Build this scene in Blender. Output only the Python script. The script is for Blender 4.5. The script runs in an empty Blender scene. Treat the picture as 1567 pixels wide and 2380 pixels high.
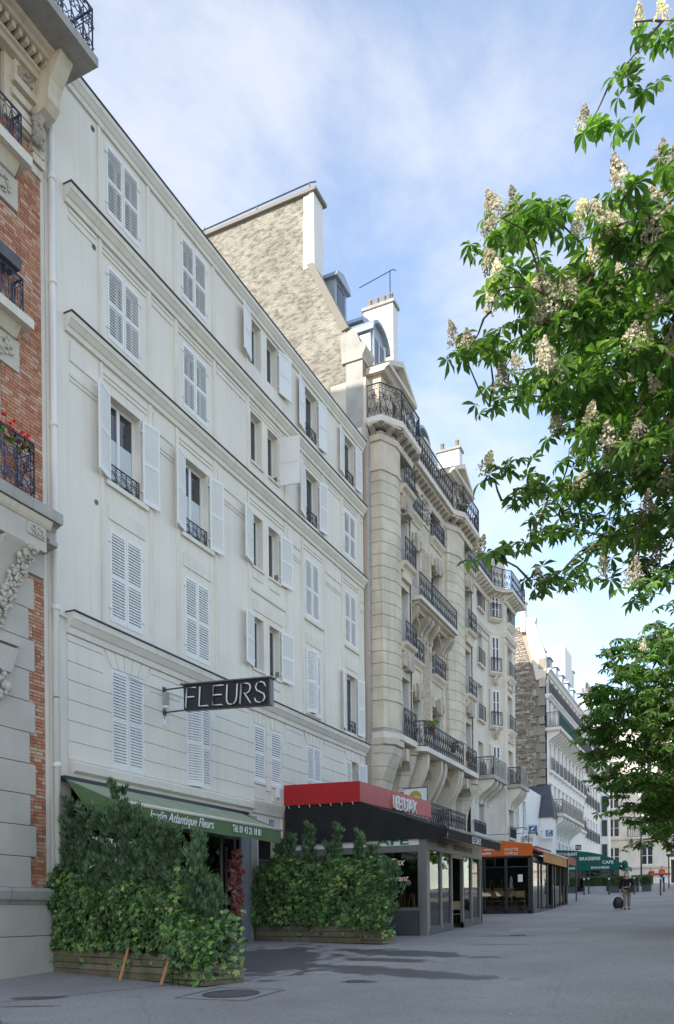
import bpy, math, random
from mathutils import Vector, Matrix, Euler
random.seed(7)
SC = bpy.context.scene
COL = SC.collection
R = math.radians

# ---------------------------------------------------------------- camera
CAMX, CAMH = 12.7, 1.72
cam = bpy.data.cameras.new('camera')
cam.sensor_fit = 'HORIZONTAL'
cam.sensor_width = 36.0
cam.lens = 1950 / 1567 * 36.0
cam.shift_x = 0.0
cam.shift_y = (2124 - 1190) / 1567
cam.clip_start = 0.1
cam.clip_end = 3000
camo = bpy.data.objects.new('camera', cam)
COL.objects.link(camo)
camo.location = (CAMX, 0, CAMH)
YAW = math.atan(920 / 1950)
camo.rotation_mode = 'XYZ'
camo.rotation_euler = (Matrix.Rotation(YAW, 4, 'Z') @ Matrix.Rotation(R(90), 4, 'X') @ Matrix.Rotation(-0.010, 4, 'Z')).to_euler()
SC.camera = camo

# ---------------------------------------------------------------- sky and sun
SUN_TRAVEL = Vector((0.25, 0.82, -0.515)).normalized()
world = bpy.data.worlds.new('World')
SC.world = world
world.use_nodes = True
nt = world.node_tree
nt.nodes.clear()
w_out = nt.nodes.new('ShaderNodeOutputWorld')
w_bg = nt.nodes.new('ShaderNodeBackground')
w_bg.inputs['Strength'].default_value = 0.15
sky = nt.nodes.new('ShaderNodeTexSky')
sky.sky_type = 'NISHITA'
sky.sun_disc = False
to_sun = -SUN_TRAVEL
sky.sun_elevation = math.asin(to_sun.z)
sky.sun_rotation = math.atan2(to_sun.x, to_sun.y)
sky.altitude = 60
sky.air_density = 1.0
sky.dust_density = 0.5
sky.ozone_density = 1.0
tc = nt.nodes.new('ShaderNodeTexCoord')
# cloud layer: project the view direction on a flat layer overhead
sep = nt.nodes.new('ShaderNodeSeparateXYZ')
nt.links.new(tc.outputs['Generated'], sep.inputs[0])
mx = nt.nodes.new('ShaderNodeMath'); mx.operation = 'MAXIMUM'; mx.inputs[1].default_value = 0.0
nt.links.new(sep.outputs['Z'], mx.inputs[0])
ad = nt.nodes.new('ShaderNodeMath'); ad.operation = 'ADD'; ad.inputs[1].default_value = 0.45
nt.links.new(mx.outputs[0], ad.inputs[0])
dvx = nt.nodes.new('ShaderNodeMath'); dvx.operation = 'DIVIDE'
dvy = nt.nodes.new('ShaderNodeMath'); dvy.operation = 'DIVIDE'
nt.links.new(sep.outputs['X'], dvx.inputs[0]); nt.links.new(ad.outputs[0], dvx.inputs[1])
nt.links.new(sep.outputs['Y'], dvy.inputs[0]); nt.links.new(ad.outputs[0], dvy.inputs[1])
cmb = nt.nodes.new('ShaderNodeCombineXYZ')
nt.links.new(dvx.outputs[0], cmb.inputs['X']); nt.links.new(dvy.outputs[0], cmb.inputs['Y'])
def w_noise(scale, detail, rough, off, dist=0.0):
    mp = nt.nodes.new('ShaderNodeMapping')
    mp.inputs['Location'].default_value = off
    mp.inputs['Rotation'].default_value = (0, 0, 0.5)
    mp.inputs['Scale'].default_value = (1.0, 1.0, 1.0)
    nt.links.new(cmb.outputs[0], mp.inputs['Vector'])
    n = nt.nodes.new('ShaderNodeTexNoise')
    n.inputs['Scale'].default_value = scale
    n.inputs['Detail'].default_value = detail
    n.inputs['Roughness'].default_value = rough
    n.inputs['Distortion'].default_value = dist
    nt.links.new(mp.outputs[0], n.inputs['Vector'])
    return n
n1 = w_noise(3.2, 12, 0.60, (2.1, 4.3, 0), 0.3)
n2 = w_noise(1.1, 4, 0.5, (7.7, 2.2, 0))
mm = nt.nodes.new('ShaderNodeMath'); mm.operation = 'MULTIPLY_ADD'; mm.inputs[1].default_value = 0.22
nt.links.new(n2.outputs[0], mm.inputs[0]); nt.links.new(n1.outputs[0], mm.inputs[2])
cr = nt.nodes.new('ShaderNodeValToRGB')
cr.color_ramp.interpolation = 'EASE'
cr.color_ramp.elements[0].position = 0.50; cr.color_ramp.elements[0].color = (0.10, 0.10, 0.10, 1)
cr.color_ramp.elements[1].position = 0.80; cr.color_ramp.elements[1].color = (0.60, 0.60, 0.60, 1)
nt.links.new(mm.outputs[0], cr.inputs[0])
cmix = nt.nodes.new('ShaderNodeMix'); cmix.data_type = 'RGBA'
CLOUD = 3.1
cmix.inputs['B'].default_value = (1.02 * CLOUD, 1.0 * CLOUD, 1.0 * CLOUD, 1)
nt.links.new(cr.outputs[0], cmix.inputs['Factor'])
nt.links.new(sky.outputs[0], cmix.inputs['A'])
nt.links.new(cmix.outputs['Result'], w_bg.inputs['Color'])
nt.links.new(w_bg.outputs[0], w_out.inputs[0])

sun = bpy.data.lights.new('sun', 'SUN')
sun.energy = 2.6
sun.angle = R(0.6)
sun.color = (1.0, 0.93, 0.82)
suno = bpy.data.objects.new('sun', sun)
COL.objects.link(suno)
suno.rotation_euler = SUN_TRAVEL.to_track_quat('-Z', 'Y').to_euler()
suno.location = (0, -40, 60)

SC.view_settings.view_transform = 'Standard'
SC.view_settings.look = 'None'
SC.view_settings.gamma = 1.0
SC.view_settings.exposure = 1.32
SC.cycles.use_denoising = True
SC.cycles.max_bounces = 8
SC.cycles.transparent_max_bounces = 12

# ---------------------------------------------------------------- materials
def new_mat(name):
    m = bpy.data.materials.new(name); m.use_nodes = True
    t = m.node_tree
    b = t.nodes['Principled BSDF']
    return m, t, b
def coords(t, scale=(1, 1, 1)):
    c = t.nodes.new('ShaderNodeTexCoord')
    mp = t.nodes.new('ShaderNodeMapping'); mp.inputs['Scale'].default_value = scale
    t.links.new(c.outputs['Object'], mp.inputs['Vector'])
    return mp.outputs[0]
def noise(t, vec, scale, detail=5, rough=.55):
    n = t.nodes.new('ShaderNodeTexNoise')
    n.inputs['Scale'].default_value = scale; n.inputs['Detail'].default_value = detail; n.inputs['Roughness'].default_value = rough
    if vec is not None: t.links.new(vec, n.inputs['Vector'])
    return n.outputs[0]
def ramp(t, fac, stops):
    r = t.nodes.new('ShaderNodeValToRGB')
    e = r.color_ramp.elements
    while len(e) < len(stops): e.new(0.5)
    for el, (p, c) in zip(e, stops):
        el.position = p; el.color = (c[0], c[1], c[2], 1) if not isinstance(c, (int, float)) else (c, c, c, 1)
    t.links.new(fac, r.inputs[0])
    return r.outputs[0]
def mixc(t, fac, a, b, mode='MIX'):
    m = t.nodes.new('ShaderNodeMix'); m.data_type = 'RGBA'; m.blend_type = mode
    for v, s in ((a, 'A'), (b, 'B')):
        if isinstance(v, tuple): m.inputs[s].default_value = (v[0], v[1], v[2], 1)
        else: t.links.new(v, m.inputs[s])
    if isinstance(fac, (int, float)): m.inputs['Factor'].default_value = fac
    else: t.links.new(fac, m.inputs['Factor'])
    return m.outputs['Result']
def bump(t, b, h, strength, dist=0.02):
    n = t.nodes.new('ShaderNodeBump'); n.inputs['Strength'].default_value = strength; n.inputs['Distance'].default_value = dist
    t.links.new(h, n.inputs['Height']); t.links.new(n.outputs[0], b.inputs['Normal'])
def sc(c, k): return tuple(min(1, x * k) for x in c)
def surf(name, c, rough=.8, var=.12, vs=1.2, bs=60, bst=.25, streak=0.0, sc_col=None, metallic=0, rand=0.0, grain=0.06, spec=.3, blotch=None):
    """plain weathered surface: broad blotches, fine grain, downward rain streaks and a little bump"""
    m, t, b = new_mat(name)
    v = coords(t)
    col = ramp(t, noise(t, v, vs, 6), [(.3, sc(c, 1 - var)), (.7, sc(c, 1 + var))])
    g = ramp(t, noise(t, v, 45, 3), [(.3, 1 - grain), (.7, 1 + grain * .3)])
    col = mixc(t, 1.0, col, g, 'MULTIPLY')
    if streak:
        vv = coords(t, (3.2, 3.2, .16))
        f = ramp(t, noise(t, vv, 1.6, 6, .6), [(.5, 0), (.78, streak)])
        col = mixc(t, f, col, sc_col or sc(c, .45))
    if blotch:
        f = ramp(t, noise(t, v, blotch[0], 8, .65), [(blotch[1], 0), (blotch[2], blotch[3])])
        col = mixc(t, f, col, blotch[4])
    if rand:
        oi = t.nodes.new('ShaderNodeObjectInfo'); ge = t.nodes.new('ShaderNodeNewGeometry')
        ad = t.nodes.new('ShaderNodeMath'); ad.operation = 'ADD'
        t.links.new(oi.outputs['Random'], ad.inputs[0]); t.links.new(ge.outputs['Random Per Island'], ad.inputs[1])
        fr = t.nodes.new('ShaderNodeMath'); fr.operation = 'FRACT'; t.links.new(ad.outputs[0], fr.inputs[0])
        col = mixc(t, 1.0, col, ramp(t, fr.outputs[0], [(0, 1 - rand), (1, 1 + rand * .4)]), 'MULTIPLY')
    t.links.new(col, b.inputs['Base Color'])
    b.inputs['Roughness'].default_value = rough; b.inputs['Metallic'].default_value = metallic
    b.inputs['Specular IOR Level'].default_value = spec
    if bst: bump(t, b, noise(t, v, bs, 4), bst, .01)
    return m
M = {}
M['stucco'] = surf('cream_stucco', (.80, .752, .652), .9, .05, .7, 90, .12, .42, (.57, .535, .465), blotch=(1.1, .60, .80, .35, (.66, .62, .535)))
M['stucco_trim'] = surf('cream_stucco_trim', (.765, .72, .625), .9, .06, 1.5, 90, .12, .30, (.45, .43, .38))
M['ledge_lead'] = surf('ledge_lead', (.10, .105, .115), .6, .25, 3)
M['white_paint'] = surf('white_shutter_paint', (.80, .79, .765), .55, .03, 2, 40, .05, .06, (.6, .6, .58), spec=.4)
M['pipe_paint'] = surf('pipe_paint', (.80, .77, .72), .45, .04, 2, 40, .05, .1, (.55, .52, .48), spec=.4)
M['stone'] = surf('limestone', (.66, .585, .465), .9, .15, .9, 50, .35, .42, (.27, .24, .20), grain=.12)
M['stone_pale'] = surf('pale_limestone', (.73, .67, .575), .9, .09, .8, 50, .3, .28, (.36, .33, .28), grain=.1)
M['stone_grey'] = surf('grey_limestone', (.42, .40, .36), .9, .18, 1.4, 40, .4, .4, (.20, .19, .18), grain=.15)
M['stone_quoin'] = surf('quoin_stone', (.56, .515, .44), .9, .08, 1.1, 60, .3, .12, (.33, .31, .27), grain=.10)
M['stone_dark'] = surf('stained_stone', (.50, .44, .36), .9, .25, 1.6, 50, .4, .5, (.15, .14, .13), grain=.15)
M['iron'] = surf('black_iron', (.045, .05, .065), .5, .2, 4, 60, .1, spec=.5)
M['iron_blue'] = surf('blue_black_iron', (.045, .055, .11), .45, .2, 4, 60, .1, spec=.5)
M['zinc'] = surf('zinc_sheet', (.36, .41, .46), .45, .14, 1.4, 30, .15, .2, (.22, .25, .28), metallic=.35)
M['slate'] = surf('slate', (.095, .10, .115), .6, .2, 2, 30, .3, rand=.25)
M['white_wall'] = surf('white_render', (.82, .80, .76), .9, .04, 1, 60, .1, .14, (.55, .53, .5))
M['mortar'] = surf('mortar', (.45, .37, .31), .95, .1, 3)
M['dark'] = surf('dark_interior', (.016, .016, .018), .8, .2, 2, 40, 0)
M['red_cloth'] = surf('red_canvas', (.42, .018, .020), .6, .10, 2, 5, .3, .12, (.35, .02, .02))
M['red_board'] = surf('worn_red_board', (.40, .010, .012), .45, .16, 3, 60, .1, spec=.5, blotch=(1.7, .62, .74, .55, (.55, .18, .03)))
M['black_cloth'] = surf('black_canvas', (.016, .016, .018), .75, .25, 2, 5, .4)
M['green_cloth'] = surf('faded_green_canvas', (.30, .345, .225), .8, .07, 1.4, 5, .3, .2, (.36, .40, .30))
M['green_valance'] = surf('green_valance', (.11, .175, .08), .8, .10, 3, 6, .35)
M['orange_cloth'] = surf('orange_canvas', (.62, .13, .022), .7, .08, 2, 150, .2)
M['ochre_cloth'] = surf('ochre_canvas', (.50, .24, .07), .7, .12, 2, 150, .2)
M['teal_cloth'] = surf('teal_canvas', (.004, .105, .075), .7, .12, 2, 150, .2)
M['grey_frame'] = surf('grey_painted_frame', (.155, .155, .15), .45, .12, 2, 60, .08, .2, (.09, .09, .09), spec=.5)
M['dark_frame'] = surf('dark_metal_frame', (.022, .024, .028), .4, .15, 3, 60, .05, spec=.5)
M['grey_panel'] = surf('dark_grey_panel', (.075, .08, .09), .5, .1, 2, 60, .08, .2, (.05, .05, .055))
M['white_print'] = surf('white_lettering', (.80, .80, .78), .6, .03, 4, 40, 0)
M['green_print'] = surf('green_lettering', (.01, .19, .09), .5, .03, 4, 40, 0)
M['black_print'] = surf('black_lettering', (.006, .006, .006), .35, .03, 4, 40, 0)
M['pink_print'] = surf('pale_orange_lettering', (.85, .62, .48), .6, .03, 4, 40, 0)
M['white_board'] = surf('white_board', (.75, .76, .76), .5, .04, 3, 40, .04, .1, (.5, .5, .5))
M['blue_plate'] = surf('blue_enamel', (.012, .02, .16), .3, .05, 4, 40, 0, spec=.5)
M['logo_blue'] = surf('slate_blue_board', (.10, .17, .30), .5, .05, 4, 40, 0)
M['ochre_disc'] = surf('ochre_disc', (.45, .36, .05), .5, .05, 4, 40, 0)
M['rust_red'] = surf('dull_red_board', (.30, .04, .03), .6, .1, 3)
M['hotel_grey'] = surf('grey_brown_board', (.11, .095, .095), .6, .1, 3)
M['neon_glass'] = surf('white_neon_glass', (.80, .80, .80), .25, .03, 4, 40, 0, spec=.6)
M['terracotta'] = surf('terracotta', (.42, .10, .045), .8, .12, 4)
M['cowl'] = surf('chimney_clay', (.30, .23, .17), .9, .2, 4, rand=.2)
M['plank'] = surf('weathered_plank', (.215, .175, .125), .85, .22, 2.2, 70, .4, .35, (.10, .095, .07), rand=.35, grain=.18, blotch=(1.3, .50, .68, .7, (.11, .13, .04)))
M['stake'] = surf('fresh_cut_stake', (.55, .27, .12), .8, .12, 4, 60, .2, rand=.15)
M['soil'] = surf('soil', (.045, .035, .025), 1, .3, 8)
M['bark'] = surf('chestnut_bark', (.065, .052, .042), .95, .3, 4, 18, .8)
M['twig'] = surf('twig_bark', (.085, .065, .05), .9, .25, 6)
M['wood_furn'] = surf('varnished_wood', (.34, .15, .06), .35, .2, 4, 40, .1, spec=.5)
M['cane'] = surf('cane', (.62, .46, .25), .6, .15, 6, 90, .3, rand=.15)
M['red_seat'] = surf('red_vinyl', (.42, .012, .016), .35, .1, 4, 40, .05, spec=.5)
M['chrome'] = surf('steel', (.5, .5, .52), .25, .05, 4, 40, 0, metallic=.9)
M['skin'] = surf('skin', (.55, .34, .25), .6, .06, 8, 60, .05)
M['hair'] = surf('brown_hair', (.16, .085, .04), .6, .25, 20, 80, .4)
M['coat'] = surf('black_wool', (.007, .008, .012), .9, .3, 6, 120, .4)
M['trouser'] = surf('taupe_trousers', (.22, .185, .155), .9, .12, 6, 100, .3)
M['mask_blue'] = surf('pale_blue_mask', (.36, .56, .72), .8, .05, 8, 60, .1)
M['shoe'] = surf('dark_shoe', (.018, .016, .015), .5, .2, 6)
M['suitcase'] = surf('black_luggage', (.010, .012, .018), .4, .25, 5, 80, .2, spec=.5)
M['orange_vest'] = surf('orange_jacket', (.62, .10, .02), .8, .1, 6)
M['rust_jacket'] = surf('rust_jacket', (.33, .075, .03), .8, .1, 6)
M['jeans'] = surf('blue_trousers', (.03, .05, .10), .9, .1, 6)
M['curtain'] = surf('pale_curtain', (.62, .66, .66), .9, .06, 3, 40, .1)
M['cast_iron'] = surf('cast_iron_cover', (.115, .112, .105), .7, .2, 5, 50, .4)
M['lit_shop'] = surf('white_shop_panel', (.78, .78, .75), .7, .04, 2)
M['pinkred'] = surf('red_fascia', (.55, .03, .06), .6, .1, 3)

def brick_mat(name, stops):
    m, t, b = new_mat(name)
    oi = t.nodes.new('ShaderNodeObjectInfo'); ge = t.nodes.new('ShaderNodeNewGeometry')
    ad = t.nodes.new('ShaderNodeMath'); ad.operation = 'ADD'
    t.links.new(oi.outputs['Random'], ad.inputs[0]); t.links.new(ge.outputs['Random Per Island'], ad.inputs[1])
    fr = t.nodes.new('ShaderNodeMath'); fr.operation = 'FRACT'; t.links.new(ad.outputs[0], fr.inputs[0])
    v = coords(t)
    col = mixc(t, 1, ramp(t, fr.outputs[0], stops), ramp(t, noise(t, v, 30, 4), [(.3, .82), (.7, 1.06)]), 'MULTIPLY')
    t.links.new(col, b.inputs['Base Color']); b.inputs['Roughness'].default_value = .85
    bump(t, b, noise(t, v, 80, 4), .3, .006)
    return m
M['brick'] = brick_mat('orange_brick', [(0, (.38, .145, .08)), (.3, (.48, .21, .12)), (.6, (.54, .26, .155)), (.8, (.57, .34, .225)), (1, (.61, .43, .32))])
M['brick_pale'] = brick_mat('pale_brick', [(0, (.48, .38, .28)), (.5, (.56, .46, .36)), (1, (.62, .53, .43))])
M['rubble'] = brick_mat('rubble_stone', [(0, (.20, .165, .125)), (.35, (.31, .265, .21)), (.7, (.40, .35, .28)), (1, (.52, .47, .38))])
M['rubble_dark'] = brick_mat('toothing_stone', [(0, (.17, .155, .14)), (.5, (.26, .235, .20)), (1, (.38, .34, .28))])

def party_mat():
    m, t, b = new_mat('rough_party_wall')
    v = coords(t)
    vw = coords(t, (1, 1, 2.2))
    col = ramp(t, noise(t, v, .55, 6, .6), [(.3, (.31, .285, .23)), (.55, (.41, .38, .31)), (.75, (.48, .45, .375))])
    st = ramp(t, noise(t, vw, 3.4, 9, .72), [(.38, .48), (.52, .96), (.75, 1.15)])
    col = mixc(t, 1, col, st, 'MULTIPLY')
    patch = ramp(t, noise(t, v, .9, 4), [(.62, 0), (.66, .55)])
    col = mixc(t, patch, col, (.43, .41, .355))
    t.links.new(col, b.inputs['Base Color']); b.inputs['Roughness'].default_value = .95
    bump(t, b, noise(t, vw, 3.4, 9, .7), 1.0, .14)
    return m
M['party'] = party_mat()

def noise_c(t, vec, scale):
    n = t.nodes.new('ShaderNodeTexNoise'); n.inputs['Scale'].default_value = scale; t.links.new(vec, n.inputs['Vector']); return n.outputs['Color']
def asphalt():
    m, t, b = new_mat('pavement_asphalt')
    v = coords(t)
    col = ramp(t, noise(t, v, .35, 6, .6), [(.32, (.30, .288, .276)), (.68, (.41, .395, .378))])
    col = mixc(t, 1, col, ramp(t, noise(t, v, 120, 3), [(.3, .80), (.7, 1.10)]), 'MULTIPLY')
    col = mixc(t, 1, col, ramp(t, noise(t, v, 22, 5, .7), [(.35, .74), (.62, 1.07)]), 'MULTIPLY')
    vo = t.nodes.new('ShaderNodeTexVoronoi'); vo.inputs['Scale'].default_value = 2.6; t.links.new(v, vo.inputs['Vector'])
    col = mixc(t, ramp(t, vo.outputs['Distance'], [(.035, .55), (.055, 0)]), col, (.16, .155, .15))
    crk = t.nodes.new('ShaderNodeTexVoronoi'); crk.feature = 'DISTANCE_TO_EDGE'; crk.inputs['Scale'].default_value = .22
    wv = mixc(t, .25, v, noise_c(t, v, 1.2)); t.links.new(wv, crk.inputs['Vector'])
    col = mixc(t, ramp(t, crk.outputs['Distance'], [(.0, .22), (.005, 0)]), col, (.16, .155, .15))
    spots = ramp(t, noise(t, v, 3.3, 5, .7), [(.62, 0), (.74, .45)])
    col = mixc(t, spots, col, (.19, .19, .19))
    # wet patches left by the flower shop's watering: masks centred where the water ran
    c = t.nodes.new('ShaderNodeTexCoord')
    wet = None
    def blob(cx_, cy_, rx, ry, rot, edge):
        mp = t.nodes.new('ShaderNodeMapping'); mp.vector_type = 'TEXTURE'
        mp.inputs['Location'].default_value = (cx_, cy_, 0); mp.inputs['Rotation'].default_value = (0, 0, rot)
        mp.inputs['Scale'].default_value = (rx, ry, 1000)
        t.links.new(c.outputs['Object'], mp.inputs['Vector'])
        ln = t.nodes.new('ShaderNodeVectorMath'); ln.operation = 'LENGTH'; t.links.new(mp.outputs[0], ln.inputs[0])
        nz = noise(t, v, 1.5, 6, .6)
        ma = t.nodes.new('ShaderNodeMath'); ma.operation = 'MULTIPLY_ADD'; ma.inputs[1].default_value = 1.9
        t.links.new(nz, ma.inputs[0]); t.links.new(ln.outputs['Value'], ma.inputs[2])
        return rmp3(ma.outputs[0], 1.75 - edge, 1.75)
    def rmp3(s, a, bb):
        mr = t.nodes.new('ShaderNodeMapRange'); mr.inputs['From Min'].default_value = a; mr.inputs['From Max'].default_value = bb
        mr.inputs['To Min'].default_value = 1; mr.inputs['To Max'].default_value = 0
        t.links.new(s, mr.inputs['Value']); return mr.outputs[0]
    for args in ((3.6, 16.0, 1.7, 4.4, .39, .10), (5.9, 17.8, 2.6, .8, -.35, .10), (7.0, 14.2, 3.0, .75, -.3, .2), (6.2, 16.2, 1.6, .5, -.2, .2),
                 (7.05, 12.73, .42, .22, 0, .2), (2.97, 9.86, .55, .28, .4, .15), (3.45, 9.1, .8, .12, .35, .15), (4.1, 7.7, 1.5, .36, -.12, .06), (7.0, 23.0, 1.2, .3, .2, .3), (7.7, 20.2, 1.5, .18, .1, .3)):
        bl = blob(*args)
        if wet is None: wet = bl
        else:
            mxn = t.nodes.new('ShaderNodeMath'); mxn.operation = 'MAXIMUM'; t.links.new(wet, mxn.inputs[0]); t.links.new(bl, mxn.inputs[1]); wet = mxn.outputs[0]
    wf = t.nodes.new('ShaderNodeMath'); wf.operation = 'MULTIPLY'; wf.inputs[1].default_value = .95
    t.links.new(wet, wf.inputs[0])
    col = mixc(t, wf.outputs[0], col, mixc(t, 1, col, (.34, .34, .36), 'MULTIPLY'))
    t.links.new(col, b.inputs['Base Color'])
    rr = t.nodes.new('ShaderNodeMapRange'); rr.inputs['To Min'].default_value = .82; rr.inputs['To Max'].default_value = .45
    t.links.new(wet, rr.inputs['Value']); t.links.new(rr.outputs[0], b.inputs['Roughness'])
    bump(t, b, noise(t, v, 90, 4), .35, .006)
    return m
M['asphalt'] = asphalt()
M['road'] = surf('road_asphalt', (.075, .075, .08), .85, .15, .6, 120, .3)

def leafm(name, stops, trans=.35, rough=.45, clump=2.2):
    m, t, b = new_mat(name)
    oi = t.nodes.new('ShaderNodeObjectInfo'); ge = t.nodes.new('ShaderNodeNewGeometry')
    ad = t.nodes.new('ShaderNodeMath'); ad.operation = 'ADD'
    t.links.new(oi.outputs['Random'], ad.inputs[0]); t.links.new(ge.outputs['Random Per Island'], ad.inputs[1])
    fr = t.nodes.new('ShaderNodeMath'); fr.operation = 'FRACT'; t.links.new(ad.outputs[0], fr.inputs[0])
    gp = t.nodes.new('ShaderNodeNewGeometry')
    col = mixc(t, 1, ramp(t, fr.outputs[0], stops), ramp(t, noise(t, gp.outputs['Position'], clump, 3), [(.36, .62), (.64, 1.32)]), 'MULTIPLY')
    t.links.new(col, b.inputs['Base Color']); b.inputs['Roughness'].default_value = rough
    b.inputs['Specular IOR Level'].default_value = .45
    tr = t.nodes.new('ShaderNodeBsdfTranslucent')
    t.links.new(mixc(t, 1, col, (1.7, 1.9, .7), 'MULTIPLY'), tr.inputs['Color'])
    ms = t.nodes.new('ShaderNodeMixShader'); ms.inputs[0].default_value = trans
    t.links.new(b.outputs[0], ms.inputs[1]); t.links.new(tr.outputs[0], ms.inputs[2])
    out = [n for n in t.nodes if n.type == 'OUTPUT_MATERIAL'][0]
    t.links.new(ms.outputs[0], out.inputs[0])
    return m
M['chestnut'] = leafm('chestnut_leaf', [(0, (.045, .10, .026)), (.35, (.08, .165, .042)), (.7, (.125, .225, .06)), (1, (.21, .31, .10))], .52, .5, 1.1)
M['ivy'] = leafm('ivy_leaf', [(0, (.035, .08, .035)), (.35, (.07, .15, .05)), (.7, (.14, .25, .075)), (.92, (.27, .40, .11)), (1, (.40, .40, .15))], .28, .32)
M['conifer'] = leafm('conifer_spray', [(0, (.045, .085, .045)), (.5, (.085, .15, .075)), (1, (.17, .24, .115))], .28, .7)
M['box_leaf'] = leafm('box_hedge_leaf', [(0, (.03, .075, .02)), (.5, (.06, .12, .03)), (1, (.12, .19, .06))], .25, .6)
M['pot_leaf'] = leafm('pot_plant_leaf', [(0, (.10, .20, .03)), (1, (.30, .36, .05))], .3)
M['petal_white'] = leafm('chestnut_blossom', [(0, (.42, .35, .33)), (.5, (.60, .54, .52)), (1, (.72, .69, .68))], .3, .8)
M['petal_red'] = leafm('cut_flower_petal', [(0, (.34, .03, .03)), (.2, (.50, .06, .08)), (.4, (.60, .26, .30)), (.55, (.62, .45, .45)), (.62, (.06, .10, .03)), (.8, (.05, .09, .03)), (.82, (.60, .14, .04)), (1, (.42, .22, .40))], .25, .7)
M['geranium'] = leafm('geranium_petal', [(0, (.6, .01, .01)), (1, (.75, .03, .02))], .25, .7)
M['rail_grey'] = surf('grey_iron', (.15, .155, .165), .6, .15, 3)
M['asphalt_patch'] = surf('asphalt_patch', (.27, .262, .255), .85, .12, 1.0, 90, .35, grain=.2)
M['asphalt_pale'] = surf('pale_asphalt_patch', (.40, .388, .372), .85, .10, 1.0, 90, .35, grain=.2)
M['litter'] = leafm('fallen_petal', [(0, (.35, .30, .24)), (1, (.62, .58, .52))], .1, .9)

def glass(name, tint=(1, 1, 1), base=.08, op=0.0):
    m, t, b = new_mat(name)
    t.nodes.remove(b)
    out = [n for n in t.nodes if n.type == 'OUTPUT_MATERIAL'][0]
    g = t.nodes.new('ShaderNodeBsdfGlossy'); g.inputs['Roughness'].default_value = .02
    tr = t.nodes.new('ShaderNodeBsdfTransparent'); tr.inputs['Color'].default_value = (*tint, 1)
    fr = t.nodes.new('ShaderNodeFresnel'); fr.inputs['IOR'].default_value = 1.5
    ma = t.nodes.new('ShaderNodeMath'); ma.operation = 'MULTIPLY_ADD'; ma.inputs[1].default_value = 1.2; ma.inputs[2].default_value = base; ma.use_clamp = True
    t.links.new(fr.outputs[0], ma.inputs[0])
    ms = t.nodes.new('ShaderNodeMixShader'); t.links.new(ma.outputs[0], ms.inputs[0])
    t.links.new(tr.outputs[0], ms.inputs[1]); t.links.new(g.outputs[0], ms.inputs[2])
    t.links.new(ms.outputs[0], out.inputs[0])
    return m
M['glass'] = glass('clear_pane', (.80, .84, .82), .10)
M['glass_cafe'] = glass('cafe_pane', (.86, .89, .87), .05)
M['teal_screen'] = surf('teal_screen', (.10, .17, .16), .8, .1, 2)
M['cafe_wall'] = surf('brown_cafe_wall', (.30, .225, .15), .7, .25, 1.5)
m, t, b = new_mat('dark_window_glass')
b.inputs['Base Color'].default_value = (.03, .038, .042, 1); b.inputs['Roughness'].default_value = .06; b.inputs['Specular IOR Level'].default_value = .8
bump(t, b, noise(t, coords(t), 1.5, 2), .04, .02)
M['glass_dark'] = m
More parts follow.
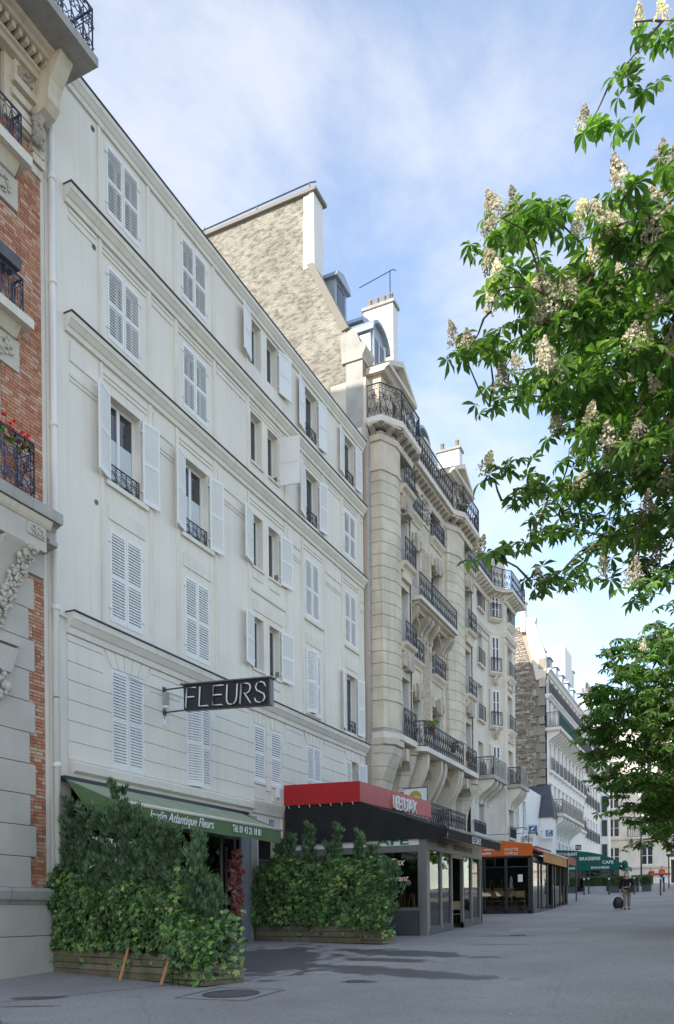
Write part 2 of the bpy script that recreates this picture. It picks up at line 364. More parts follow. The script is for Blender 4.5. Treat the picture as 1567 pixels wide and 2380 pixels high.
# ---------------------------------------------------------------- geometry helpers
WL = {}
def wl(p): return WL.get(p.name, Vector((0, 0, 0))) if p is not None else Vector((0, 0, 0))
class MB:
    """collects polygons, then becomes ONE mesh object"""
    def __init__(s): s.v = []; s.f = []
    def add(s, vs, fs):
        o = len(s.v); s.v += [tuple(v) for v in vs]; s.f += [tuple(i + o for i in f) for f in fs]; return s
    def box(s, x0, x1, y0, y1, z0, z1):
        return s.add([(x0, y0, z0), (x1, y0, z0), (x1, y1, z0), (x0, y1, z0), (x0, y0, z1), (x1, y0, z1), (x1, y1, z1), (x0, y1, z1)],
                     [(0, 3, 2, 1), (4, 5, 6, 7), (0, 1, 5, 4), (1, 2, 6, 5), (2, 3, 7, 6), (3, 0, 4, 7)])
    def bbox(s, x0, x1, y0, y1, z0, z1, b=.012):
        """box with its edges chamfered on the street side"""
        return s.prism([(y0, z0 + b), (y0 + b, z0), (y1 - b, z0), (y1, z0 + b), (y1, z1 - b), (y1 - b, z1), (y0 + b, z1), (y0, z1 - b)], 'x', x0, x1)
    def prism(s, pts, axis, a, b):
        n = len(pts)
        def P(p, w):
            return (w, p[0], p[1]) if axis == 'x' else (p[0], w, p[1]) if axis == 'y' else (p[0], p[1], w)
        return s.add([P(p, a) for p in pts] + [P(p, b) for p in pts],
                     [tuple(range(n))[::-1], tuple(range(n, 2 * n))] + [(i, (i + 1) % n, n + (i + 1) % n, n + i) for i in range(n)])
    def loft(s, rings, close=True, caps=True):
        n = len(rings[0]); o = len(s.v)
        for r in rings: s.v += [tuple(p) for p in r]
        for k in range(len(rings) - 1):
            for i in range(n if close else n - 1):
                a = o + k * n + i; b = o + k * n + (i + 1) % n
                s.f.append((a, b, b + n, a + n))
        if caps:
            s.f.append(tuple(range(o, o + n))[::-1]); s.f.append(tuple(range(o + (len(rings) - 1) * n, o + len(rings) * n)))
        return s
    def tube(s, pts, r, n=6, cap=True):
        pts = [Vector(p) for p in pts]; rings = []
        rr = r if isinstance(r, (list, tuple)) else [r] * len(pts)
        ref = None
        for i, p in enumerate(pts):
            d = (pts[min(i + 1, len(pts) - 1)] - pts[max(i - 1, 0)])
            if d.length < 1e-9: d = Vector((0, 0, 1))
            d.normalize()
            if ref is None: ref = Vector((0, 0, 1)) if abs(d.z) < .9 else Vector((1, 0, 0))
            a = d.cross(ref)
            if a.length < 1e-4: a = d.cross(Vector((0, 1, 0)))
            a.normalize(); bb = d.cross(a)
            rings.append([p + (a * math.cos(2 * math.pi * k / n) + bb * math.sin(2 * math.pi * k / n)) * rr[i] for k in range(n)])
        return s.loft(rings, True, cap)
    def bar(s, p, q, w, h=None):
        return s.tube([p, q], w * .7071, 4)
    def lathe(s, prof, c, n=16):
        return s.loft([[(c[0] + r * math.cos(2 * math.pi * k / n), c[1] + r * math.sin(2 * math.pi * k / n), c[2] + z) for k in range(n)] for r, z in prof])
    def ball(s, c, r, n=8, m=6):
        r = r if isinstance(r, (tuple, list)) else (r, r, r)
        rings = []
        for i in range(m + 1):
            t = -math.pi / 2 + math.pi * i / m; t = max(-1.5, min(1.5, t))
            rings.append([(c[0] + r[0] * math.cos(t) * math.cos(2 * math.pi * k / n), c[1] + r[1] * math.cos(t) * math.sin(2 * math.pi * k / n), c[2] + r[2] * math.sin(t)) for k in range(n)])
        return s.loft(rings)
    def rock(s, x0, x1, y0, y1, z0, z1, j=.02):
        """stone block with jittered corners"""
        o = len(s.v); s.box(x0, x1, y0, y1, z0, z1)
        s.v[o:] = [(p[0] + random.uniform(-j, j), p[1] + random.uniform(-j, j), p[2] + random.uniform(-j, j)) for p in s.v[o:]]
        return s
    def mesh(s, name):
        me = bpy.data.meshes.new(name); me.from_pydata(s.v, [], s.f); me.update(); return me
    def build(s, name, mat, parent=None, smooth=False, kind=None, label=None):
        return obj(name, s.mesh(name), mat, parent, smooth=smooth, kind=kind, label=label)
def obj(name, me, mat, parent=None, loc=None, rot=None, scale=None, smooth=False, kind=None, label=None):
    o = bpy.data.objects.new(name, me); COL.objects.link(o)
    if mat is not None and len(me.materials) == 0: me.materials.append(M[mat] if isinstance(mat, str) else mat)
    if smooth and not me.polygons[0].use_smooth: me.polygons.foreach_set('use_smooth', [True] * len(me.polygons))
    if parent is not None: o.parent = parent
    o.location = (Vector(loc) if loc is not None else Vector((0, 0, 0))) - wl(parent)
    if rot is not None: o.rotation_euler = rot
    if scale is not None: o.scale = scale
    if kind: o['kind'] = kind
    if label: o['label'] = label
    return o
def thing(name, label, cat, loc=(0, 0, 0), group=None):
    o = bpy.data.objects.new(name, None); COL.objects.link(o)
    o.location = loc; o.empty_display_size = .2
    o['label'] = label; o['category'] = cat
    if group: o['group'] = group
    WL[o.name] = Vector(loc)
    return o
def tag(o, label, cat, group=None):
    o['label'] = label; o['category'] = cat
    if group: o['group'] = group
    return o
def child_local(name, me, mat, parent, loc, rot=None, scale=None, kind=None):
    """child placed in its parent's own frame"""
    o = bpy.data.objects.new(name, me); COL.objects.link(o)
    if mat is not None and len(me.materials) == 0: me.materials.append(M[mat])
    o.parent = parent; o.location = loc
    if rot is not None: o.rotation_euler = rot
    if scale is not None: o.scale = scale
    if kind: o['kind'] = kind
    return o
def gz(y):
    """height of the gently rising pavement"""
    if y <= 40: return .046 * y
    if y <= 75: return 1.84 + .062 * (y - 40)
    return 4.01 + .02 * (min(y, 110) - 75)

# flat wall in a vertical plane: o = origin (x,y), du = unit direction along the wall, dn = outward normal
class Plane:
    def __init__(s, o, du, dn): s.o = Vector((o[0], o[1], 0)); s.du = Vector((du[0], du[1], 0)); s.dn = Vector((dn[0], dn[1], 0))
    def p(s, u, v, w=0): q = s.o + s.du * u + s.dn * w; return (q.x, q.y, v)
def FX(x): return Plane((x, 0), (0, 1), (1, 0))          # facade facing the street: u = y, w = towards street
def FY(y): return Plane((0, y), (1, 0), (0, -1))         # wall facing the camera: u = x, w = towards camera
def pbox(mb, P, u0, u1, v0, v1, w0, w1):
    vs = [P.p(u, v, w) for w in (w0, w1) for v in (v0, v1) for u in (u0, u1)]
    return mb.add(vs, [(0, 1, 3, 2), (4, 6, 7, 5), (0, 4, 5, 1), (2, 3, 7, 6), (0, 2, 6, 4), (1, 5, 7, 3)])
def wall(mb, P, u0, u1, v0, v1, ops=(), depth=.25, arch=()):
    """wall face with rectangular openings (with reveals); arch: set of opening indices with a round head"""
    us = sorted({u0, u1, *[o[0] for o in ops], *[o[1] for o in ops]}); vs = sorted({v0, v1, *[o[2] for o in ops], *[o[3] for o in ops]})
    us = [u for u in us if u0 - 1e-6 <= u <= u1 + 1e-6]; vs = [v for v in vs if v0 - 1e-6 <= v <= v1 + 1e-6]
    for j in range(len(vs) - 1):
        run = None
        for i in range(len(us)):
            solid = False
            if i < len(us) - 1:
                cu, cv = (us[i] + us[i + 1]) / 2, (vs[j] + vs[j + 1]) / 2
                solid = not any(o[0] < cu < o[1] and o[2] < cv < o[3] for o in ops)
            if solid and run is None: run = us[i]
            if not solid and run is not None:
                mb.add([P.p(run, vs[j]), P.p(us[i], vs[j]), P.p(us[i], vs[j + 1]), P.p(run, vs[j + 1])], [(0, 1, 2, 3)]); run = None
    for k, (a, b, c, d) in enumerate(ops):
        w = -depth
        if k in arch:
            r = (b - a) / 2; cu = (a + b) / 2; cz = d - r; N = 10
            arc = [(cu + r * math.cos(math.pi - math.pi * i / N), cz + r * math.sin(math.pi * i / N)) for i in range(N + 1)]
            for i in range(N):
                p, q = arc[i], arc[i + 1]
                mb.add([P.p(p[0], d), P.p(q[0], d), P.p(*q), P.p(*p)], [(0, 1, 2, 3)])
            line = [(a, c)] + arc + [(b, c)]
        else: line = [(a, c), (a, d), (b, d), (b, c)]
        for i in range(len(line) - 1):
            p, q = line[i], line[i + 1]
            mb.add([P.p(*p), P.p(*q), P.p(q[0], q[1], w), P.p(p[0], p[1], w)], [(0, 1, 2, 3)])
        mb.add([P.p(a, c), P.p(b, c), P.p(b, c, w), P.p(a, c, w)], [(0, 1, 2, 3)])
    return mb
def casement(P, u0, u1, v0, v1, w, parent, leaves=2, bars=2, fmat='white_paint', pane='glass_dark', f=.06, arched=False, name='window'):
    """window: frame with glazing bars (part) and its panes (sub-part)"""
    fr = MB(); t = .05
    pbox(fr, P, u0, u0 + f, v0, v1, w, w + t); pbox(fr, P, u1 - f, u1, v0, v1, w, w + t)
    pbox(fr, P, u0 + f, u1 - f, v0, v0 + f * 1.3, w, w + t); pbox(fr, P, u0 + f, u1 - f, v1 - f, v1, w, w + t)
    for k in range(1, leaves):
        u = u0 + (u1 - u0) * k / leaves
        pbox(fr, P, u - f * .8, u + f * .8, v0 + f * 1.3, v1 - f, w, w + t * 1.1)
    for k in range(1, bars + 1):
        v = v0 + (v1 - v0) * k / (bars + 1)
        pbox(fr, P, u0 + f, u1 - f, v - f * .3, v + f * .3, w, w + t * .8)
    o = fr.build(name, fmat, parent)
    for k in range(leaves):
        a = u0 + (u1 - u0) * k / leaves; b = u0 + (u1 - u0) * (k + 1) / leaves
        pbox(MB(), P, a + f * .5, b - f * .5, v0 + f, v1 - f * .8, w + .012, w + .02).build('pane', pane, o)
    return o
# ---------------------------------------------------------------- louvred shutters
SHC = {}
SLAT_STEP = .067
def shutter_mesh(w, h):
    k = ('f', round(w, 2), round(h, 2))
    if k not in SHC:
        mb = MB(); s = .055; t = .018
        mb.box(-t, t, 0, s, 0, h).box(-t, t, w - s, w, 0, h)
        for z, hh in ((0, .11), (h * .47, .08), (h - .09, .09)): mb.box(-t, t, s, w - s, z, z + hh)
        SHC[k] = mb.mesh('shutter')
    return SHC[k]
def slat_z(h):
    zs = []
    for a, b in ((.11, h * .47), (h * .47 + .08, h - .09)):
        n = max(1, int((b - a) / SLAT_STEP)); st = (b - a) / n
        zs += [a + st * (i + .5) for i in range(n)]
    return zs
def slat_into(mb, w, z):
    d, t = .011, .008
    mb.add([(d, .054, z - .036), (d, w - .054, z - .036), (-d, .054, z + .016), (-d, w - .054, z + .016),
            (d + t, .054, z - .026), (d + t, w - .054, z - .026), (-d, .054, z + .030), (-d, w - .054, z + .030)],
           [(0, 1, 3, 2), (4, 6, 7, 5), (0, 4, 5, 1), (2, 3, 7, 6), (0, 2, 6, 4), (1, 5, 7, 3)])
def shutter(parent, hinge, w, h, ang, single=False, solid=False):
    """leaf hinged at 'hinge'; at ang=0 it runs along +Y with its face to the street"""
    sh = obj('shutter', shutter_mesh(w, h), 'white_paint', parent, loc=hinge, rot=(0, 0, ang))
    if solid:
        k = ('p', round(w, 2), round(h, 2))
        if k not in SHC: SHC[k] = MB().box(-.008, .008, .054, w - .054, .1, h - .085).mesh('panel')
        child_local('panel', SHC[k], 'white_paint', sh, (0, 0, 0))
    elif single:
        k = ('s', round(w, 2))
        if k not in SHC:
            mb = MB(); slat_into(mb, w, 0); SHC[k] = mb.mesh('slat')
        for z in slat_z(h): child_local('slat', SHC[k], 'white_paint', sh, (0, 0, z))
    else:
        k = ('S', round(w, 2), round(h, 2))
        if k not in SHC:
            mb = MB()
            for z in slat_z(h): slat_into(mb, w, z)
            SHC[k] = mb.mesh('slats')
        child_local('slats', SHC[k], 'white_paint', sh, (0, 0, 0), kind='stuff')
    hk = ('h',)
    if hk not in SHC:
        SHC[hk] = MB().box(-.01, .035, -.05, .03, -.02, .02).mesh('hinge')
    for z in (h * .14, h * .86): child_local('hinge', SHC[hk], 'white_paint', sh, (0, 0, z))
    return sh
def pair_closed(parent, x, y0, y1, z0, z1, single=False, ajar=0):
    w = (y1 - y0) / 2 - .006
    shutter(parent, (x, y0, z0), w, z1 - z0, -ajar, single)
    shutter_r(parent, (x, y1, z0), w, z1 - z0, ajar * .15, single)
def shutter_r(parent, hinge, w, h, ang, single=False, solid=False):
    """right-hand leaf: mirrored, runs along -Y at ang=0"""
    o = shutter(parent, hinge, w, h, 0, single, solid)
    o.scale = (1, -1, 1); o.rotation_euler = (0, 0, ang)
    return o
# ---------------------------------------------------------------- wrought iron
def scroll(mb, c, ax, up, s, r, flip=1, n=9):
    c, ax, up = Vector(c), Vector(ax), Vector(up)
    pts = []
    for i in range(n + 1):
        t = i / n; a = t * 2.6 * math.pi * flip; rad = s * (1 - .72 * t)
        pts.append(c + ax * (rad * math.cos(a)) + up * (rad * math.sin(a)))
    mb.tube(pts, r, 3, False)
def railing(p0, p1, h, mat='iron', parent=None, step=.13, rad=.011, style='scroll', name='railing'):
    """wrought-iron panel from p0 to p1 (bottom rail), height h"""
    p0, p1 = Vector(p0), Vector(p1); L = (p1 - p0).length; ax = (p1 - p0).normalized(); up = Vector((0, 0, 1))
    mb = MB()
    mb.tube([p0 + up * h, p1 + up * h], rad * 1.9, 5); mb.tube([p0 + up * .03, p1 + up * .03], rad * 1.3, 4)
    mb.tube([p0 + up * h * .84, p1 + up * h * .84], rad, 4)
    for e in (p0, p1): mb.tube([e, e + up * h], rad * 1.7, 4)
    n = max(2, int(L / step)); st = L / n
    for i in range(n):
        b = p0 + ax * (st * (i + .5))
        if style == 'plain':
            mb.tube([b + up * .03, b + up * h * .84], rad, 3, False)
        elif style == 'scroll':
            if i % 2: mb.tube([b + up * .03, b + up * h * .84], rad, 3, False)
            S = min(st * .8, h * .16)
            f = 1 if i % 2 else -1
            scroll(mb, b + up * (h * .22), ax, up, S, rad * .9, f); scroll(mb, b + up * (h * .62), ax, up, S, rad * .9, -f)
            pts = [b + up * (h * (.05 + .76 * k / 8)) + ax * (math.sin(k / 8 * 2 * math.pi) * st * .45 * f) for k in range(9)]
            mb.tube(pts, rad * .9, 3, False)
        elif style == 'oval':
            pts = [b + ax * (math.cos(a) * st * .36) + up * (h * .43 + math.sin(a) * h * .36) for a in [2 * math.pi * k / 10 for k in range(11)]]
            mb.tube(pts, rad * .9, 3, False)
            if i % 2 == 0: mb.tube([b + up * .03, b + up * h * .84], rad * 1.3, 4, False)
        scroll(mb, b + up * (h * .92), ax, up, h * .055, rad * .8, 1, 6)
    return mb.build(name, mat, parent)
def console(mb, P, u, wd, v0, v1, d0, d1):
    """S-shaped bracket in profile: (w = projection) from d0 at the bottom to d1 at the top"""
    N = 10; prof = []
    for i in range(N + 1):
        t = i / N; s = t * t * (3 - 2 * t)
        w = d0 + (d1 - d0) * s + math.sin(t * 2 * math.pi) * -.06 * (d1 - d0)
        prof.append((w, v0 + (v1 - v0) * t))
    rings = []
    for uu in (u - wd / 2, u + wd / 2):
        rings.append([P.p(uu, v, w) for w, v in prof] + [P.p(uu, v1, 0), P.p(uu, v0, 0)])
    mb.loft(rings)
def moulding(mb, P, u0, u1, prof):
    """horizontal moulding: profile list of (w, v), run from u0 to u1"""
    mb.loft([[P.p(u0, v, w) for w, v in prof], [P.p(u1, v, w) for w, v in prof]])
# ---------------------------------------------------------------- lettering
def text_mesh(body, size, depth=.004, shear=0, bold=0, spacing=1.0, align='LEFT'):
    cu = bpy.data.curves.new('lettering', 'FONT'); cu.body = body; cu.size = size; cu.extrude = depth; cu.shear = shear; cu.offset = bold
    cu.space_character = spacing; cu.align_x = align; cu.resolution_u = 3
    o = bpy.data.objects.new('lettering', cu); COL.objects.link(o)
    dg = bpy.context.evaluated_depsgraph_get(); dg.update()
    me = bpy.data.meshes.new_from_object(o.evaluated_get(dg))
    bpy.data.objects.remove(o); bpy.data.curves.remove(cu)
    me.materials.clear(); me.name = 'lettering'
    return me
def lettering(body, size, origin, right, up, mat, parent, width=None, **kw):
    me = text_mesh(body, size, **kw)
    right, up = Vector(right).normalized(), Vector(up).normalized(); nn = right.cross(up)
    if width:
        xs = [v.co.x for v in me.vertices]; k = width / (max(xs) - min(xs)); x0 = min(xs)
        for v in me.vertices: v.co.x = (v.co.x - x0) * k
    o0 = Vector(origin)
    for v in me.vertices: v.co = o0 + right * v.co.x + up * v.co.y + nn * v.co.z
    return obj('lettering', me, mat, parent)
# ---------------------------------------------------------------- leaves
def rot_to(n, spin):
    q = Vector((0, 0, 1)).rotation_difference(n)
    return q.to_matrix() @ Matrix.Rotation(spin, 3, 'Z')
def stamp(mb, vs, fs, M3, p, s):
    o = len(mb.v)
    for v in vs:
        q = M3 @ Vector(v); mb.v.append((p[0] + q.x * s, p[1] + q.y * s, p[2] + q.z * s))
    mb.f += [tuple(i + o for i in f) for f in fs]
# ================================================================ ground
gm = MB()
ys = [-60, -10, 0, 10, 20, 30, 40, 50, 60, 70, 75, 80, 90, 100, 110, 400, 1500]
xs = [-400, -60, 21.0]
zf = lambda y: gz(max(y, -10))
for i in range(len(ys) - 1):
    for j in range(len(xs) - 1):
        gm.add([(xs[j], ys[i], zf(ys[i])), (xs[j + 1], ys[i], zf(ys[i])), (xs[j + 1], ys[i + 1], zf(ys[i + 1])), (xs[j], ys[i + 1], zf(ys[i + 1]))], [(0, 1, 2, 3)])
o = gm.build('pavement', 'asphalt'); o['kind'] = 'structure'
gm = MB()
for i in range(len(ys) - 1):
    gm.add([(21.15, ys[i], zf(ys[i]) - .12), (400, ys[i], zf(ys[i]) - .12), (400, ys[i + 1], zf(ys[i + 1]) - .12), (21.15, ys[i + 1], zf(ys[i + 1]) - .12)], [(0, 1, 2, 3)])
o = gm.build('road', 'road'); o['kind'] = 'structure'
gm = MB()
for i in range(len(ys) - 2):
    a, b = ys[i], ys[i + 1]; za, zb = zf(a), zf(b)
    gm.add([(21.0, a, za - .3), (21.15, a, za - .3), (21.15, b, zb - .3), (21.0, b, zb - .3), (21.0, a, za + .004), (21.15, a, za + .004), (21.15, b, zb + .004), (21.0, b, zb + .004)],
           [(0, 3, 2, 1), (4, 5, 6, 7), (0, 1, 5, 4), (1, 2, 6, 5), (2, 3, 7, 6), (3, 0, 4, 7)])
o = gm.build('kerb', 'stone_grey'); o['kind'] = 'structure'
def patch(quad, mat):
    mb = MB(); mb.add([(x, y, zf(y) + .004) for x, y in quad], [(0, 1, 2, 3)]); q = mb.build('pavement_patch', mat); q['kind'] = 'structure'
patch([(6.6, 24.6), (8.6, 24.7), (8.55, 26.4), (6.62, 26.3)], 'asphalt_pale')
patch([(6.2, 30.0), (8.4, 30.1), (8.4, 30.9), (6.2, 30.8)], 'asphalt_pale'); patch([(1.3, 9.5), (2.6, 8.1), (3.2, 8.6), (1.9, 10.0)], 'asphalt_pale')
# straight joints cut in the asphalt
def joint(p, q, w=.012):
    p, q = Vector((p[0], p[1], 0)), Vector((q[0], q[1], 0)); d = (q - p).normalized(); n = Vector((-d.y, d.x, 0)) * w
    mb = MB(); N = 8
    for i in range(N):
        a, b = p.lerp(q, i / N), p.lerp(q, (i + 1) / N)
        mb.add([(v.x, v.y, zf(v.y) + .004) for v in (a - n, b - n, b + n, a + n)], [(0, 1, 2, 3)])
    j = mb.build('pavement_joint', 'cast_iron'); j['kind'] = 'structure'
joint((.4, 10.9), (2.7, 7.6)); joint((2.2, 8.5), (4.6, 12.6)); joint((.3, 8.3), (2.4, 8.6)); joint((5.0, 12.3), (5.6, 18.5), .008)

# ================================================================ white building with shutters
WB = thing('white_building', 'cream white rendered building with rows of white louvred shutters', 'building', (-5, 21.4, gz(21)))
P0 = FX(0)
cols = {'A': (15.04, 16.18), 'B': (17.92, 19.03), 'Ca': (21.3, 21.95), 'Cb': (22.3, 22.95), 'D': (24.70, 25.72), 'E': (27.83, 28.83)}
rows = {1: (5.08, 7.34), 2: (8.42, 10.52), 3: (11.60, 13.57), 4: (14.84, 16.52), 5: (17.68, 19.28)}
crow = {1: (5.66, 7.35), 2: (9.0, 10.54), 3: (12.02, 13.57), 4: (15.1, 16.56), 5: (18.0, 19.33)}
ops = []; WIN = {}
for c, (a, b) in cols.items():
    for r in range(1, 6):
        z0, z1 = (crow if c[0] == 'C' else rows)[r]
        if c == 'E' and r == 1: pass
        WIN[c, r] = (a, b, z0, z1); ops.append((a, b, z0, z1))
shop = (13.72, 20.92, 0.0, 4.55); door = (21.5, 22.75, 0.0, 4.1)
w = wall(MB(), P0, 13.12, 29.62, -.5, 19.72, ops + [shop, door], .26)
wall_o = w.build('wall', 'stucco', WB)
# body behind the facade, flat zinc roof
MB().box(-11, -.34, 13.14, 29.6, 4.9, 19.69).build('rear_body', 'stucco', WB)
rf = MB(); rf.prism([(-11.2, 19.7), (.02, 19.74), (-.6, 20.3), (-5, 21.3), (-11.2, 20.6)], 'y', 13.16, 29.64); rf.build('roof', 'zinc', WB)
MB().box(-1.6, -.7, 18.9, 19.8, 20.3, 21.0).build('roof_box', 'zinc', WB)
# cornices with a lead flashing
def cornice(z, y0, y1, d, hgt, name='cornice', lead=True):
    mb = MB()
    moulding(mb, P0, y0, y1, [(-.02, z - hgt), (d * .25, z - hgt), (d * .32, z - hgt * .72), (d * .45, z - hgt * .66), (d * .72, z - hgt * .40), (d * .82, z - hgt * .34), (d * .86, z - hgt * .05), (-.02, z - hgt * .03)])
    o = mb.build(name, 'stucco_trim', WB)
    if lead: MB().box(-.02, d, y0 - .02, y1 + .01, z - hgt * .03 + .002, z + .012).build('flashing', 'ledge_lead', o)
cornice(19.78, 13.14, 29.64, .20, .36, 'top_cornice'); cornice(17.25, 13.68, 29.55, .24, .36); cornice(14.50, 13.66, 29.55, .24, .36); cornice(8.16, 13.62, 29.55, .27, .44)
MB().box(0, .06, 13.25, 13.64, 8.02, 8.07).build('string_course', 'stucco_trim', WB)
mb = MB(); moulding(mb, P0, 13.66, 20.98, [(0, 4.66), (.10, 4.66), (.12, 4.74), (.20, 4.80), (.21, 4.96), (.08, 5.03), (0, 5.03)]); mb.build('shop_cornice', 'stucco_trim', WB)
mb = MB(); moulding(mb, P0, 21.0, 23.35, [(0, 4.72), (.06, 4.72), (.08, 4.80), (.15, 4.98), (.17, 5.05), (0, 5.05)]); mb.build('shop_cornice', 'stucco_trim', WB)
# vertical ribs between and beside the window columns
for y0, y1 in ((14.74, 14.83), (16.47, 16.59), (17.56, 17.69), (19.30, 19.42), (21.06, 21.17), (23.32, 23.42), (24.43, 24.55), (26.06, 26.18), (27.56, 27.67), (29.09, 29.21)):
    for z0, z1 in ((8.18, 14.12), (14.52, 16.88), (17.27, 19.41)):
        MB().bbox(-.01, .035, y0, y1, z0, z1, .015).build('pilaster_strip', 'stucco_trim', WB)
# raised wall panels between the columns (thin double mouldings)
bays = [(13.80, 14.66), (16.66, 17.50), (19.50, 21.0), (23.50, 24.36), (26.26, 27.5), (29.27, 29.5)]
for a, b in bays:
    for z0, z1 in ((16.62, 16.70), (16.78, 16.86), (13.26, 13.34), (13.16, 13.21), (13.58, 14.02)):
        MB().bbox(-.01, .022 if z1 - z0 < .2 else .03, a, b, z0, z1, .01).build('wall_panel', 'stucco_trim', WB)
for c, (a, b) in (('A', (14.88, 16.42)), ('B', (17.74, 19.25)), ('C', (21.22, 23.27)), ('D', (24.6, 26.0)), ('E', (27.72, 29.04))):
    for z0, z1 in ((16.76, 16.80), (16.64, 16.68), (13.92, 13.97), (13.80, 13.84)):
        MB().bbox(-.01, .025, a, b, z0, z1, .01).build('wall_panel', 'stucco_trim', WB)
    MB().bbox(-.01, .025, a + .12, b - .12, 10.72, 11.06, .012).build('wall_panel', 'stucco_trim', WB)
    if c != 'C': MB().bbox(-.02, .07, a + .02, b - .02, 11.46, 11.57, .02).build('sill', 'stucco_trim', WB)
# rusticated courses of the entresol and fanned lintels over its windows
jz = [5.05, 5.44, 5.88, 6.32, 6.74, 7.14, 7.56, 7.72]
spans = [(13.64, 15.04), (16.18, 17.92), (19.03, 21.3), (21.95, 22.3), (22.95, 24.70), (25.72, 27.83), (28.83, 29.5)]
for k in range(len(jz) - 1):
    for i, (a, b) in enumerate(spans):
        z0, z1 = jz[k], jz[k + 1]
        if i == 3 and (k in (0, 6)): continue
        if k >= 5:
            a2 = a + (.0 if i == 0 else (.06 if i == 3 else .26)); b2 = b - (.26 if i < 6 and i != 3 else (.06 if i == 3 else 0))
        else: a2, b2 = a, b
        if i in (2, 4) and k == 0 : pass
        MB().bbox(-.01, .026, a2 + .0, b2 - .0, z0 + .011, z1 - .011, .014).build('stone_course', 'stucco', WB)
for c in ('A', 'B', 'Ca', 'Cb', 'D', 'E'):
    a, b, z0, z1 = WIN[c, 1]; n = 5 if c[0] != 'C' else 3; sp = .24 if c[0] != 'C' else .05
    for i in range(n):
        lo0, lo1 = a + (b - a) * i / n, a + (b - a) * (i + 1) / n
        hi0, hi1 = a - sp + (b - a + 2 * sp) * i / n, a - sp + (b - a + 2 * sp) * (i + 1) / n
        g = .012
        MB().prism([(lo0 + g, z1 + .01), (lo1 - g, z1 + .01), (hi1 - g, 7.71), (hi0 + g, 7.71)], 'x', -.01, .028).build('voussoir', 'stucco', WB)
# windows behind the shutters
for (c, r), (a, b, z0, z1) in WIN.items():
    casement(P0, a, b, z0, z1, -.25, WB, 2 if c[0] != 'C' else 1, 0, pane='glass_dark')
# closed pairs
for c, r in (('A', 5), ('A', 4), ('A', 2), ('A', 1)): pair_closed(WB, -.005, *WIN[c, r], single=True)
for c, r in (('B', 5), ('B', 4), ('B', 2), ('D', 3), ('D', 1), ('E', 4), ('E', 3)): pair_closed(WB, -.005, *WIN[c, r])
pair_closed(WB, -.005, *WIN['B', 1], ajar=.30); pair_closed(WB, .01, *WIN['D', 2], ajar=.42)
def swing(c, r, la=None, ra=None, solid=False):
    a, b, z0, z1 = WIN[c, r]; wd = (b - a) / 2 - .006 if c[0] != 'C' else (b - a)
    if la is not None: shutter(WB, (.05, a - .01, z0 - .02), wd, z1 - z0 + .02, -la, solid=solid)
    if ra is not None: shutter_r(WB, (.05, b + .01, z0 - .02), wd, z1 - z0 + .02, ra, solid=solid)
swing('A', 3, 2.86, 3.02); swing('B', 3, 2.88, 3.0); swing('D', 4, 2.95, 3.0); swing('E', 2, 2.9, 3.0); swing('D', 5, 2.98, 3.02, True); swing('E', 5, 2.98, 3.04)
swing('Ca', 5, 2.9, None, True); swing('Cb', 5, None, 3.0, True); swing('Cb', 4, None, 1.75, True)
for r in (2, 3): swing('Ca', r, 2.92, None); swing('Cb', r, None, 3.02)
pair = WIN['E', 1]; shutter(WB, (-.005, pair[0], pair[2]), .49, pair[3] - pair[2], 0); shutter_r(WB, (.05, pair[1] + .01, pair[2]), .49, pair[3] - pair[2], 2.85)
for c in ('Ca', 'Cb'):
    a, b, z0, z1 = WIN[c, 1]; shutter(WB, (-.005, a, z0), b - a - .01, z1 - z0, 0)
# sills, guard rails and blinds of the open windows
for c, r in (('Ca', 2), ('Cb', 2), ('Ca', 3), ('Cb', 3), ('Ca', 4), ('Cb', 4), ('D', 3), ('E', 3), ('D', 2), ('Ca', 1), ('Cb', 1)):
    a, b, z0, z1 = WIN[c, r]; MB().bbox(-.2, .05, a - .04, b + .04, z0 - .07, z0 - .002, .01).build('sill', 'stucco_trim', WB)
for c in ('Ca', 'Cb'):
    for r in (2, 3):
        a, b, z0, z1 = WIN[c, r]; MB().bbox(-.01, .024, a + .02, b - .02, z0 - .36, z0 - .14, .01).build('wall_panel', 'stucco_trim', WB)
    a, b, z0, z1 = WIN[c, 1]; MB().bbox(-.01, .03, a + .05, b - .05, 5.16, 5.5, .02).build('wall_panel', 'stucco_trim', WB)
MB().bbox(-.01, .045, 21.22, 23.27, 11.25, 11.36, .02).build('sill', 'stucco_trim', WB)
for c, r in (('A', 3), ('B', 3), ('D', 4), ('E', 2), ('D', 2), ('E', 5), ('D', 5)):
    a, b, z0, z1 = WIN[c, r]
    railing((-.05, a + .02, z0 + .02), (-.05, b - .02, z0 + .02), .42, 'iron', WB, .17, .010, 'scroll', 'window_guard')
for c in ('A', 'B'):
    a, b, z0, z1 = WIN[c, 3]
    MB().box(-.235, -.228, a + .07, b - .07, z0 + .25, z1 - .8).build('blind', 'curtain', WB)
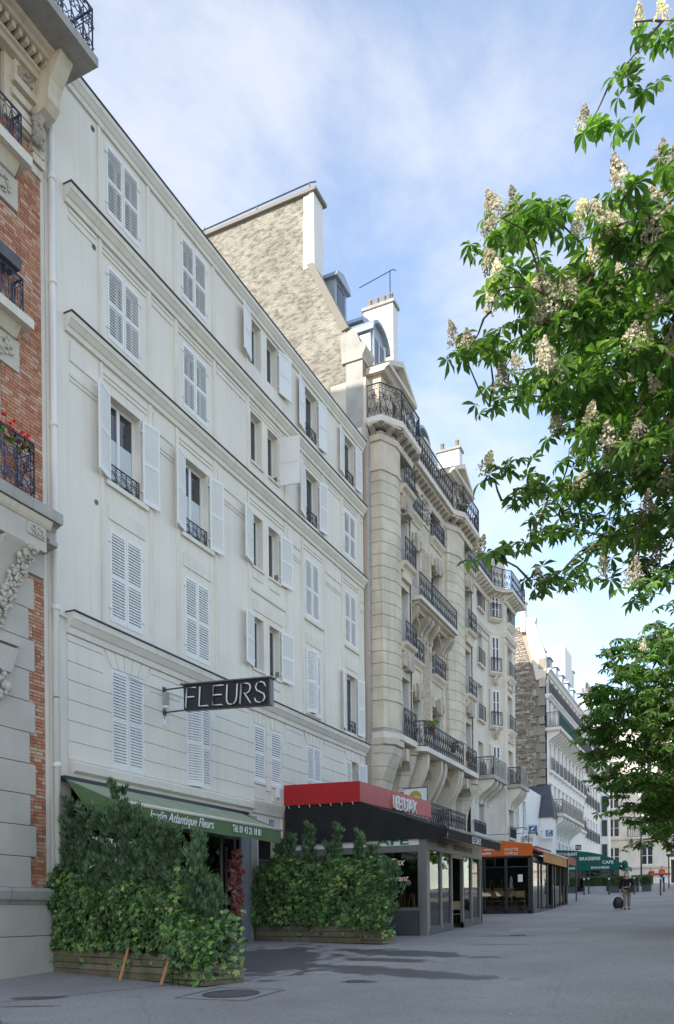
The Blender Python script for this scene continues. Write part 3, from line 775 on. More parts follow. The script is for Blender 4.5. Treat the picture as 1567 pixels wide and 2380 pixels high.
# round air vents, small grilles
for z in (19.2, 16.57, 13.84, 10.91):
    v = MB(); v.loft([[(x, 14.6 + .06 * math.cos(t), z + .06 * math.sin(t)) for t in [2 * math.pi * k / 12 for k in range(12)]] for x in (-.01, .012)])
    o = v.build('air_vent', 'stone_grey', WB)
    g = MB()
    for k in (-2, -1, 0, 1, 2): g.box(.012, .018, 14.6 - .05, 14.6 + .05, z + k * .02 - .004, z + k * .02 + .004)
    g.build('vent_slats', 'iron', o)
for c, z in (('Cb', 12.15), ('Cb', 9.12), ('Cb', 15.2)):
    g = MB(); a, b, z0, z1 = WIN[c, 2]
    for i in range(2):
        for k in range(4): g.box(-.17 + i * .07, -.115 + i * .07, b - .012, b - .004, z + k * .045, z + k * .045 + .03)
    g.build('air_grille', 'ledge_lead', WB)
# flower shop room behind the front
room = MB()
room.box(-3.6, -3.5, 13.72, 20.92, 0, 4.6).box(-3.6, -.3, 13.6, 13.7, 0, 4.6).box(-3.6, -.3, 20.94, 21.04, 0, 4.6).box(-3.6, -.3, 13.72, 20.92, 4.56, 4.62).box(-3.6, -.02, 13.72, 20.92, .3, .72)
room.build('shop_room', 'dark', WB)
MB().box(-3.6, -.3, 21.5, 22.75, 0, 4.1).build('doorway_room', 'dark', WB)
MB().box(-.12, -.02, 13.74, 20.3, gz(14) - .3, 1.42).build('stall_riser', 'stone_pale', WB)
sf = MB()
for y in (13.76, 15.3, 16.9, 18.5, 19.6, 20.28, 20.86): sf.box(-.10, -.03, y - .03, y + .03, .72, 4.5)
sf.box(-.10, -.03, 13.75, 20.9, 3.85, 3.93).box(-.10, -.03, 13.75, 20.9, 1.42, 1.5)
sfo = sf.build('shop_frame', 'grey_frame', WB)
for a, b in ((13.8, 15.26), (15.34, 16.86), (16.94, 18.46), (18.54, 19.56), (19.64, 20.24)):
    MB().box(-.07, -.062, a, b, 1.5, 3.85).build('pane', 'glass', sfo)
MB().box(-.02, .08, 20.95, 21.3, gz(21) - .4, 4.6).build('shop_pillar', 'stone_grey', WB)
MB().box(-.02, .06, 20.45, 20.9, 1.0, 4.4).build('glazed_pillar', 'zinc', WB)
dr = MB(); dr.box(-.2, -.14, 21.55, 22.7, 1.0, 3.4)
dr.build('door', 'grey_panel', WB)
MB().bbox(0, .05, 22.9, 23.3, gz(23) - .3, 4.7, .02).build('door_pilaster', 'stone_pale', WB)
# house number plate 55
pl = MB().box(.0, .012, 22.16, 22.42, 4.38, 4.6).build('number_plate', 'blue_plate', WB)
for yy in (22.175, 22.295): lettering('5', .2, (.014, yy, 4.43), (0, 1, 0), (0, 0, 1), 'white_print', pl, width=.10, bold=.004)
# down-pipe at the junction with the brick building
DP = thing('drainpipe', 'cream painted drainpipe running down between the brick and white buildings', 'drainpipe', (.12, 13.24, gz(13)))
MB().tube([(.09, 13.24, 2.35), (.09, 13.24, 19.6)], .065, 12).build('pipe', 'pipe_paint', DP, True)
for z in (17.0, 14.85, 11.9, 8.1, 4.85):
    MB().lathe([(.065, -.05), (.085, -.04), (.085, .02), (.067, .06)], (.09, 13.24, z), 12).build('collar', 'pipe_paint', DP, True)
MB().lathe([(.066, -.012), (.068, 0), (.066, .012)], (.09, 13.24, 6.25), 12).build('seal_ring', 'green_print', DP, True)
# second pipe between white and stone buildings
DP2 = thing('drainpipe', 'thin grey zinc drainpipe between the white and the ornate stone building', 'drainpipe', (.12, 29.85, gz(30)))
MB().tube([(.10, 29.80, 5.6), (.10, 29.82, 12), (.10, 29.84, 20.6), (.30, 29.9, 20.9)], .06, 8).build('pipe', 'zinc', DP2, True)
for z in (19, 16.3, 13.6, 10.9, 8.2, 6.4): MB().lathe([(.06, -.03), (.075, -.02), (.075, .02), (.06, .03)], (.10, 29.82, z), 8).build('collar', 'zinc', DP2, True)
# ================================================================ brick building on the left
BB = thing('brick_building', 'orange brick and carved stone building with iron balconies at the left edge', 'building', (-5, 6, gz(6)))
PB = FX(-.03)
w = wall(MB(), PB, -40, 13.06, 0, 19.0, [(10.6, 11.93, 10.0, 12.3), (10.6, 11.93, 13.5, 15.6), (10.6, 11.93, 16.7, 18.3)], .3)
w.build('wall', 'mortar', BB)
MB().box(-12, -.4, -40, 13.04, .2, 27.5).build('rear_body', 'stone_pale', BB)  # unseen body stretched on behind the camera to throw shade over the pavement
MB().prism([(-12, 27.4), (-.3, 27.4), (-1.9, 32.3), (-10, 33.2)], 'y', -40, 13.0).build('roof', 'slate', BB)  # unseen roof, raised to widen the building's shadow on the pavement
MB().box(-.1, .0, 13.005, 13.13, 2.3, 17.2).build('edge_strip', 'stone_pale', BB)
# bricks: courses of headers and stretchers, each brick its own piece
bl, bh, bj = .20, .062, .011
BRK = {}
def brick_mesh(l):
    l = round(l, 2)
    if l not in BRK: BRK[l] = MB().bbox(-.02, .028, 0, l, 0, bh, .004).mesh('brick')
    return BRK[l]
bricks = []
def lay(z0, z1, left, right):
    k = 0; z = z0
    while z + bh <= z1:
        a = left(z); y = right; st = k % 2 == 0; first = True
        while y > a + .03:
            l = bl if st else bl * .48
            if first and k % 3 == 1: l *= .5
            first = False
            l = min(l, y - a); l = round(l, 2)
            if l >= .04: bricks.append((y - l, z, l))
            y -= l + bj
            st = (not st) if k % 4 < 2 else True
        z += bh + bj; k += 1
bh_blk = .62
def q_edge(z):
    i = int((z - 2.3) / bh_blk)
    return 12.72 if i % 2 else 12.57
lay(2.30, 8.60, q_edge, 13.0)
lay(9.86, 17.35, lambda z: 11.95 if not (12.45 < z < 13.30 or 15.62 < z < 16.5) else 12.37, 13.0)
bricks.sort(key=lambda b: (b[0] - 12.7) ** 2 + (b[1] - 6) ** 2 * .1)
for y, z, l in bricks[:300]: obj('brick', brick_mesh(l), 'brick', BB, loc=(-.03, y, z))
mb = MB()
for y, z, l in bricks[300:]: mb.bbox(-.05, -.002, y, y + l, z, z + bh, .004)
mb.build('bricks', 'brick', BB, kind='stuff')
# stone quoins
k = 0
z = 2.30
while z < 8.5:
    e = 12.70 if k % 2 else 12.55
    MB().bbox(-.05, .03, 11.0, e, z + .008, z + bh_blk - .008, .018).build('stone_block', 'stone_quoin', BB)
    z += bh_blk; k += 1
MB().bbox(-.05, .03, 12.0, 13.0, 8.62, 9.5, .02).build('stone_block', 'stone_quoin', BB)
# plinth and its moulded sill
MB().bbox(-.3, .14, -40, 13.3, -1, 1.33, .012).build('plinth_stone', 'stone_quoin', BB)
MB().bbox(-.3, .12, -40, 13.28, 1.345, 2.0, .012).build('plinth_stone', 'stone_quoin', BB)
for a, b in ((8, 11.86), (11.875, 13.34)):
    mb = MB(); moulding(mb, FX(0), a, b, [(-.2, 1.96), (.14, 1.96), (.17, 2.02), (.22, 2.06), (.23, 2.22), (.19, 2.29), (-.2, 2.32)]); mb.build('plinth_sill', 'stone_grey', BB)
def carving(name, x, y0, y1, z0, z1, n, r, mat, parent, line=None):
    """lumpy carved foliage: overlapping leaf-like bosses"""
    mb = MB()
    for i in range(n):
        t = (i + .5) / n
        if line:
            y, z, xx = line(t); y += random.uniform(-1, 1) * (y1 - y0) / 2; z += random.uniform(-.03, .03)
        else: y, z, xx = random.uniform(y0, y1), random.uniform(z0, z1), x
        s = r * random.uniform(.6, 1.2)
        mb.ball((xx + random.uniform(0, r * .5), y, z), (s * .8, s, s * random.uniform(.7, 1.3)), 6, 4)
    return mb.build(name, mat, parent, True)
# great carved console under the balcony
con = MB()
N = 14; rings = []
def con_prof(t): return (.03 + .50 * (t ** 1.7) + .03 * math.sin(t * 6))
for yy in (11.55, 12.30):
    rings.append([(con_prof(i / N), yy - .45 * (1 - i / N) ** 1.2, 7.15 + 1.75 * i / N) for i in range(N + 1)] + [(-.02, yy, 8.9), (-.02, yy - .45, 7.15)])
con.loft(rings); cono = con.build('console', 'stone_quoin', BB)
carving('garland', 0, -.17, .17, 0, 0, 150, .05, 'stone_quoin', cono, lambda t: (11.60 + .52 * (1 - (1 - t) ** 1.3), 7.25 + 1.6 * t, con_prof(t) + .05))
MB().bbox(-.05, .42, 11.2, 12.66, 8.95, 9.5, .02).build('entablature_block', 'stone_quoin', BB)
blk = MB().bbox(.42, .45, 12.15, 12.6, 9.16, 9.40, .02).build('carved_panel', 'stone_quoin', BB)
carving('relief', .46, 12.2, 12.55, 9.2, 9.36, 24, .03, 'stone_quoin', blk)
mb = MB(); moulding(mb, FX(0), 11.0, 12.74, [(0, 9.42), (.44, 9.42), (.48, 9.48), (.52, 9.58), (0, 9.58)]); mb.build('moulding', 'stone', BB)
# smaller carved scroll below the console
MB().bbox(-.02, .14, 11.2, 12.24, 7.0, 7.12, .02).build('console_base', 'stone_quoin', BB)
MB().prism([(11.2, 6.45), (12.02, 6.45), (12.2, 6.95), (11.2, 6.95)], 'x', -.02, .12).build('console_base', 'stone_quoin', BB)
carving('scroll_carving', .14, 11.5, 11.9, 5.9, 6.5, 26, .08, 'stone_quoin', BB)
# first balcony: grey slab with a hollowed end, iron railing, geraniums
for a, b in ((10, 12.18), (12.19, 12.98)):
    MB().bbox(0, .56, a, b, 9.60, 9.82, .012).build('balcony_slab', 'stone_grey', BB)
mb = MB(); mb.prism([(.02, 9.59), (.50, 9.59), (.40, 9.55), (.34, 9.46), (.34, 9.34), (.42, 9.26), (.42, 9.18), (.02, 9.1)], 'y', 12.74, 12.97); mb.build('slab_bracket', 'stone_grey', BB)
railing((.46, 11.0, 9.84), (.46, 12.30, 9.84), 1.08, 'iron_blue', BB, .16, .013, 'scroll')
railing((.46, 12.30, 9.84), (.02, 12.30, 9.84), 1.08, 'iron_blue', BB, .16, .013, 'scroll')
GER = thing('geranium', 'red geraniums over the blue iron balcony at the left edge', 'flowers', (.4, 11.9, 10.85))
mb = MB()
for i in range(38):
    c = (random.uniform(.25, .5), random.uniform(11.45, 12.25), 10.9 + abs(random.gauss(0, .09)))
    for _ in range(3):
        n = Vector((random.uniform(-1, 1), random.uniform(-1, 1), random.uniform(-.3, 1))).normalized()
        stamp(mb, [(-.5, -.5, 0), (.5, -.5, 0), (.5, .5, 0), (-.5, .5, 0)], [(0, 1, 2, 3)], rot_to(n, random.random() * 6), Vector(c) + n * .02, .05)
mb.build('blossom', 'geranium', GER)
mb = MB()
for i in range(60):
    n = Vector((random.uniform(-1, 1), random.uniform(-1, 1), random.uniform(-.3, 1))).normalized()
    stamp(mb, [(-.5, -.5, 0), (.5, -.5, 0), (.5, .5, 0), (-.5, .5, 0)], [(0, 1, 2, 3)], rot_to(n, random.random() * 6), (random.uniform(.3, .5), random.uniform(11.4, 12.25), random.uniform(10.7, 10.92)), .07)
mb.build('leaves', 'ivy', GER)
# upper small balconies with stone slabs and carved keystone panels
for z, top in ((13.28, 13.46), (16.47, 16.67)):
    MB().bbox(-.05, .36, 10.4, 12.45, z, top, .012).build('balcony_slab', 'stone_pale', BB)
    mb = MB(); moulding(mb, FX(0), 10.4, 12.25, [(0, z - .22), (.1, z - .22), (.16, z - .12), (.24, z), (0, z)]); mb.build('moulding', 'stone', BB)
    pan = MB().bbox(-.05, .05, 11.0, 12.36, z - .82, z - .22, .02).build('carved_panel', 'stone_quoin', BB)
    carving('relief', .06, 11.5, 12.15, z - .7, z - .3, 40, .05, 'stone_quoin', pan)
    railing((.30, 10.6, top + .02), (.30, 12.22, top + .02), .66, 'iron_blue', BB, .15, .011, 'oval')
    railing((.30, 12.22, top + .02), (.02, 12.22, top + .02), .66, 'iron_blue', BB, .15, .011, 'plain')
MB().bbox(.05, .36, 10.6, 12.14, 14.22, 14.46, .02).build('window_box', 'ledge_lead', BB)
casement(FX(0), 10.6, 11.93, 10.0, 12.3, -.26, BB, 2, 2); casement(FX(0), 10.6, 11.93, 13.5, 15.6, -.26, BB, 2, 2); casement(FX(0), 10.6, 11.93, 16.7, 18.3, -.26, BB, 2, 2)
# carved capital and crowning cornice
MB().bbox(-.05, .05, 12.05, 13.02, 17.36, 18.62, .02).build('frieze', 'stone', BB)
for z, d in ((17.40, .12), (17.62, .10), (17.84, .12), (18.10, .16)):
    MB().bbox(.0, d, 12.2, 12.86, z, z + .15, .02).build('band', 'stone', BB)
for z, d, yy in ((16.78, .05, 13.03), (16.98, .10, 13.06), (17.2, .08, 13.04)):
    MB().bbox(-.05, d, 12.72, yy, z, z + .17, .03).build('band', 'stone', BB)
carving('capital_carving', .14, 12.7, 12.95, 17.3, 17.95, 46, .075, 'stone_dark', BB)
pan = MB().bbox(.0, .12, 12.25, 12.78, 18.28, 18.58, .02).build('carved_panel', 'stone', BB)
carving('relief', .12, 12.35, 12.72, 18.32, 18.54, 26, .05, 'stone_dark', pan)
mb = MB(); moulding(mb, FX(0), 8, 12.88, [(0, 18.58), (.20, 18.58), (.24, 18.64), (.30, 18.66), (.30, 18.72), (0, 18.72)]); mb.build('moulding', 'stone', BB)
for i in range(24):
    y = 12.74 - i * .17
    MB().bbox(.2, .44, y, y + .085, 18.725, 18.84, .012).build('dentil', 'stone', BB)
mb = MB(); moulding(mb, FX(0), 8, 12.98, [(0, 18.84), (.50, 18.84), (.54, 18.88), (.62, 18.90), (.66, 18.95), (0, 18.95)]); mb.build('moulding', 'stone', BB)
# scrolled modillion at the corner
mb = MB(); mb.prism([(.02, 17.95), (.12, 17.9), (.34, 17.98), (.46, 18.12), (.46, 18.3), (.52, 18.5), (.66, 18.68), (.80, 18.9), (.80, 18.95), (.02, 18.95)], 'y', 12.78, 13.12); mb.build('modillion', 'stone', BB)
MB().bbox(-.2, 1.20, 5, 13.42, 18.955, 19.14, .015).build('balcony_slab', 'stone_grey', BB)
railing((1.12, 8, 19.15), (1.12, 13.34, 19.15), .95, 'iron_blue', BB, .17, .013, 'scroll')
railing((1.12, 13.34, 19.15), (.1, 13.34, 19.15), .95, 'iron_blue', BB, .15, .013, 'plain')
MB().box(-1.2, -.2, -40, 13.05, 19.0, 27.4).build('attic_wall', 'stone', BB)
# ================================================================ ornate stone building (two bays and a recess)
SB = thing('stone_building', 'ornate tan limestone building with polygonal bays, iron balconies and big consoles', 'building', (-5, 36, gz(36)))
YA0, YA1 = 30.1, 33.2           # bay A
YB0, YB1 = 38.4, 42.2           # bay B
XF, XR = .9, .45                # bay front, recess
FL = {1: 8.72, 2: 12.5, 3: 15.7, 4: 18.75}
MB().box(-11, .0, 29.75, 42.3, 0, 20.5).build('rear_body', 'stone_pale', SB)
MB().box(-.05, .12, 29.7, 30.08, 4, 20.6).build('brick_edge', 'brick_pale', SB)
mb = MB()
for i in range(150):                                  # thin brick return visible beside the pipe
    z = 5.6 + i * .098
    mb.bbox(.06, .135, 29.71, 30.06, z, z + .082, .006)
mb.build('bricks', 'brick_pale', SB, kind='stuff')
def bay_poly(y0, y1, g=0.0):
    return [(-.1, y0 + g), (.58 - g * .6, y0 + g), (XF - g, y0 + .7), (XF - g, y1 - .7), (.58 - g * .6, y1 - g), (-.1, y1 - g)]
# stone courses of the bay piers with recessed joints
def bay(y0, y1, wy0, wy1):
    ch = .34; z = 8.9
    core = MB(); core.prism([(-.1, y0 + .02), (.565, y0 + .02), (XF - .02, y0 + .7), (XF - .02, wy0 - .0), (-.1, wy0)], 'z', 8.6, 20.4)
    core.prism([(-.1, wy1), (XF - .02, wy1), (XF - .02, y1 - .7), (.565, y1 - .02), (-.1, y1 - .02)], 'z', 8.6, 20.4)
    core.build('pier_core', 'stone_grey', SB)
    k = 0
    while z < 20.0:
        if z < 9.9: hgt = 1.1
        else: hgt = .47
        if z > 18.9: hgt = 1.3
        g = .0
        for poly in ([(-.1, y0), (.58, y0), (XF, y0 + .7), (XF, wy0), (-.1, wy0)], [(-.1, wy1), (XF, wy1), (XF, y1 - .7), (.58, y1), (-.1, y1)]):
            MB().prism(poly, 'z', z + .014, z + hgt - .014).build('stone_course', 'stone', SB)
        z += hgt; k += 1
    for zz, hh, ex in ((9.98, .12, .05), (18.86, .12, .06)):
        mb = MB(); mb.prism([(-.1, y0 - ex), (.58 + ex * .5, y0 - ex), (XF + ex, y0 + .7), (XF + ex, wy0 - .03), (-.1, wy0 - .03)], 'z', zz, zz + hh)
        mb.build('string_course', 'stone', SB)
    # window stack between the piers
    P = FX(XF - .06)
    ops = [(wy0 + .02, wy1 - .02, FL[1] + .1, FL[1] + 2.45), (wy0 + .02, wy1 - .02, FL[2] + .05, FL[2] + 2.3), (wy0 + .02, wy1 - .02, FL[3] + .05, FL[3] + 2.0), (wy0 + .02, wy1 - .02, FL[4] + .05, FL[4] + 1.75)]
    wall(MB(), P, wy0, wy1, 8.6, 20.5, ops, .42, (3,)).build('bay_wall', 'stone', SB)
    for i, (a, b, c, d) in enumerate(ops):
        casement(P, a, b, c, d, -.40, SB, 2, 2, pane='glass_dark')
        shutter(SB, (P.o.x - .02, b - .03, c), .36, d - c - (.55 if i == 3 else 0), math.pi / 2)
        f = i + 1
        if f > 1:      # little balcony: slab, consoles, railing
            mb = MB(); moulding(mb, FX(XF), a - .1, b + .1, [(-.06, FL[f] - .34), (.06, FL[f] - .32), (.10, FL[f] - .2), (.22, FL[f] - .12), (.26, FL[f]), (-.06, FL[f] + .01)]); mb.build('balcony_slab', 'stone', SB)
            railing((XF + .2, a - .06, FL[f] + .01), (XF + .2, b + .06, FL[f] + .01), .95 if f != 2 else .8, 'iron', SB, .15, .012)
            mb = MB(); mb.bbox(XF - .06, XF + .08, a + .05, b - .05, FL[f] - .62, FL[f] - .35, .03); mb.build('lintel', 'stone', SB)
            if f in (2, 4):
                mb = MB(); mb.prism([((a + b) / 2 - .22, FL[f] - 1.05), ((a + b) / 2 + .22, FL[f] - 1.05), ((a + b) / 2 + .32, FL[f] - .36), ((a + b) / 2 - .32, FL[f] - .36)], 'x', XF - .06, XF + .2); mb.build('keystone', 'stone_dark', SB)
                for sgn in (-1, 1): MB().bbox(XF - .06, XF + .14, (a + b) / 2 + sgn * .42 - .12, (a + b) / 2 + sgn * .42 + .12, FL[f] - .95, FL[f] - .45, .04).build('carved_bracket', 'stone_dark', SB)
bay(YA0, YA1, 31.32, 32.45); bay(YB0, YB1, 40.15, 41.4)
# recess wall between the bays with two window columns, brick between
PR = FX(XR)
mw = [(33.42, 34.65), (36.30, 37.68)]
ops = []; arch = []
for a, b in mw:
    ops += [(a, b, FL[1] + .1, FL[1] + 2.3), (a, b, FL[2] + .05, FL[2] + 1.95), (a, b, FL[3] + .05, FL[3] + 1.75), (a, b, FL[4] + .02, FL[4] + 1.75)]
arch = [1, 3, 5, 7]
wall(MB(), PR, 33.15, 38.45, 8.4, 20.5, ops, .38, arch).build('recess_wall', 'stone', SB)
for k, (a, b, c, d) in enumerate(ops):
    casement(PR, a, b, c, d, -.36, SB, 2, 2)
    shutter(SB, (XR - .02, b - .03, c), .33, (d - c) * (.62 if k in arch else .98), math.pi / 2)
    z = c; cu = (a + b) / 2
    if k in (1, 5, 3, 7):
        mb = MB(); moulding(mb, PR, a - .12, b + .12, [(-.05, c - .36), (.06, c - .34), (.10, c - .24), (.22, c - .12), (.24, c - .02), (-.05, c - .01)]); mb.build('balcony_slab', 'stone', SB)
        railing((XR + .18, a - .08, c), (XR + .18, b + .08, c), .85, 'iron', SB, .15, .012)
        N = 10; cu, r, cz = (a + b) / 2, (b - a) / 2, d - (b - a) / 2
        mb = MB(); mb.loft([[(x, cu + rr * math.cos(math.pi * i / N), cz + rr * math.sin(math.pi * i / N)) for i in range(N + 1) for rr in (r + .005,)] + [(x, cu + (r + .16) * math.cos(math.pi - math.pi * i / N), cz + (r + .16) * math.sin(math.pi - math.pi * i / N)) for i in range(N + 1)] for x in (XR - .03, XR + .06)])
        mb.build('archivolt', 'stone', SB)
        MB().prism([(cu - .09, d - .02), (cu + .09, d - .02), (cu + .15, d + .34), (cu - .15, d + .34)], 'x', XR - .03, XR + .16).build('keystone', 'stone', SB)
    else:
        mb = MB(); mb.prism([(a - .1, d + .02), (a + .25, d - .0), (cu - .2, d - .12), (cu + .2, d - .12), (b - .25, d), (b + .1, d + .02), (b + .1, d + .5), (a - .1, d + .5)], 'x', XR - .03, XR + .13); mb.build('lintel', 'stone', SB)
        MB().prism([(cu - .14, d - .22), (cu + .14, d - .22), (cu + .24, d + .48), (cu - .24, d + .48)], 'x', XR, XR + .24).build('keystone', 'stone_dark', SB)
        for sgn in (-1, 1): MB().bbox(XR, XR + .2, cu + sgn * .48 - .11, cu + sgn * .48 + .11, d + .02, d + .36, .04).build('carved_bracket', 'stone_dark', SB)
mb = MB()
z = 9.0
k = 0
while z < 17.8:
    y = 34.95 + (.1 if k % 2 else 0)
    while y < 35.9:
        mb.bbox(XR - .02, XR + .02, y, min(y + .205, 35.98), z, z + .062, .005); y += .22
    z += .075; k += 1
mb.build('bricks', 'brick_pale', SB, kind='stuff')
for z in [9.0 + .46 * i for i in range(20)]:
    for y0 in (34.72, 36.02, 37.78):
        MB().bbox(XR - .02, XR + .035, y0, y0 + (.22 if int(z * 10) % 2 else .26), z + .01, z + .45, .02).build('stone_block', 'stone', SB)
for a, b, z0, z1 in ((34.85, 36.1, 18.9, 20.3), (37.8, 38.35, 18.9, 20.3)):
    pan = MB().bbox(XR - .02, XR + .05, a, b, z0, z1, .03).build('carved_panel', 'stone', SB)
    carving('relief', XR + .06, a + .1, b - .1, z0 + .15, z1 - .2, 40, .09, 'stone_grey', pan)
# third-floor balcony across the recess on six consoles
MB().bbox(XR - .05, 1.12, 33.05, 38.3, 14.78, 14.95, .015).build('balcony_slab', 'stone_pale', SB)
mb = MB(); moulding(mb, PR, 33.2, 38.3, [(-.02, 14.56), (.25, 14.56), (.32, 14.64), (.5, 14.70), (.52, 14.78), (-.02, 14.78)]); mb.build('moulding', 'stone', SB)
for y in (33.3, 34.75, 35.2, 36.0, 37.78, 38.12):
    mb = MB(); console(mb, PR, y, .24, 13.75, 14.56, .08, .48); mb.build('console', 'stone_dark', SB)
    carving('console_carving', XR + .14, y - .08, y + .08, 13.3, 13.7, 8, .06, 'stone_dark', SB)
railing((1.05, 33.1, 14.96), (1.05, 38.25, 14.96), .98, 'iron', SB, .15, .013)
# main balcony at first-floor level: slab sections, consoles, railing with flower pots
def slab(y0, y1, x, z, name='balcony_slab'):
    mb = MB(); mb.prism([(-.1, z - .26), (x - .16, z - .26), (x - .06, z - .14), (x, z - .12), (x, z), (-.1, z)], 'y', y0, y1); mb.build(name, 'stone_pale', SB)
mb = MB(); mb.prism([(-.1, YA0 - .12), (.62, YA0 - .12), (1.05, YA0 + .66), (1.05, YA1 - .1), (-.1, YA1 - .1)], 'z', 8.5, 8.74); mb.build('balcony_slab', 'stone_pale', SB)
mb = MB(); mb.prism([(-.1, YB0 + .1), (.9, YB0 + .15), (1.1, YB0 + .7), (1.1, YB1 - .6), (.7, YB1), (-.1, YB1)], 'z', 8.5, 8.74); mb.build('balcony_slab', 'stone_pale', SB)
mb = MB(); mb.prism([(.3, 32.55), (1.2, 32.55), (1.42, 32.8), (1.42, 38.1), (1.2, 38.4), (.3, 38.4)], 'z', 8.36, 8.56); mb.build('balcony_slab', 'stone_pale', SB)
railing((1.34, 32.72, 8.57), (1.34, 38.15, 8.57), 1.04, 'iron', SB, .14, .014)
railing((.9, 32.62, 8.57), (1.34, 32.72, 8.57), 1.04, 'iron', SB, .14, .014)
railing((1.0, 31.25, 8.75), (1.0, 32.6, 8.75), 1.1, 'iron', SB, .14, .014)
railing((1.02, 40.0, 8.75), (1.02, 41.5, 8.75), 1.1, 'iron', SB, .14, .014)
# lower wall with bulging piers and S-shaped brackets
lo = [(31.55, 32.35, 5.0, 7.9), (33.7, 34.9, 3.4, 7.7), (36.3, 37.5, 3.4, 7.7), (40.3, 41.3, 3.4, 7.9)]
wall(MB(), FX(.15), 29.75, 42.3, 0, 8.5, lo, .4).build('lower_wall', 'stone', SB)
for a, b, c, d in lo: casement(FX(.15), a, b, c, d, -.36, SB, 2, 3)
for a, b, c, d in lo[1:3]: shutter(SB, (.12, b - .03, c), .36, d - c, math.pi / 2)
def corbel_pier(y0, y1, chamfer=True):
    lv = [(4.4, .30), (5.35, .32), (5.45, .44), (5.75, .44), (5.85, .36), (6.4, .38), (6.9, .48), (7.4, .66), (7.9, .86), (8.2, .92), (8.24, 1.0), (8.5, 1.0)]
    prev = None
    for (z, x), (z2, x2) in zip(lv[:-1], lv[1:]):
        g = .008
        rr = []
        for zz, xx in ((z + g, x), (z2 - g, x2)):
            c = min(.35, xx * .4)
            rr.append([(-.05, y0, zz), (xx - c, y0, zz), (xx, y0 + c, zz), (xx, y1 - c * .4, zz), (xx - c * .4, y1, zz), (-.05, y1, zz)])
        MB().loft(rr).build('stone_course', 'stone', SB)
corbel_pier(29.95, 31.35); corbel_pier(32.4, 33.05); corbel_pier(38.6, 39.5); corbel_pier(41.2, 42.0)
for y, hgt in ((33.35, 8.36), (35.15, 8.36), (35.75, 8.36), (37.75, 8.36), (38.15, 8.36)):
    mb = MB(); console(mb, FX(.15), y, .26, 5.2, hgt, .1, 1.12); mb.build('console', 'stone', SB)
    mb = MB(); mb.bbox(.1, 1.1, y - .17, y + .17, 8.12, 8.35, .02); mb.build('console_cap', 'stone', SB)
    MB().bbox(.1, .32, y - .17, y + .17, 4.95, 5.2, .02).build('console_foot', 'stone', SB)
for a, b in ((31.35, 32.4), (33.5, 35.0), (35.9, 37.6), (39.5, 41.2)):       # flattened arches under the balcony
    N = 8; cu, r = (a + b) / 2, (b - a) / 2
    mb = MB(); arc = [(cu + r * math.cos(math.pi * i / N), 7.55 + .5 * math.sin(math.pi * i / N)) for i in range(N + 1)]
    for i in range(N):
        mb.prism([arc[i], arc[i + 1], (arc[i + 1][0], 8.35), (arc[i][0], 8.35)], 'x', .16, .82)
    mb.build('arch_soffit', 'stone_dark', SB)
    MB().prism([(cu - .12, 7.85), (cu + .12, 7.85), (cu + .17, 8.34), (cu - .17, 8.34)], 'x', .6, .9).build('keystone', 'stone', SB)
for a, b in ((34.25, 36.85), (37.2, 39.5)):
    MB().bbox(.1, 1.06, a - .06, b + .06, 5.18, 5.33, .02).build('balcony_slab', 'stone_pale', SB)
    railing((1.0, a, 5.34), (1.0, b, 5.34), 1.12, 'iron', SB, .12, .015); railing((.4, a, 5.34), (1.0, a, 5.34), 1.12, 'iron', SB, .15, .015)
# crowning cornice: modillions, slab, railing
def crown(pts, z):
    for i in range(len(pts) - 1):
        p, q = Vector((*pts[i], 0)), Vector((*pts[i + 1], 0)); L = (q - p).length; d = (q - p).normalized(); nrm = Vector((d.y, -d.x, 0))
        P = Plane((p.x, p.y), (d.x, d.y), (nrm.x, nrm.y))
        n = max(1, int(L / .42))
        for k in range(n):
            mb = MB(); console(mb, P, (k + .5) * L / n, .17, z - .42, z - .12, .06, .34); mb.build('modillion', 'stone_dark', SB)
        mb = MB(); moulding(mb, P, -.02, L + .02, [(-.05, z - .62), (.06, z - .62), (.09, z - .5), (.10, z - .42), (-.05, z - .42)]); mb.build('moulding', 'stone', SB)
        mb = MB(); moulding(mb, P, 0, L, [(-.05, z - .12), (.34, z - .12), (.36, z - .05), (-.05, z - .05)]); mb.build('moulding', 'stone', SB)
bayA = [(.0, YA0 - .02), (.55, YA0 - .02), (XF, YA0 + .7), (XF, YA1 - .6), (.6, YA1)]
line = bayA + [(.45, 33.25), (.45, 38.3), (.55, YB0), (XF, YB0 + .7), (XF, YB1 - .7), (.6, YB1)]
crown(line, 20.62)
top = [(-.1, YA0 - .3), (.72, YA0 - .3), (1.28, YA0 + .55), (1.28, YA1 - .45), (.95, YA1 + .1), (.95, YB0 - .05), (1.3, YB0 + .5), (1.3, YB1 - .6), (.9, YB1 + .1), (-.1, YB1 + .1)]
MB().prism(top, 'z', 20.58, 20.82).build('cornice_slab', 'stone_pale', SB)
for p, q in zip(top[:-1], top[1:]):
    ins = lambda a: (a[0] - .07 if a[0] > 0 else a[0], a[1] + (.07 if a[1] < 31 else 0))
    a, b = ins(p), ins(q); railing((a[0], a[1], 20.83), (b[0], b[1], 20.83), 1.25, 'iron', SB, .15, .014)
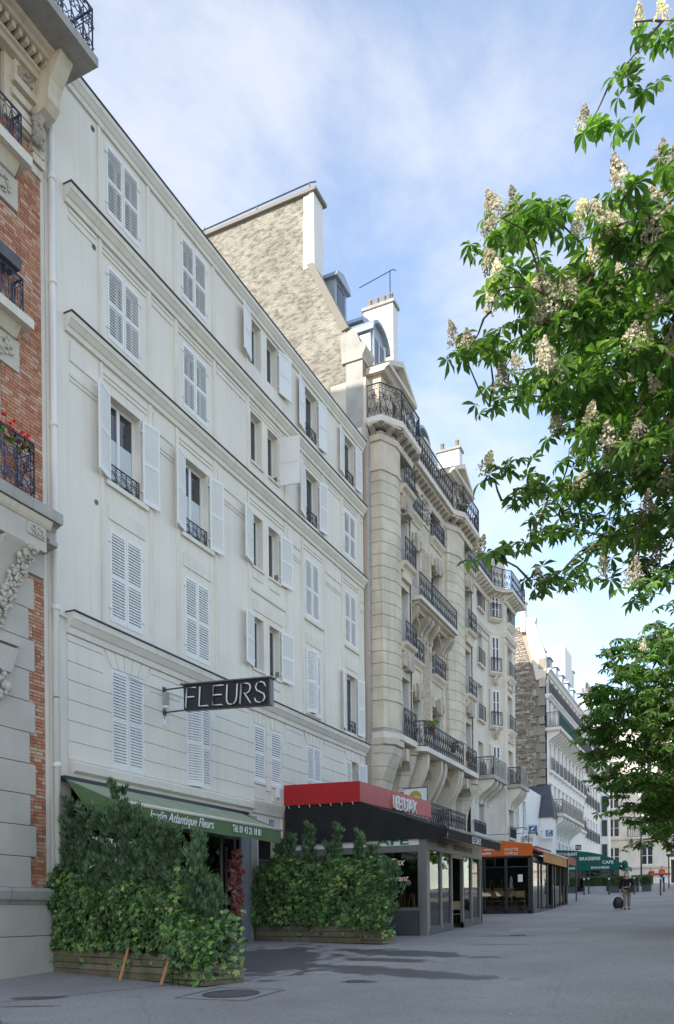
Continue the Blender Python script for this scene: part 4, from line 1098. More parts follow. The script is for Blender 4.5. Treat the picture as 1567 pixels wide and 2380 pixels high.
# attic storey with pedimented dormers above each bay, mansard behind
MB().box(-1.4, .1, 29.78, 42.2, 20.5, 22.4).build('attic_wall', 'stone', SB)
MB().prism([(.12, 22.4), (-.02, 22.45), (-2.6, 27.6), (-6, 28.6), (-10, 28.4), (-10, 22.4)], 'y', 30.6, 42.2).build('mansard_roof', 'zinc', SB)
def ped_dormer(yc, hw):
    mb = MB(); mb.box(-.8, .5, yc - hw + .2, yc - .45, 20.83, 22.75).box(-.8, .5, yc + .45, yc + hw - .2, 20.83, 22.75).box(-.8, .5, yc - .45, yc + .45, 22.35, 22.75)
    d = mb.build('dormer', 'stone', SB)
    MB().box(.28, .33, yc - .45, yc + .45, 20.85, 22.36).build('window', 'glass_dark', d)
    for s in (-1, 1):
        MB().bbox(.45, .62, yc + s * .62 - .14, yc + s * .62 + .14, 20.85, 22.5, .03).build('pilaster', 'stone', d)
        mb = MB(); console(mb, FX(.5), yc + s * .62, .2, 22.1, 22.72, .1, .3); mb.build('console', 'stone_dark', d)
    mb = MB(); moulding(mb, FX(.5), yc - hw, yc + hw, [(-1.3, 22.72), (.2, 22.72), (.3, 22.82), (.42, 22.86), (.44, 22.98), (-1.3, 22.98)]); mb.build('cornice', 'stone_pale', d)
    mb = MB(); mb.prism([(yc - hw + .1, 22.98), (yc + hw - .1, 22.98), (yc, 23.72)], 'x', -.8, .62); mb.build('pediment', 'stone', d)
    mb = MB()
    for s in (-1, 1):
        mb.prism([(yc + s * (hw + .05), 22.985), (yc + s * (hw - .25), 22.985), (yc, 23.66), (yc, 23.9)][:: s], 'x', -.8, .92)
    mb.build('raking_cornice', 'stone_pale', d)
ped_dormer(31.75, 1.6); ped_dormer(40.3, 1.7)
def zinc_dormer(yc, xf, z0, w_, h_):
    mb = MB(); N = 8
    arc = [(yc + w_ / 2 * math.cos(math.pi * i / N), z0 + h_ * .72 + h_ * .28 * math.sin(math.pi * i / N)) for i in range(N + 1)]
    mb.prism([(yc + w_ / 2, z0)] + arc + [(yc - w_ / 2, z0)], 'x', xf - 2.2, xf); d = mb.build('roof_dormer', 'zinc', SB)
    arc2 = [(yc + (w_ / 2 + .12) * math.cos(math.pi * i / N), z0 + h_ * .72 + (h_ * .28 + .12) * math.sin(math.pi * i / N)) for i in range(N + 1)]
    mb = MB(); mb.loft([[(x, *p) for p in arc] + [(x, *p) for p in arc2[::-1]] for x in (xf - 2.2, xf + .18)]); mb.build('hood', 'zinc', d)
    MB().box(xf, xf + .02, yc - w_ * .32, yc + w_ * .32, z0 + .1, z0 + h_ * .72).build('window', 'glass_dark', d)
    fr = MB().box(xf, xf + .06, yc - w_ * .40, yc - w_ * .32, z0 + .05, z0 + h_ * .8).box(xf, xf + .06, yc + w_ * .32, yc + w_ * .40, z0 + .05, z0 + h_ * .8).box(xf + .02, xf + .05, yc - .03, yc + .03, z0 + .1, z0 + h_ * .72)
    fr.build('window_frame', 'white_paint', d)
zinc_dormer(32.2, -.35, 23.7, 1.7, 2.2); zinc_dormer(35.3, -.35, 22.5, 1.5, 1.9); zinc_dormer(37.5, -.35, 22.5, 1.5, 1.9); zinc_dormer(43.4, -.3, 22.0, 1.4, 1.9)
for yc, z0 in ((31.6, 26.2), (34.2, 26.0)):
    mb = MB(); mb.box(-4, -1.75, yc - .55, yc + .55, z0, z0 + 1.5); d = mb.build('roof_dormer', 'zinc', SB)
    MB().prism([(yc - .7, z0 + 1.5), (yc + .7, z0 + 1.5), (yc + .6, z0 + 1.72), (yc, z0 + 1.95), (yc - .6, z0 + 1.72)], 'x', -4, -1.6).build('hood', 'zinc', d)
    MB().box(-1.75, -1.73, yc - .35, yc + .35, z0 + .2, z0 + 1.35).build('window', 'glass_dark', d)
N = 12
mb = MB(); arc = [(36.4 + 1.1 * math.cos(math.pi * i / N), 22.4 + .9 * math.sin(math.pi * i / N) ** 1.5) for i in range(N + 1)]
mb.prism(arc, 'x', -.6, .3); mb.build('curved_gable', 'stone_pale', SB)
# rough party wall seen above the white building, with coping and roof railing
pw = MB()
prof = [(-12, 19), (-12, 30.33), (-2.27, 30.33), (-2.27, 27.44), (-.75, 24.42), (-.75, 23.68), (-.05, 23.49), (-.05, 20.4), (.1, 20.3), (.1, 19)]
pw.prism(prof, 'y', 29.8, 30.3); pwo = pw.build('party_wall', 'party', SB)
MB().box(-2.25, -2.05, 29.75, 30.55, 27.3, 30.33).build('chimney_face', 'white_wall', pwo)
rp_ = MB()
for i in range(9):
    z0 = 27.4 + i * .32; rp_.rock(-2.48 - random.uniform(0, .1), -2.26, 29.775, 29.81, z0, z0 + .34, .012)
rp_.build('render_patch', 'stucco', pwo)
MB().box(-12.05, -1.92, 29.66, 30.7, 30.33, 30.46).build('coping', 'rubble_dark', pwo)
mb = MB(); mb.prism([(-2.4, 27.54), (-2.1, 27.54), (-.6, 24.5), (-.88, 24.42)], 'y', 29.74, 30.5); mb.build('raking_coping', 'rubble_dark', pwo)
mb = MB(); mb.prism([(-.93, 24.19), (-.41, 24.36), (-.24, 24.19), (-.1, 23.78), (.12, 23.64), (.14, 23.49), (.0, 23.24), (.0, 23.11), (-.88, 23.11)], 'y', 29.7, 30.6); mb.build('end_scroll', 'stone_grey', pwo)
mb = MB(); mb.box(-.73, -.02, 29.76, 29.82, 19.6, 23.1); mb.build('end_pier', 'stone_grey', pwo)
mb = MB(); mb.tube([(-12, 30.2, 31.0), (-2.4, 30.2, 31.16), (-2.15, 30.2, 31.1)], .03, 5)
for x in (-10.5, -7.5, -4.9, -2.45): mb.tube([(x, 30.2, 30.4), (x, 30.2, 31.16)], .03, 5)
mb.build('roof_railing', 'iron', pwo)
flue = MB()
for k in range(9):
    z = 29.6 - k * .42
    for s in (-1, 1): flue.tube([(-7.7, 29.76, z), (-7.7 + s * .22, 29.76, z - .06), (-7.7 + s * .24, 29.76, z - .22), (-7.7 + s * .06, 29.76, z - .27)], .022, 4)
flue.build('flue_clamps', 'rust_red', pwo)
def chimney(x0, x1, y0, y1, z0, z1, n, parent):
    c = MB().box(x0, x1, y0, y1, z0, z1).build('chimney', 'white_wall', parent)
    MB().box(x0 - .08, x1 + .08, y0 - .08, y1 + .08, z1, z1 + .13).build('chimney_cap', 'stone_grey', c)
    for k in range(n):
        MB().lathe([(.11, 0), (.13, .1), (.10, .42), (.12, .46), (.12, .5)], (x0 + .2 + k * (x1 - x0 - .4) / max(1, n - 1), (y0 + y1) / 2, z1 + .12), 8).build('chimney_pot', 'cowl', c, True)
chimney(-2.6, -1.15, 36.0, 36.6, 23, 29.75, 4, SB); chimney(-1.9, -.65, 44.6, 45.2, 20, 27.2, 2, SB)
mb = MB(); mb.tube([(-2.9, 36.2, 31.1), (-1.2, 36.2, 31.4), (-1.05, 36.2, 31.3)], .025, 4).tube([(-1.35, 36.2, 29.8), (-1.35, 36.2, 31.4)], .025, 4); mb.build('roof_railing', 'iron', SB)
# potted plant on the main balcony
def pot_plant(name, label, c, r, h, n, mat, pot='terracotta'):
    t_ = thing(name, label, 'plant', c)
    MB().lathe([(r * .7, 0), (r, h * .9), (r * 1.08, h * .9), (r * 1.08, h)], c, 10).build('pot', pot, t_, True)
    mb = MB()
    for i in range(n):
        d = Vector((random.uniform(-1, 1), random.uniform(-1, 1), random.uniform(.1, 1.3)))
        p = Vector(c) + Vector((0, 0, h)) + d * r * 1.5
        stamp(mb, [(-.3, 0, 0), (0, -.25, .05), (1, 0, -.1), (0, .25, .05)], [(0, 1, 2), (0, 2, 3)], rot_to((d + Vector((0, 0, .6))).normalized(), random.random() * 6.3), p, r * 1.3)
    mb.build('foliage', mat, t_)
    mb = MB()
    for i in range(5):
        a = random.random() * 6.3; mb.tube([(c[0], c[1], c[2] + h * .8), (c[0] + math.cos(a) * r, c[1] + math.sin(a) * r, c[2] + h + r * 1.5)], .012, 4)
    mb.build('stems', 'twig', t_)
pot_plant('potted_plant', 'yellow green leafy plant in terracotta pot on the long iron balcony', (1.15, 34.1, 9.35), .16, .28, 60, 'pot_leaf')
pot_plant('potted_plant', 'small dark green plant at the far end of the long iron balcony', (1.12, 37.3, 9.1), .14, .25, 40, 'ivy')
pot_plant('potted_plant', 'terracotta pot with a low plant on the far bay balcony of the stone building', (.92, 40.2, 9.2), .13, .28, 20, 'ivy')
pot_plant('potted_plant', 'dark trailing plant on the crowning balcony above the second bay', (1.1, 39.2, 20.85), .14, .25, 36, 'ivy')
# ================================================================ cream stone building with a concave corner
CB = thing('cream_building', 'smooth cream stone building with a rounded bay beside the ornate one', 'building', (-5, 46, gz(46)))
XW, XB = .5, 1.3
YC0, YC1, YC2 = 42.3, 45.5, 48.9
FC = {1: 8.9, 2: 12.0, 3: 15.0, 4: 18.0}
MB().box(-11, XW - .45, 42.3, 49.0, 0, 19.6).build('rear_body', 'stone_pale', CB)
flo = lambda a, b: [(a, b, FC[f] + .05, FC[f] + (2.0 if f < 4 else 1.5)) for f in (1, 2, 3, 4)] + [(a, b, 4.6, 7.6)]
ops = flo(43.75, 44.75)
wall(MB(), FX(XW), 42.2, YC1, 0, 19.6, ops, .3).build('wall', 'stone_pale', CB)
for o_ in ops: casement(FX(XW), *o_, -.28, CB, 2, 2)
# concave quadrant between wall and bay
arcp = []
for i in range(9):
    t = i / 8 * math.pi / 2
    arcp.append((XB - (XB - XW) * math.cos(t), YC1 + (46.5 - YC1) * math.sin(t)))
cw = MB()
for i in range(8):
    (x0, y0), (x1, y1) = arcp[i], arcp[i + 1]
    cw.add([(x0, y0, 0), (x1, y1, 0), (x1, y1, 19.6), (x0, y0, 19.6)], [(0, 1, 2, 3)])
cw.build('curved_wall', 'stone_pale', CB)
dc = Vector((arcp[6][0] - arcp[2][0], arcp[6][1] - arcp[2][1], 0)); Lc = dc.length; dc.normalize()
PCv = Plane((arcp[2][0], arcp[2][1]), (dc.x, dc.y), (dc.y, -dc.x))
for f in (1, 2, 3, 4):
    pbox(MB(), PCv, -.02, Lc + .02, FC[f], FC[f] + (2.15 if f < 4 else 1.6), -.05, .10).build('window_surround', 'stone_pale', CB)
    casement(PCv, .1, Lc - .1, FC[f] + .1, FC[f] + (2.05 if f < 4 else 1.5), .10, CB, 2, 2)
    a, b = PCv.p(0, FC[f] + .1, .22), PCv.p(Lc, FC[f] + .1, .22)
    railing(a, b, .75, 'iron', CB, .14, .012, 'plain')
    mb = MB(); moulding(mb, PCv, -.05, Lc + .05, [(0, FC[f] - .12), (.12, FC[f] - .1), (.26, FC[f] + .02), (.26, FC[f] + .09), (0, FC[f] + .09)]); mb.build('balcony_slab', 'stone_pale', CB)
    if f in (2, 3): carving('bracket_carving', 0, -.3, .3, 0, 0, 16, .09, 'stone', CB, lambda t: (PCv.p(Lc / 2, 0)[1], FC[f] - .55 + .4 * t, PCv.p(Lc / 2, 0, .08 + .12 * t)[0]))
ops = flo(47.1, 48.2)
wall(MB(), FX(XB), 46.5, YC2, 0, 19.6, ops, .3).build('bay_wall', 'stone_pale', CB)
for k, o_ in enumerate(ops):
    casement(FX(XB), *o_, -.28, CB, 2, 2)
    if k in (0, 1, 2, 3):
        railing((XB + .15, o_[0] - .1, o_[2]), (XB + .15, o_[1] + .1, o_[2]), .8, 'iron', CB, .14, .012, 'plain')
        mb = MB(); moulding(mb, FX(XB), o_[0] - .16, o_[1] + .16, [(0, o_[2] - .35), (.08, o_[2] - .3), (.22, o_[2] - .1), (.22, o_[2] - .02), (0, o_[2] - .02)]); mb.build('balcony_slab', 'stone_pale', CB)
        if k in (1, 2): carving('bracket_carving', XB + .06, o_[0], o_[1], o_[2] - .75, o_[2] - .35, 14, .09, 'stone', CB)
MB().box(-11, XB, YC2 - .02, YC2, 0, 19.6).build('end_wall', 'stone_pale', CB)
for k in (0, 1, 2, 3):
    o_ = flo(43.75, 44.75)[k]
    railing((XW + .12, o_[0] - .08, o_[2]), (XW + .12, o_[1] + .08, o_[2]), .8, 'iron', CB, .13, .012, 'plain')
    MB().bbox(XW - .02, XW + .16, o_[0] - .14, o_[1] + .14, o_[2] - .12, o_[2] - .01, .03).build('sill', 'stone_pale', CB)
path = [(XW, 42.25), (XW, YC1)] + arcp[1:] + [(XB, YC2)]
for zc, dd, hh in ((17.1, .16, .28), (19.0, .12, .2), (16.75, .06, .1)):
    mb = MB()
    rings = []
    for x, y in path: rings.append([(x - .05, y, zc), (x + dd * .5, y, zc), (x + dd, y, zc + hh * .6), (x + dd, y, zc + hh), (x - .05, y, zc + hh)])
    mb.loft(rings); mb.build('string_course', 'stone_pale', CB)
# top balcony with modillions following the curve
mb = MB(); mb.prism([(-.2, 42.3)] + [(x + .55, y) for x, y in [(XW, 42.3), (XW, 45.0)] + [(a[0], a[1] - .35) for a in arcp[1:]] + [(XB + .05, YC2 + .5)]] + [(-.2, YC2 + .5)], 'z', 19.42, 19.6); mb.build('balcony_slab', 'stone_pale', CB)
for x, y in [(XW, 42.6 + .5 * i) for i in range(6)] + arcp[2::2] + [(XB, 46.9 + .45 * i) for i in range(5)]:
    mb = MB(); console(mb, FX(x), y, .16, 19.0, 19.42, .05, .5); mb.build('modillion', 'stone_pale', CB)
rp = [(XW + .48, 42.4), (XW + .48, 45.0), (XB + .1, 45.75), (XB + .5, 46.2), (XB + .52, YC2 + .42), (.2, YC2 + .42)]
for p, q in zip(rp[:-1], rp[1:]): railing((p[0], p[1], 19.6), (q[0], q[1], 19.6), 1.0, 'iron', CB, .14, .013)
MB().prism([(.5, 19.6), (.3, 21.8), (-2.2, 24.6), (-10, 25), (-10, 19.6)], 'y', 42.3, 48.9).build('mansard_roof', 'zinc', CB)
MB().box(-.6, .9, 46.2, 48.4, 19.6, 21.8).build('attic_pavilion', 'stone_pale', CB)
# first-floor balconies on S-brackets
for y0, y1, xx in ((43.0, 45.7, 1.5), (46.9, 48.8, 2.0)):
    x0 = XW if xx < 1.8 else XB
    MB().bbox(x0 - .1, xx + .08, y0 - .1, y1 + .1, 8.68, 8.88, .02).build('balcony_slab', 'stone_grey', CB)
    railing((xx, y0, 8.9), (xx, y1, 8.9), .95, 'stone_grey', CB, .11, .014, 'plain'); railing((xx, y0, 8.9), (x0, y0, 8.9), .95, 'iron', CB, .2, .014, 'oval')
    n = 4
    for i in range(n):
        y = y0 + .15 + (y1 - y0 - .3) * i / (n - 1)
        mb = MB(); console(mb, FX(x0), y, .22, 7.5, 8.68, .08, xx - x0 - .02); mb.build('console', 'stone_pale', CB)
for x, y, l in ((XW + .12, 42.45, 1.05), (XW + .12, 43.6, 1.1), (XB + .12, 46.9, 1.4)):
    railing((x, y, 5.92), (x, y + l, 5.92), .62, 'iron', CB, .08, .012, 'plain'); MB().bbox(x - .14, x + .03, y - .05, y + l + .05, 5.8, 5.9, .01).build('sill', 'stone_pale', CB)

# ================================================================ low house with a slate roof
LH = thing('low_house', 'small white house with a dark slate roof between the taller buildings', 'house', (-1, 53, gz(53)))
wall(MB(), FX(1.0), 49.0, 57.9, 0, 9.6, [(50.0, 50.9, 6.6, 8.6), (51.9, 52.8, 6.6, 8.6)], .2).build('wall', 'white_wall', LH)
for a in (50.0, 51.9): casement(FX(1.0), a, a + .9, 6.6, 8.6, -.18, LH, 2, 2)
MB().box(-9, .78, 49.02, 57.9, 0, 9.4).build('rear_body', 'white_wall', LH)
mb = MB(); mb.prism([(1.15, 9.5), (1.15, 9.62), (-1.4, 11.4), (-1.4, 9.5)], 'y', 49.0, 52.6); mb.build('roof', 'slate', LH)
MB().box(-1.4, .6, 49.4, 50.6, 9.6, 10.9).build('dormer', 'white_wall', LH)
g2 = MB(); g2.box(.3, 1.9, 56.6, 57.85, 0, 8.05); g2.build('wing_wall', 'white_wall', LH)
sl = MB(); sl.add([(.1, 56.5, 8.0), (2.05, 56.5, 8.0), (1.5, 57.96, 10.4), (.1, 57.96, 10.4)], [(0, 1, 2, 3)]); sl.add([(2.05, 56.5, 8.0), (2.05, 57.96, 8.0), (1.5, 57.96, 10.4)], [(0, 1, 2)])
sl.build('lean_to_roof', 'slate', LH)
MB().tube([(1.2, 56.5, 7.9), (1.2, 56.5, 7.4), (.9, 56.5, 7.1), (.9, 56.5, 5)], .05, 6).build('gutter_pipe', 'white_wall', LH)

# ================================================================ tall building with the rubble gable
RB = thing('rubble_gable_building', 'tall pale building with a rough rubble gable wall and long top balcony', 'building', (-4, 65, gz(65)))
XB3 = 1.32
MB().prism([(-11, 0), (XB3 - .5, 0), (XB3 - .5, 18.0), (-.2, 21.6), (-11, 22)], 'y', 58.1, 74.0).build('rear_body', 'white_wall', RB)
stones = []
z = 9.0
while z < 21.4:
    hh = random.uniform(.09, .16); x = -9.5 + random.uniform(0, .2)
    xm = .62 if z < 17.5 else .62 - (z - 17.5) * .30
    while x < xm:
        l = random.uniform(.14, .38)
        stones.append((x, min(x + l, xm), z, z + hh)); x += l + .025
    z += hh + .022
MB().prism([(-9.6, 0), (1.0, 0), (1.0, 17.6), (-.2, 21.5), (-9.6, 21.5)], 'y', 58.04, 58.2).build('gable_mortar', 'mortar', RB)
stones.sort(key=lambda s: -s[1])
STN = {}
for i, (x0, x1, z0, z1) in enumerate(stones[:300]):
    k = (round(x1 - x0, 1), round(z1 - z0, 2), i % 3)
    if k not in STN: STN[k] = MB().rock(-.5, .5, -.06, .06, -.5, .5, .0).mesh('stone'); me_ = STN[k]; [setattr(v, 'co', v.co + Vector((random.uniform(-.06, .06), random.uniform(-.02, .02), random.uniform(-.12, .12)))) for v in me_.vertices]
    obj('stone', STN[k], 'rubble', RB, loc=((x0 + x1) / 2, 58.0, (z0 + z1) / 2), scale=(x1 - x0, 1, z1 - z0))
mb = MB()
for x0, x1, z0, z1 in stones[300:]: mb.rock(x0, x1, 57.95, 58.06, z0, z1, .02)
mb.build('rubble_stones', 'rubble', RB, kind='stuff')
# toothing stones left for a neighbour never built, chimney stack against the gable
z = 10.4; k = 0
while z < 19:
    d = .62 if k % 2 else .3
    hh = random.uniform(.5, .75)
    MB().rock(.86 if k % 2 else .64, XB3 - .02 - random.uniform(0, .1), 57.94 - (.22 if k % 2 else .05), 58.1, z, z + hh - .04, .03).build('toothing_stone', 'rubble_dark' if z < 17 else 'rubble', RB)
    if k % 2 == 0: MB().rock(.42, .66, 57.9, 58.1, z + .02, z + hh - .08, .03).build('toothing_stone', 'rubble_dark' if z < 16.5 else 'rubble', RB)
    z += hh; k += 1
mb = MB(); mb.prism([(.66, 17.6), (XB3, 17.6), (XB3, 19.3), (1.0, 20.3), (.62, 21.5), (.70, 21.75), (.70, 21.9), (.0, 21.9), (.02, 21.0)], 'y', 57.8, 58.3); mb.build('gable_coping', 'stone_pale', RB)
MB().box(-.35, -.02, 57.75, 58.3, 21.0, 23.0).build('chimney', 'stone_pale', RB)
MB().box(-.42, .05, 57.7, 58.35, 23.0, 23.12).build('chimney_cap', 'stone_pale', RB)
fl = [4.6, 8.4, 11.4, 14.4, 17.0]
ys_ = [58.7 + 1.55 * i for i in range(10)]
ops = [(y, y + .8, z + .1, z + 2.1) for y in ys_ for z in fl[:4]] + [(y, y + .8, 16.6, 17.9) for y in ys_]
wall(MB(), FX(XB3), 58.0, 74.0, 0, 18.3, ops, .25).build('wall', 'white_wall', RB)
for o_ in ops: casement(FX(XB3), *o_, -.22, RB, 2, 1, f=.05)
for i, y in enumerate(ys_):
    for f in (1, 2):
        z = fl[f]; railing((XB3 + .2, y - .1, z + .1), (XB3 + .2, y + .9, z + .1), .85, 'rail_grey', RB, .16, .014, 'plain')
        MB().bbox(XB3, XB3 + .24, y - .16, y + .96, z - .1, z + .08, .04).build('sill', 'white_wall', RB)
        MB().bbox(XB3, XB3 + .12, y - .12, y + .92, z + 2.14, z + 2.28, .03).build('window_hood', 'white_wall', RB)
    for f in (0, 1, 2, 3): MB().bbox(XB3, XB3 + .05, y - .16, y - .04, fl[f] + .1, fl[f] + 2.15, .01).build('window_jamb', 'white_wall', RB)
MB().bbox(XB3 - .1, XB3 + .95, 57.95, 72.5, 14.05, 14.3, .04).build('balcony_slab', 'stone_pale', RB)
for i in range(18):
    mb = MB(); console(mb, FX(XB3), 58.3 + i * .8, .2, 13.3, 14.05, .06, .8); mb.build('modillion', 'white_wall', RB)
railing((XB3 + .85, 58.0, 14.31), (XB3 + .85, 64.2, 14.31), 1.0, 'teal_screen', RB, .13, .02, 'plain'); railing((XB3 + .85, 64.2, 14.31), (XB3 + .85, 72.4, 14.31), 1.0, 'rail_grey', RB, .13, .02, 'plain'); railing((XB3, 58.0, 14.31), (XB3 + .85, 58.0, 14.31), 1.0, 'rail_grey', RB, .16, .014, 'plain')
MB().box(XB3 + .83, XB3 + .835, 58.1, 64.1, 14.4, 15.2).build('balcony_screen', 'teal_screen', RB)
mb = MB(); moulding(mb, FX(XB3), 58, 74, [(-.1, 16.35), (.1, 16.35), (.22, 16.5), (.3, 16.52), (.3, 16.62), (-.1, 16.62)]); mb.build('cornice', 'white_wall', RB)
mb = MB(); moulding(mb, FX(XB3), 58, 74, [(-.1, 18.0), (.1, 18.0), (.2, 18.2), (.32, 18.25), (.32, 18.35), (-.1, 18.35)]); mb.build('cornice', 'white_wall', RB)
railing((XB3 + .2, 58.1, 16.64), (XB3 + .2, 72, 16.64), .8, 'rail_grey', RB, .15, .02, 'plain')
for y in (59.2, 61.6, 64.0, 66.4, 68.8, 71.2):
    mb = MB(); mb.box(-1.0, XB3 - .35, y - .5, y + .5, 18.3, 19.9); d = mb.build('dormer', 'zinc', RB)
    MB().box(-1.0, XB3 - .25, y - .62, y + .62, 19.9, 20.02).build('hood', 'zinc', d); MB().box(XB3 - .35, XB3 - .33, y - .3, y + .3, 18.5, 19.7).build('window', 'glass_dark', d)
MB().bbox(XB3 - .1, XB3 + 1.1, 57.95, 66.5, 8.18, 8.4, .04).build('balcony_slab', 'stone_pale', RB)
for i in range(8):
    mb = MB(); console(mb, FX(XB3), 58.3 + i * 1.1, .3, 6.9, 8.18, .1, 1.0); mb.build('console', 'white_wall', RB)
railing((XB3 + 1.0, 58.0, 8.41), (XB3 + 1.0, 66.4, 8.41), .95, 'stone_grey', RB, .1, .018, 'plain'); railing((XB3, 58.0, 8.41), (XB3 + 1.0, 58.0, 8.41), .95, 'stone_grey', RB, .2, .018, 'oval')
MB().tube([(XB3 - 1.5, 61.5, 20), (XB3 - 1.5, 61.5, 22.6)], .03, 4).build('aerial', 'rail_grey', RB)

# ================================================================ farther buildings of the row
def plain_block(name, label, x, y0, y1, z1, cols_, floors, mat='white_wall', roofz=1.6, x0=-11):
    t_ = thing(name, label, 'building', (x - 4, (y0 + y1) / 2, gz(y0)))
    ops = []
    for i in range(cols_):
        yc = y0 + (y1 - y0) * (i + .5) / cols_
        for z in floors: ops.append((yc - .5, yc + .5, z, z + 1.9))
    wall(MB(), FX(x), y0, y1, 0, z1, ops, .2).build('wall', mat, t_)
    MB().box(x0, x - .3, y0 + .02, y1, 0, z1 - .02).build('rear_body', mat, t_)
    MB().box(x - .35, x, y0 - .01, y0 + .02, 0, z1).build('end_wall', mat, t_)
    for o_ in ops: casement(FX(x), *o_, -.18, t_, 2, 1)
    if roofz: MB().prism([(x - .1, z1), (x - 1.6, z1 + roofz), (x0, z1 + roofz), (x0, z1)], 'y', y0, y1).build('roof', 'zinc', t_)
    return t_
t4 = plain_block('corner_building', 'pale building with iron balconies next to the white rounded tower', XB3 - .1, 74.05, 82.5, 16.0, 5, (8.0, 11.0, 13.6))
for z in (8.0, 11.0, 13.6):
    for i in range(5):
        yc = 74.05 + 8.45 * (i + .5) / 5; railing((XB3 + .1, yc - .6, z), (XB3 + .1, yc + .6, z), .9, 'rail_grey', t4, .16, .016, 'plain')
railing((XB3 + .3, 74.1, 16.1), (XB3 + .3, 82.4, 16.1), 1.0, 'rail_grey', t4, .15, .02, 'plain'); MB().box(XB3 - .2, XB3 + .4, 74.05, 82.5, 15.9, 16.08).build('balcony_slab', 'white_wall', t4)
chimney(-.9, .4, 74.4, 75.0, 16, 22.4, 0, t4); chimney(-2.6, -1.2, 78, 78.6, 16, 24.0, 3, t4)
MB().box(-2.4, .4, 70.5, 73.8, 18, 23.6).build('roof_pavilion', 'white_wall', t4)
chimney(.2, 1.2, 79.2, 79.8, 16, 21.6, 2, t4)
TW = thing('white_tower_building', 'plain white modern building with a rounded corner and narrow windows', 'building', (-1, 87, gz(87)))
rr = []
for z in (0, 19.2):
    ring = [(-9, 86.0, z), (-.6, 86.0, z)]
    for i in range(9):
        a = -math.pi / 2 + math.pi / 2 * i / 8; ring.append((.1 + .75 * math.cos(a), 86.75 + .75 * math.sin(a), z))
    ring += [(.85, 88.6, z), (-9, 88.6, z)]; rr.append(ring)
MB().loft(rr).build('wall', 'white_wall', TW)
MB().box(.84, 1.6, 87.2, 88.55, 6.2, 17.5).build('oriel', 'white_wall', TW)
for z in (6.8, 9.2, 11.6, 14.0, 16.2):
    casement(FY(87.18), .95, 1.45, z, z + 1.6, .0, TW, 1, 1, 'teal_cloth', 'glass_dark', .05)
MB().box(-9, .95, 85.9, 88.7, 19.2, 19.45).build('coping', 'white_wall', TW)
chimney(-1.6, -.5, 87, 88, 19, 21.5, 0, TW)
HB = thing('hotel_building', 'sunlit cream stone building closing the street behind the brasserie', 'building', (6, 100, gz(100)))
opsH = []
for xc in (1.1, 4.5, 8.0, 11.5, 15.0):
    for z in (6.6, 9.7, 12.8, 15.9, 19.0): opsH.append((xc - .6, xc + .6, z, z + 2.0))
wall(MB(), FY(95), -9, 24, 0, 22, opsH, .25).build('wall', 'stone_pale', HB)
for o_ in opsH: casement(FY(95), *o_, -.22, HB, 2, 1, f=.08)
MB().box(-9, 24, 95.3, 106, 0, 22).build('rear_body', 'stone_pale', HB)
for z in (6.2, 9.3, 12.4, 21.6):
    mb = MB(); moulding(mb, FY(95), -9, 24, [(-.05, z), (.1, z), (.2, z + .12), (.22, z + .24), (-.05, z + .26)]); mb.build('string_course', 'stone_pale', HB)
for k in range(20): MB().box(-.7, .2, 94.93, 95.02, 6.5 + k * .55, 6.98 + k * .55).build('quoin', 'stone_pale', HB)
for a in (2.6, 9.4): railing((a, 94.4, 9.6), (a + 3.6, 94.4, 9.6), 1.0, 'iron', HB, .2, .02, 'plain'); MB().box(a - .1, a + 3.7, 94.3, 95, 9.4, 9.6).build('balcony_slab', 'stone_pale', HB)
MB().box(4.5, 9, 94.8, 95.0, 5.5, 5.68).build('fascia', 'pinkred', HB); MB().box(4.8, 20, 94.85, 94.98, 4, 5.2).build('shopfront', 'lit_shop', HB)
HS = thing('hotel_sign', 'tall dark vertical hotel sign with white letters on the sunlit building', 'sign', (1.5, 94, 10))
MB().box(.2, .98, 93.9, 94.1, 10.7, 13.2).build('board', 'hotel_grey', HS); MB().box(.25, .93, 93.85, 93.9, 12.75, 13.1).build('emblem', 'pinkred', HS)
for i, ch in enumerate('HOTEL'): lettering(ch, .44, (.46, 93.88, 12.25 - i * .36), (1, 0, 0), (0, 0, 1), 'white_print', HS)
MB().box(.5, .6, 94.1, 95, 12.4, 12.5).build('bracket', 'iron', HS)
# ================================================================ neon flower sign
FS = thing('flower_sign', 'black projecting sign with white neon tubes spelling FLEURS', 'sign', (1.9, 16.95, 6.7))
YS = 16.90
def zs_(x, t): return (6.70 + .62 * t) - (x - .67) * .055          # board hangs a little low at its outer end
brd = MB(); brd.loft([[(x, YS, zs_(x, 0)), (x, YS + .14, zs_(x, 0)), (x, YS + .14, zs_(x, 1)), (x, YS, zs_(x, 1))] for x in (.66, 3.05)])
brd.build('board', 'dark_frame', FS)
cap = MB(); cap.loft([[(x, YS - .06, zs_(x, 1) + .002), (x, YS + .2, zs_(x, 1) + .002), (x, YS + .2, zs_(x, 1) + .03), (x, YS - .06, zs_(x, 1) + .03)] for x in (.58, 3.14)]); cap.build('cap', 'grey_frame', FS)
MB().box(3.05, 3.09, YS, YS + .14, zs_(3.05, 0), zs_(3.05, 1)).build('end_plate', 'grey_frame', FS)
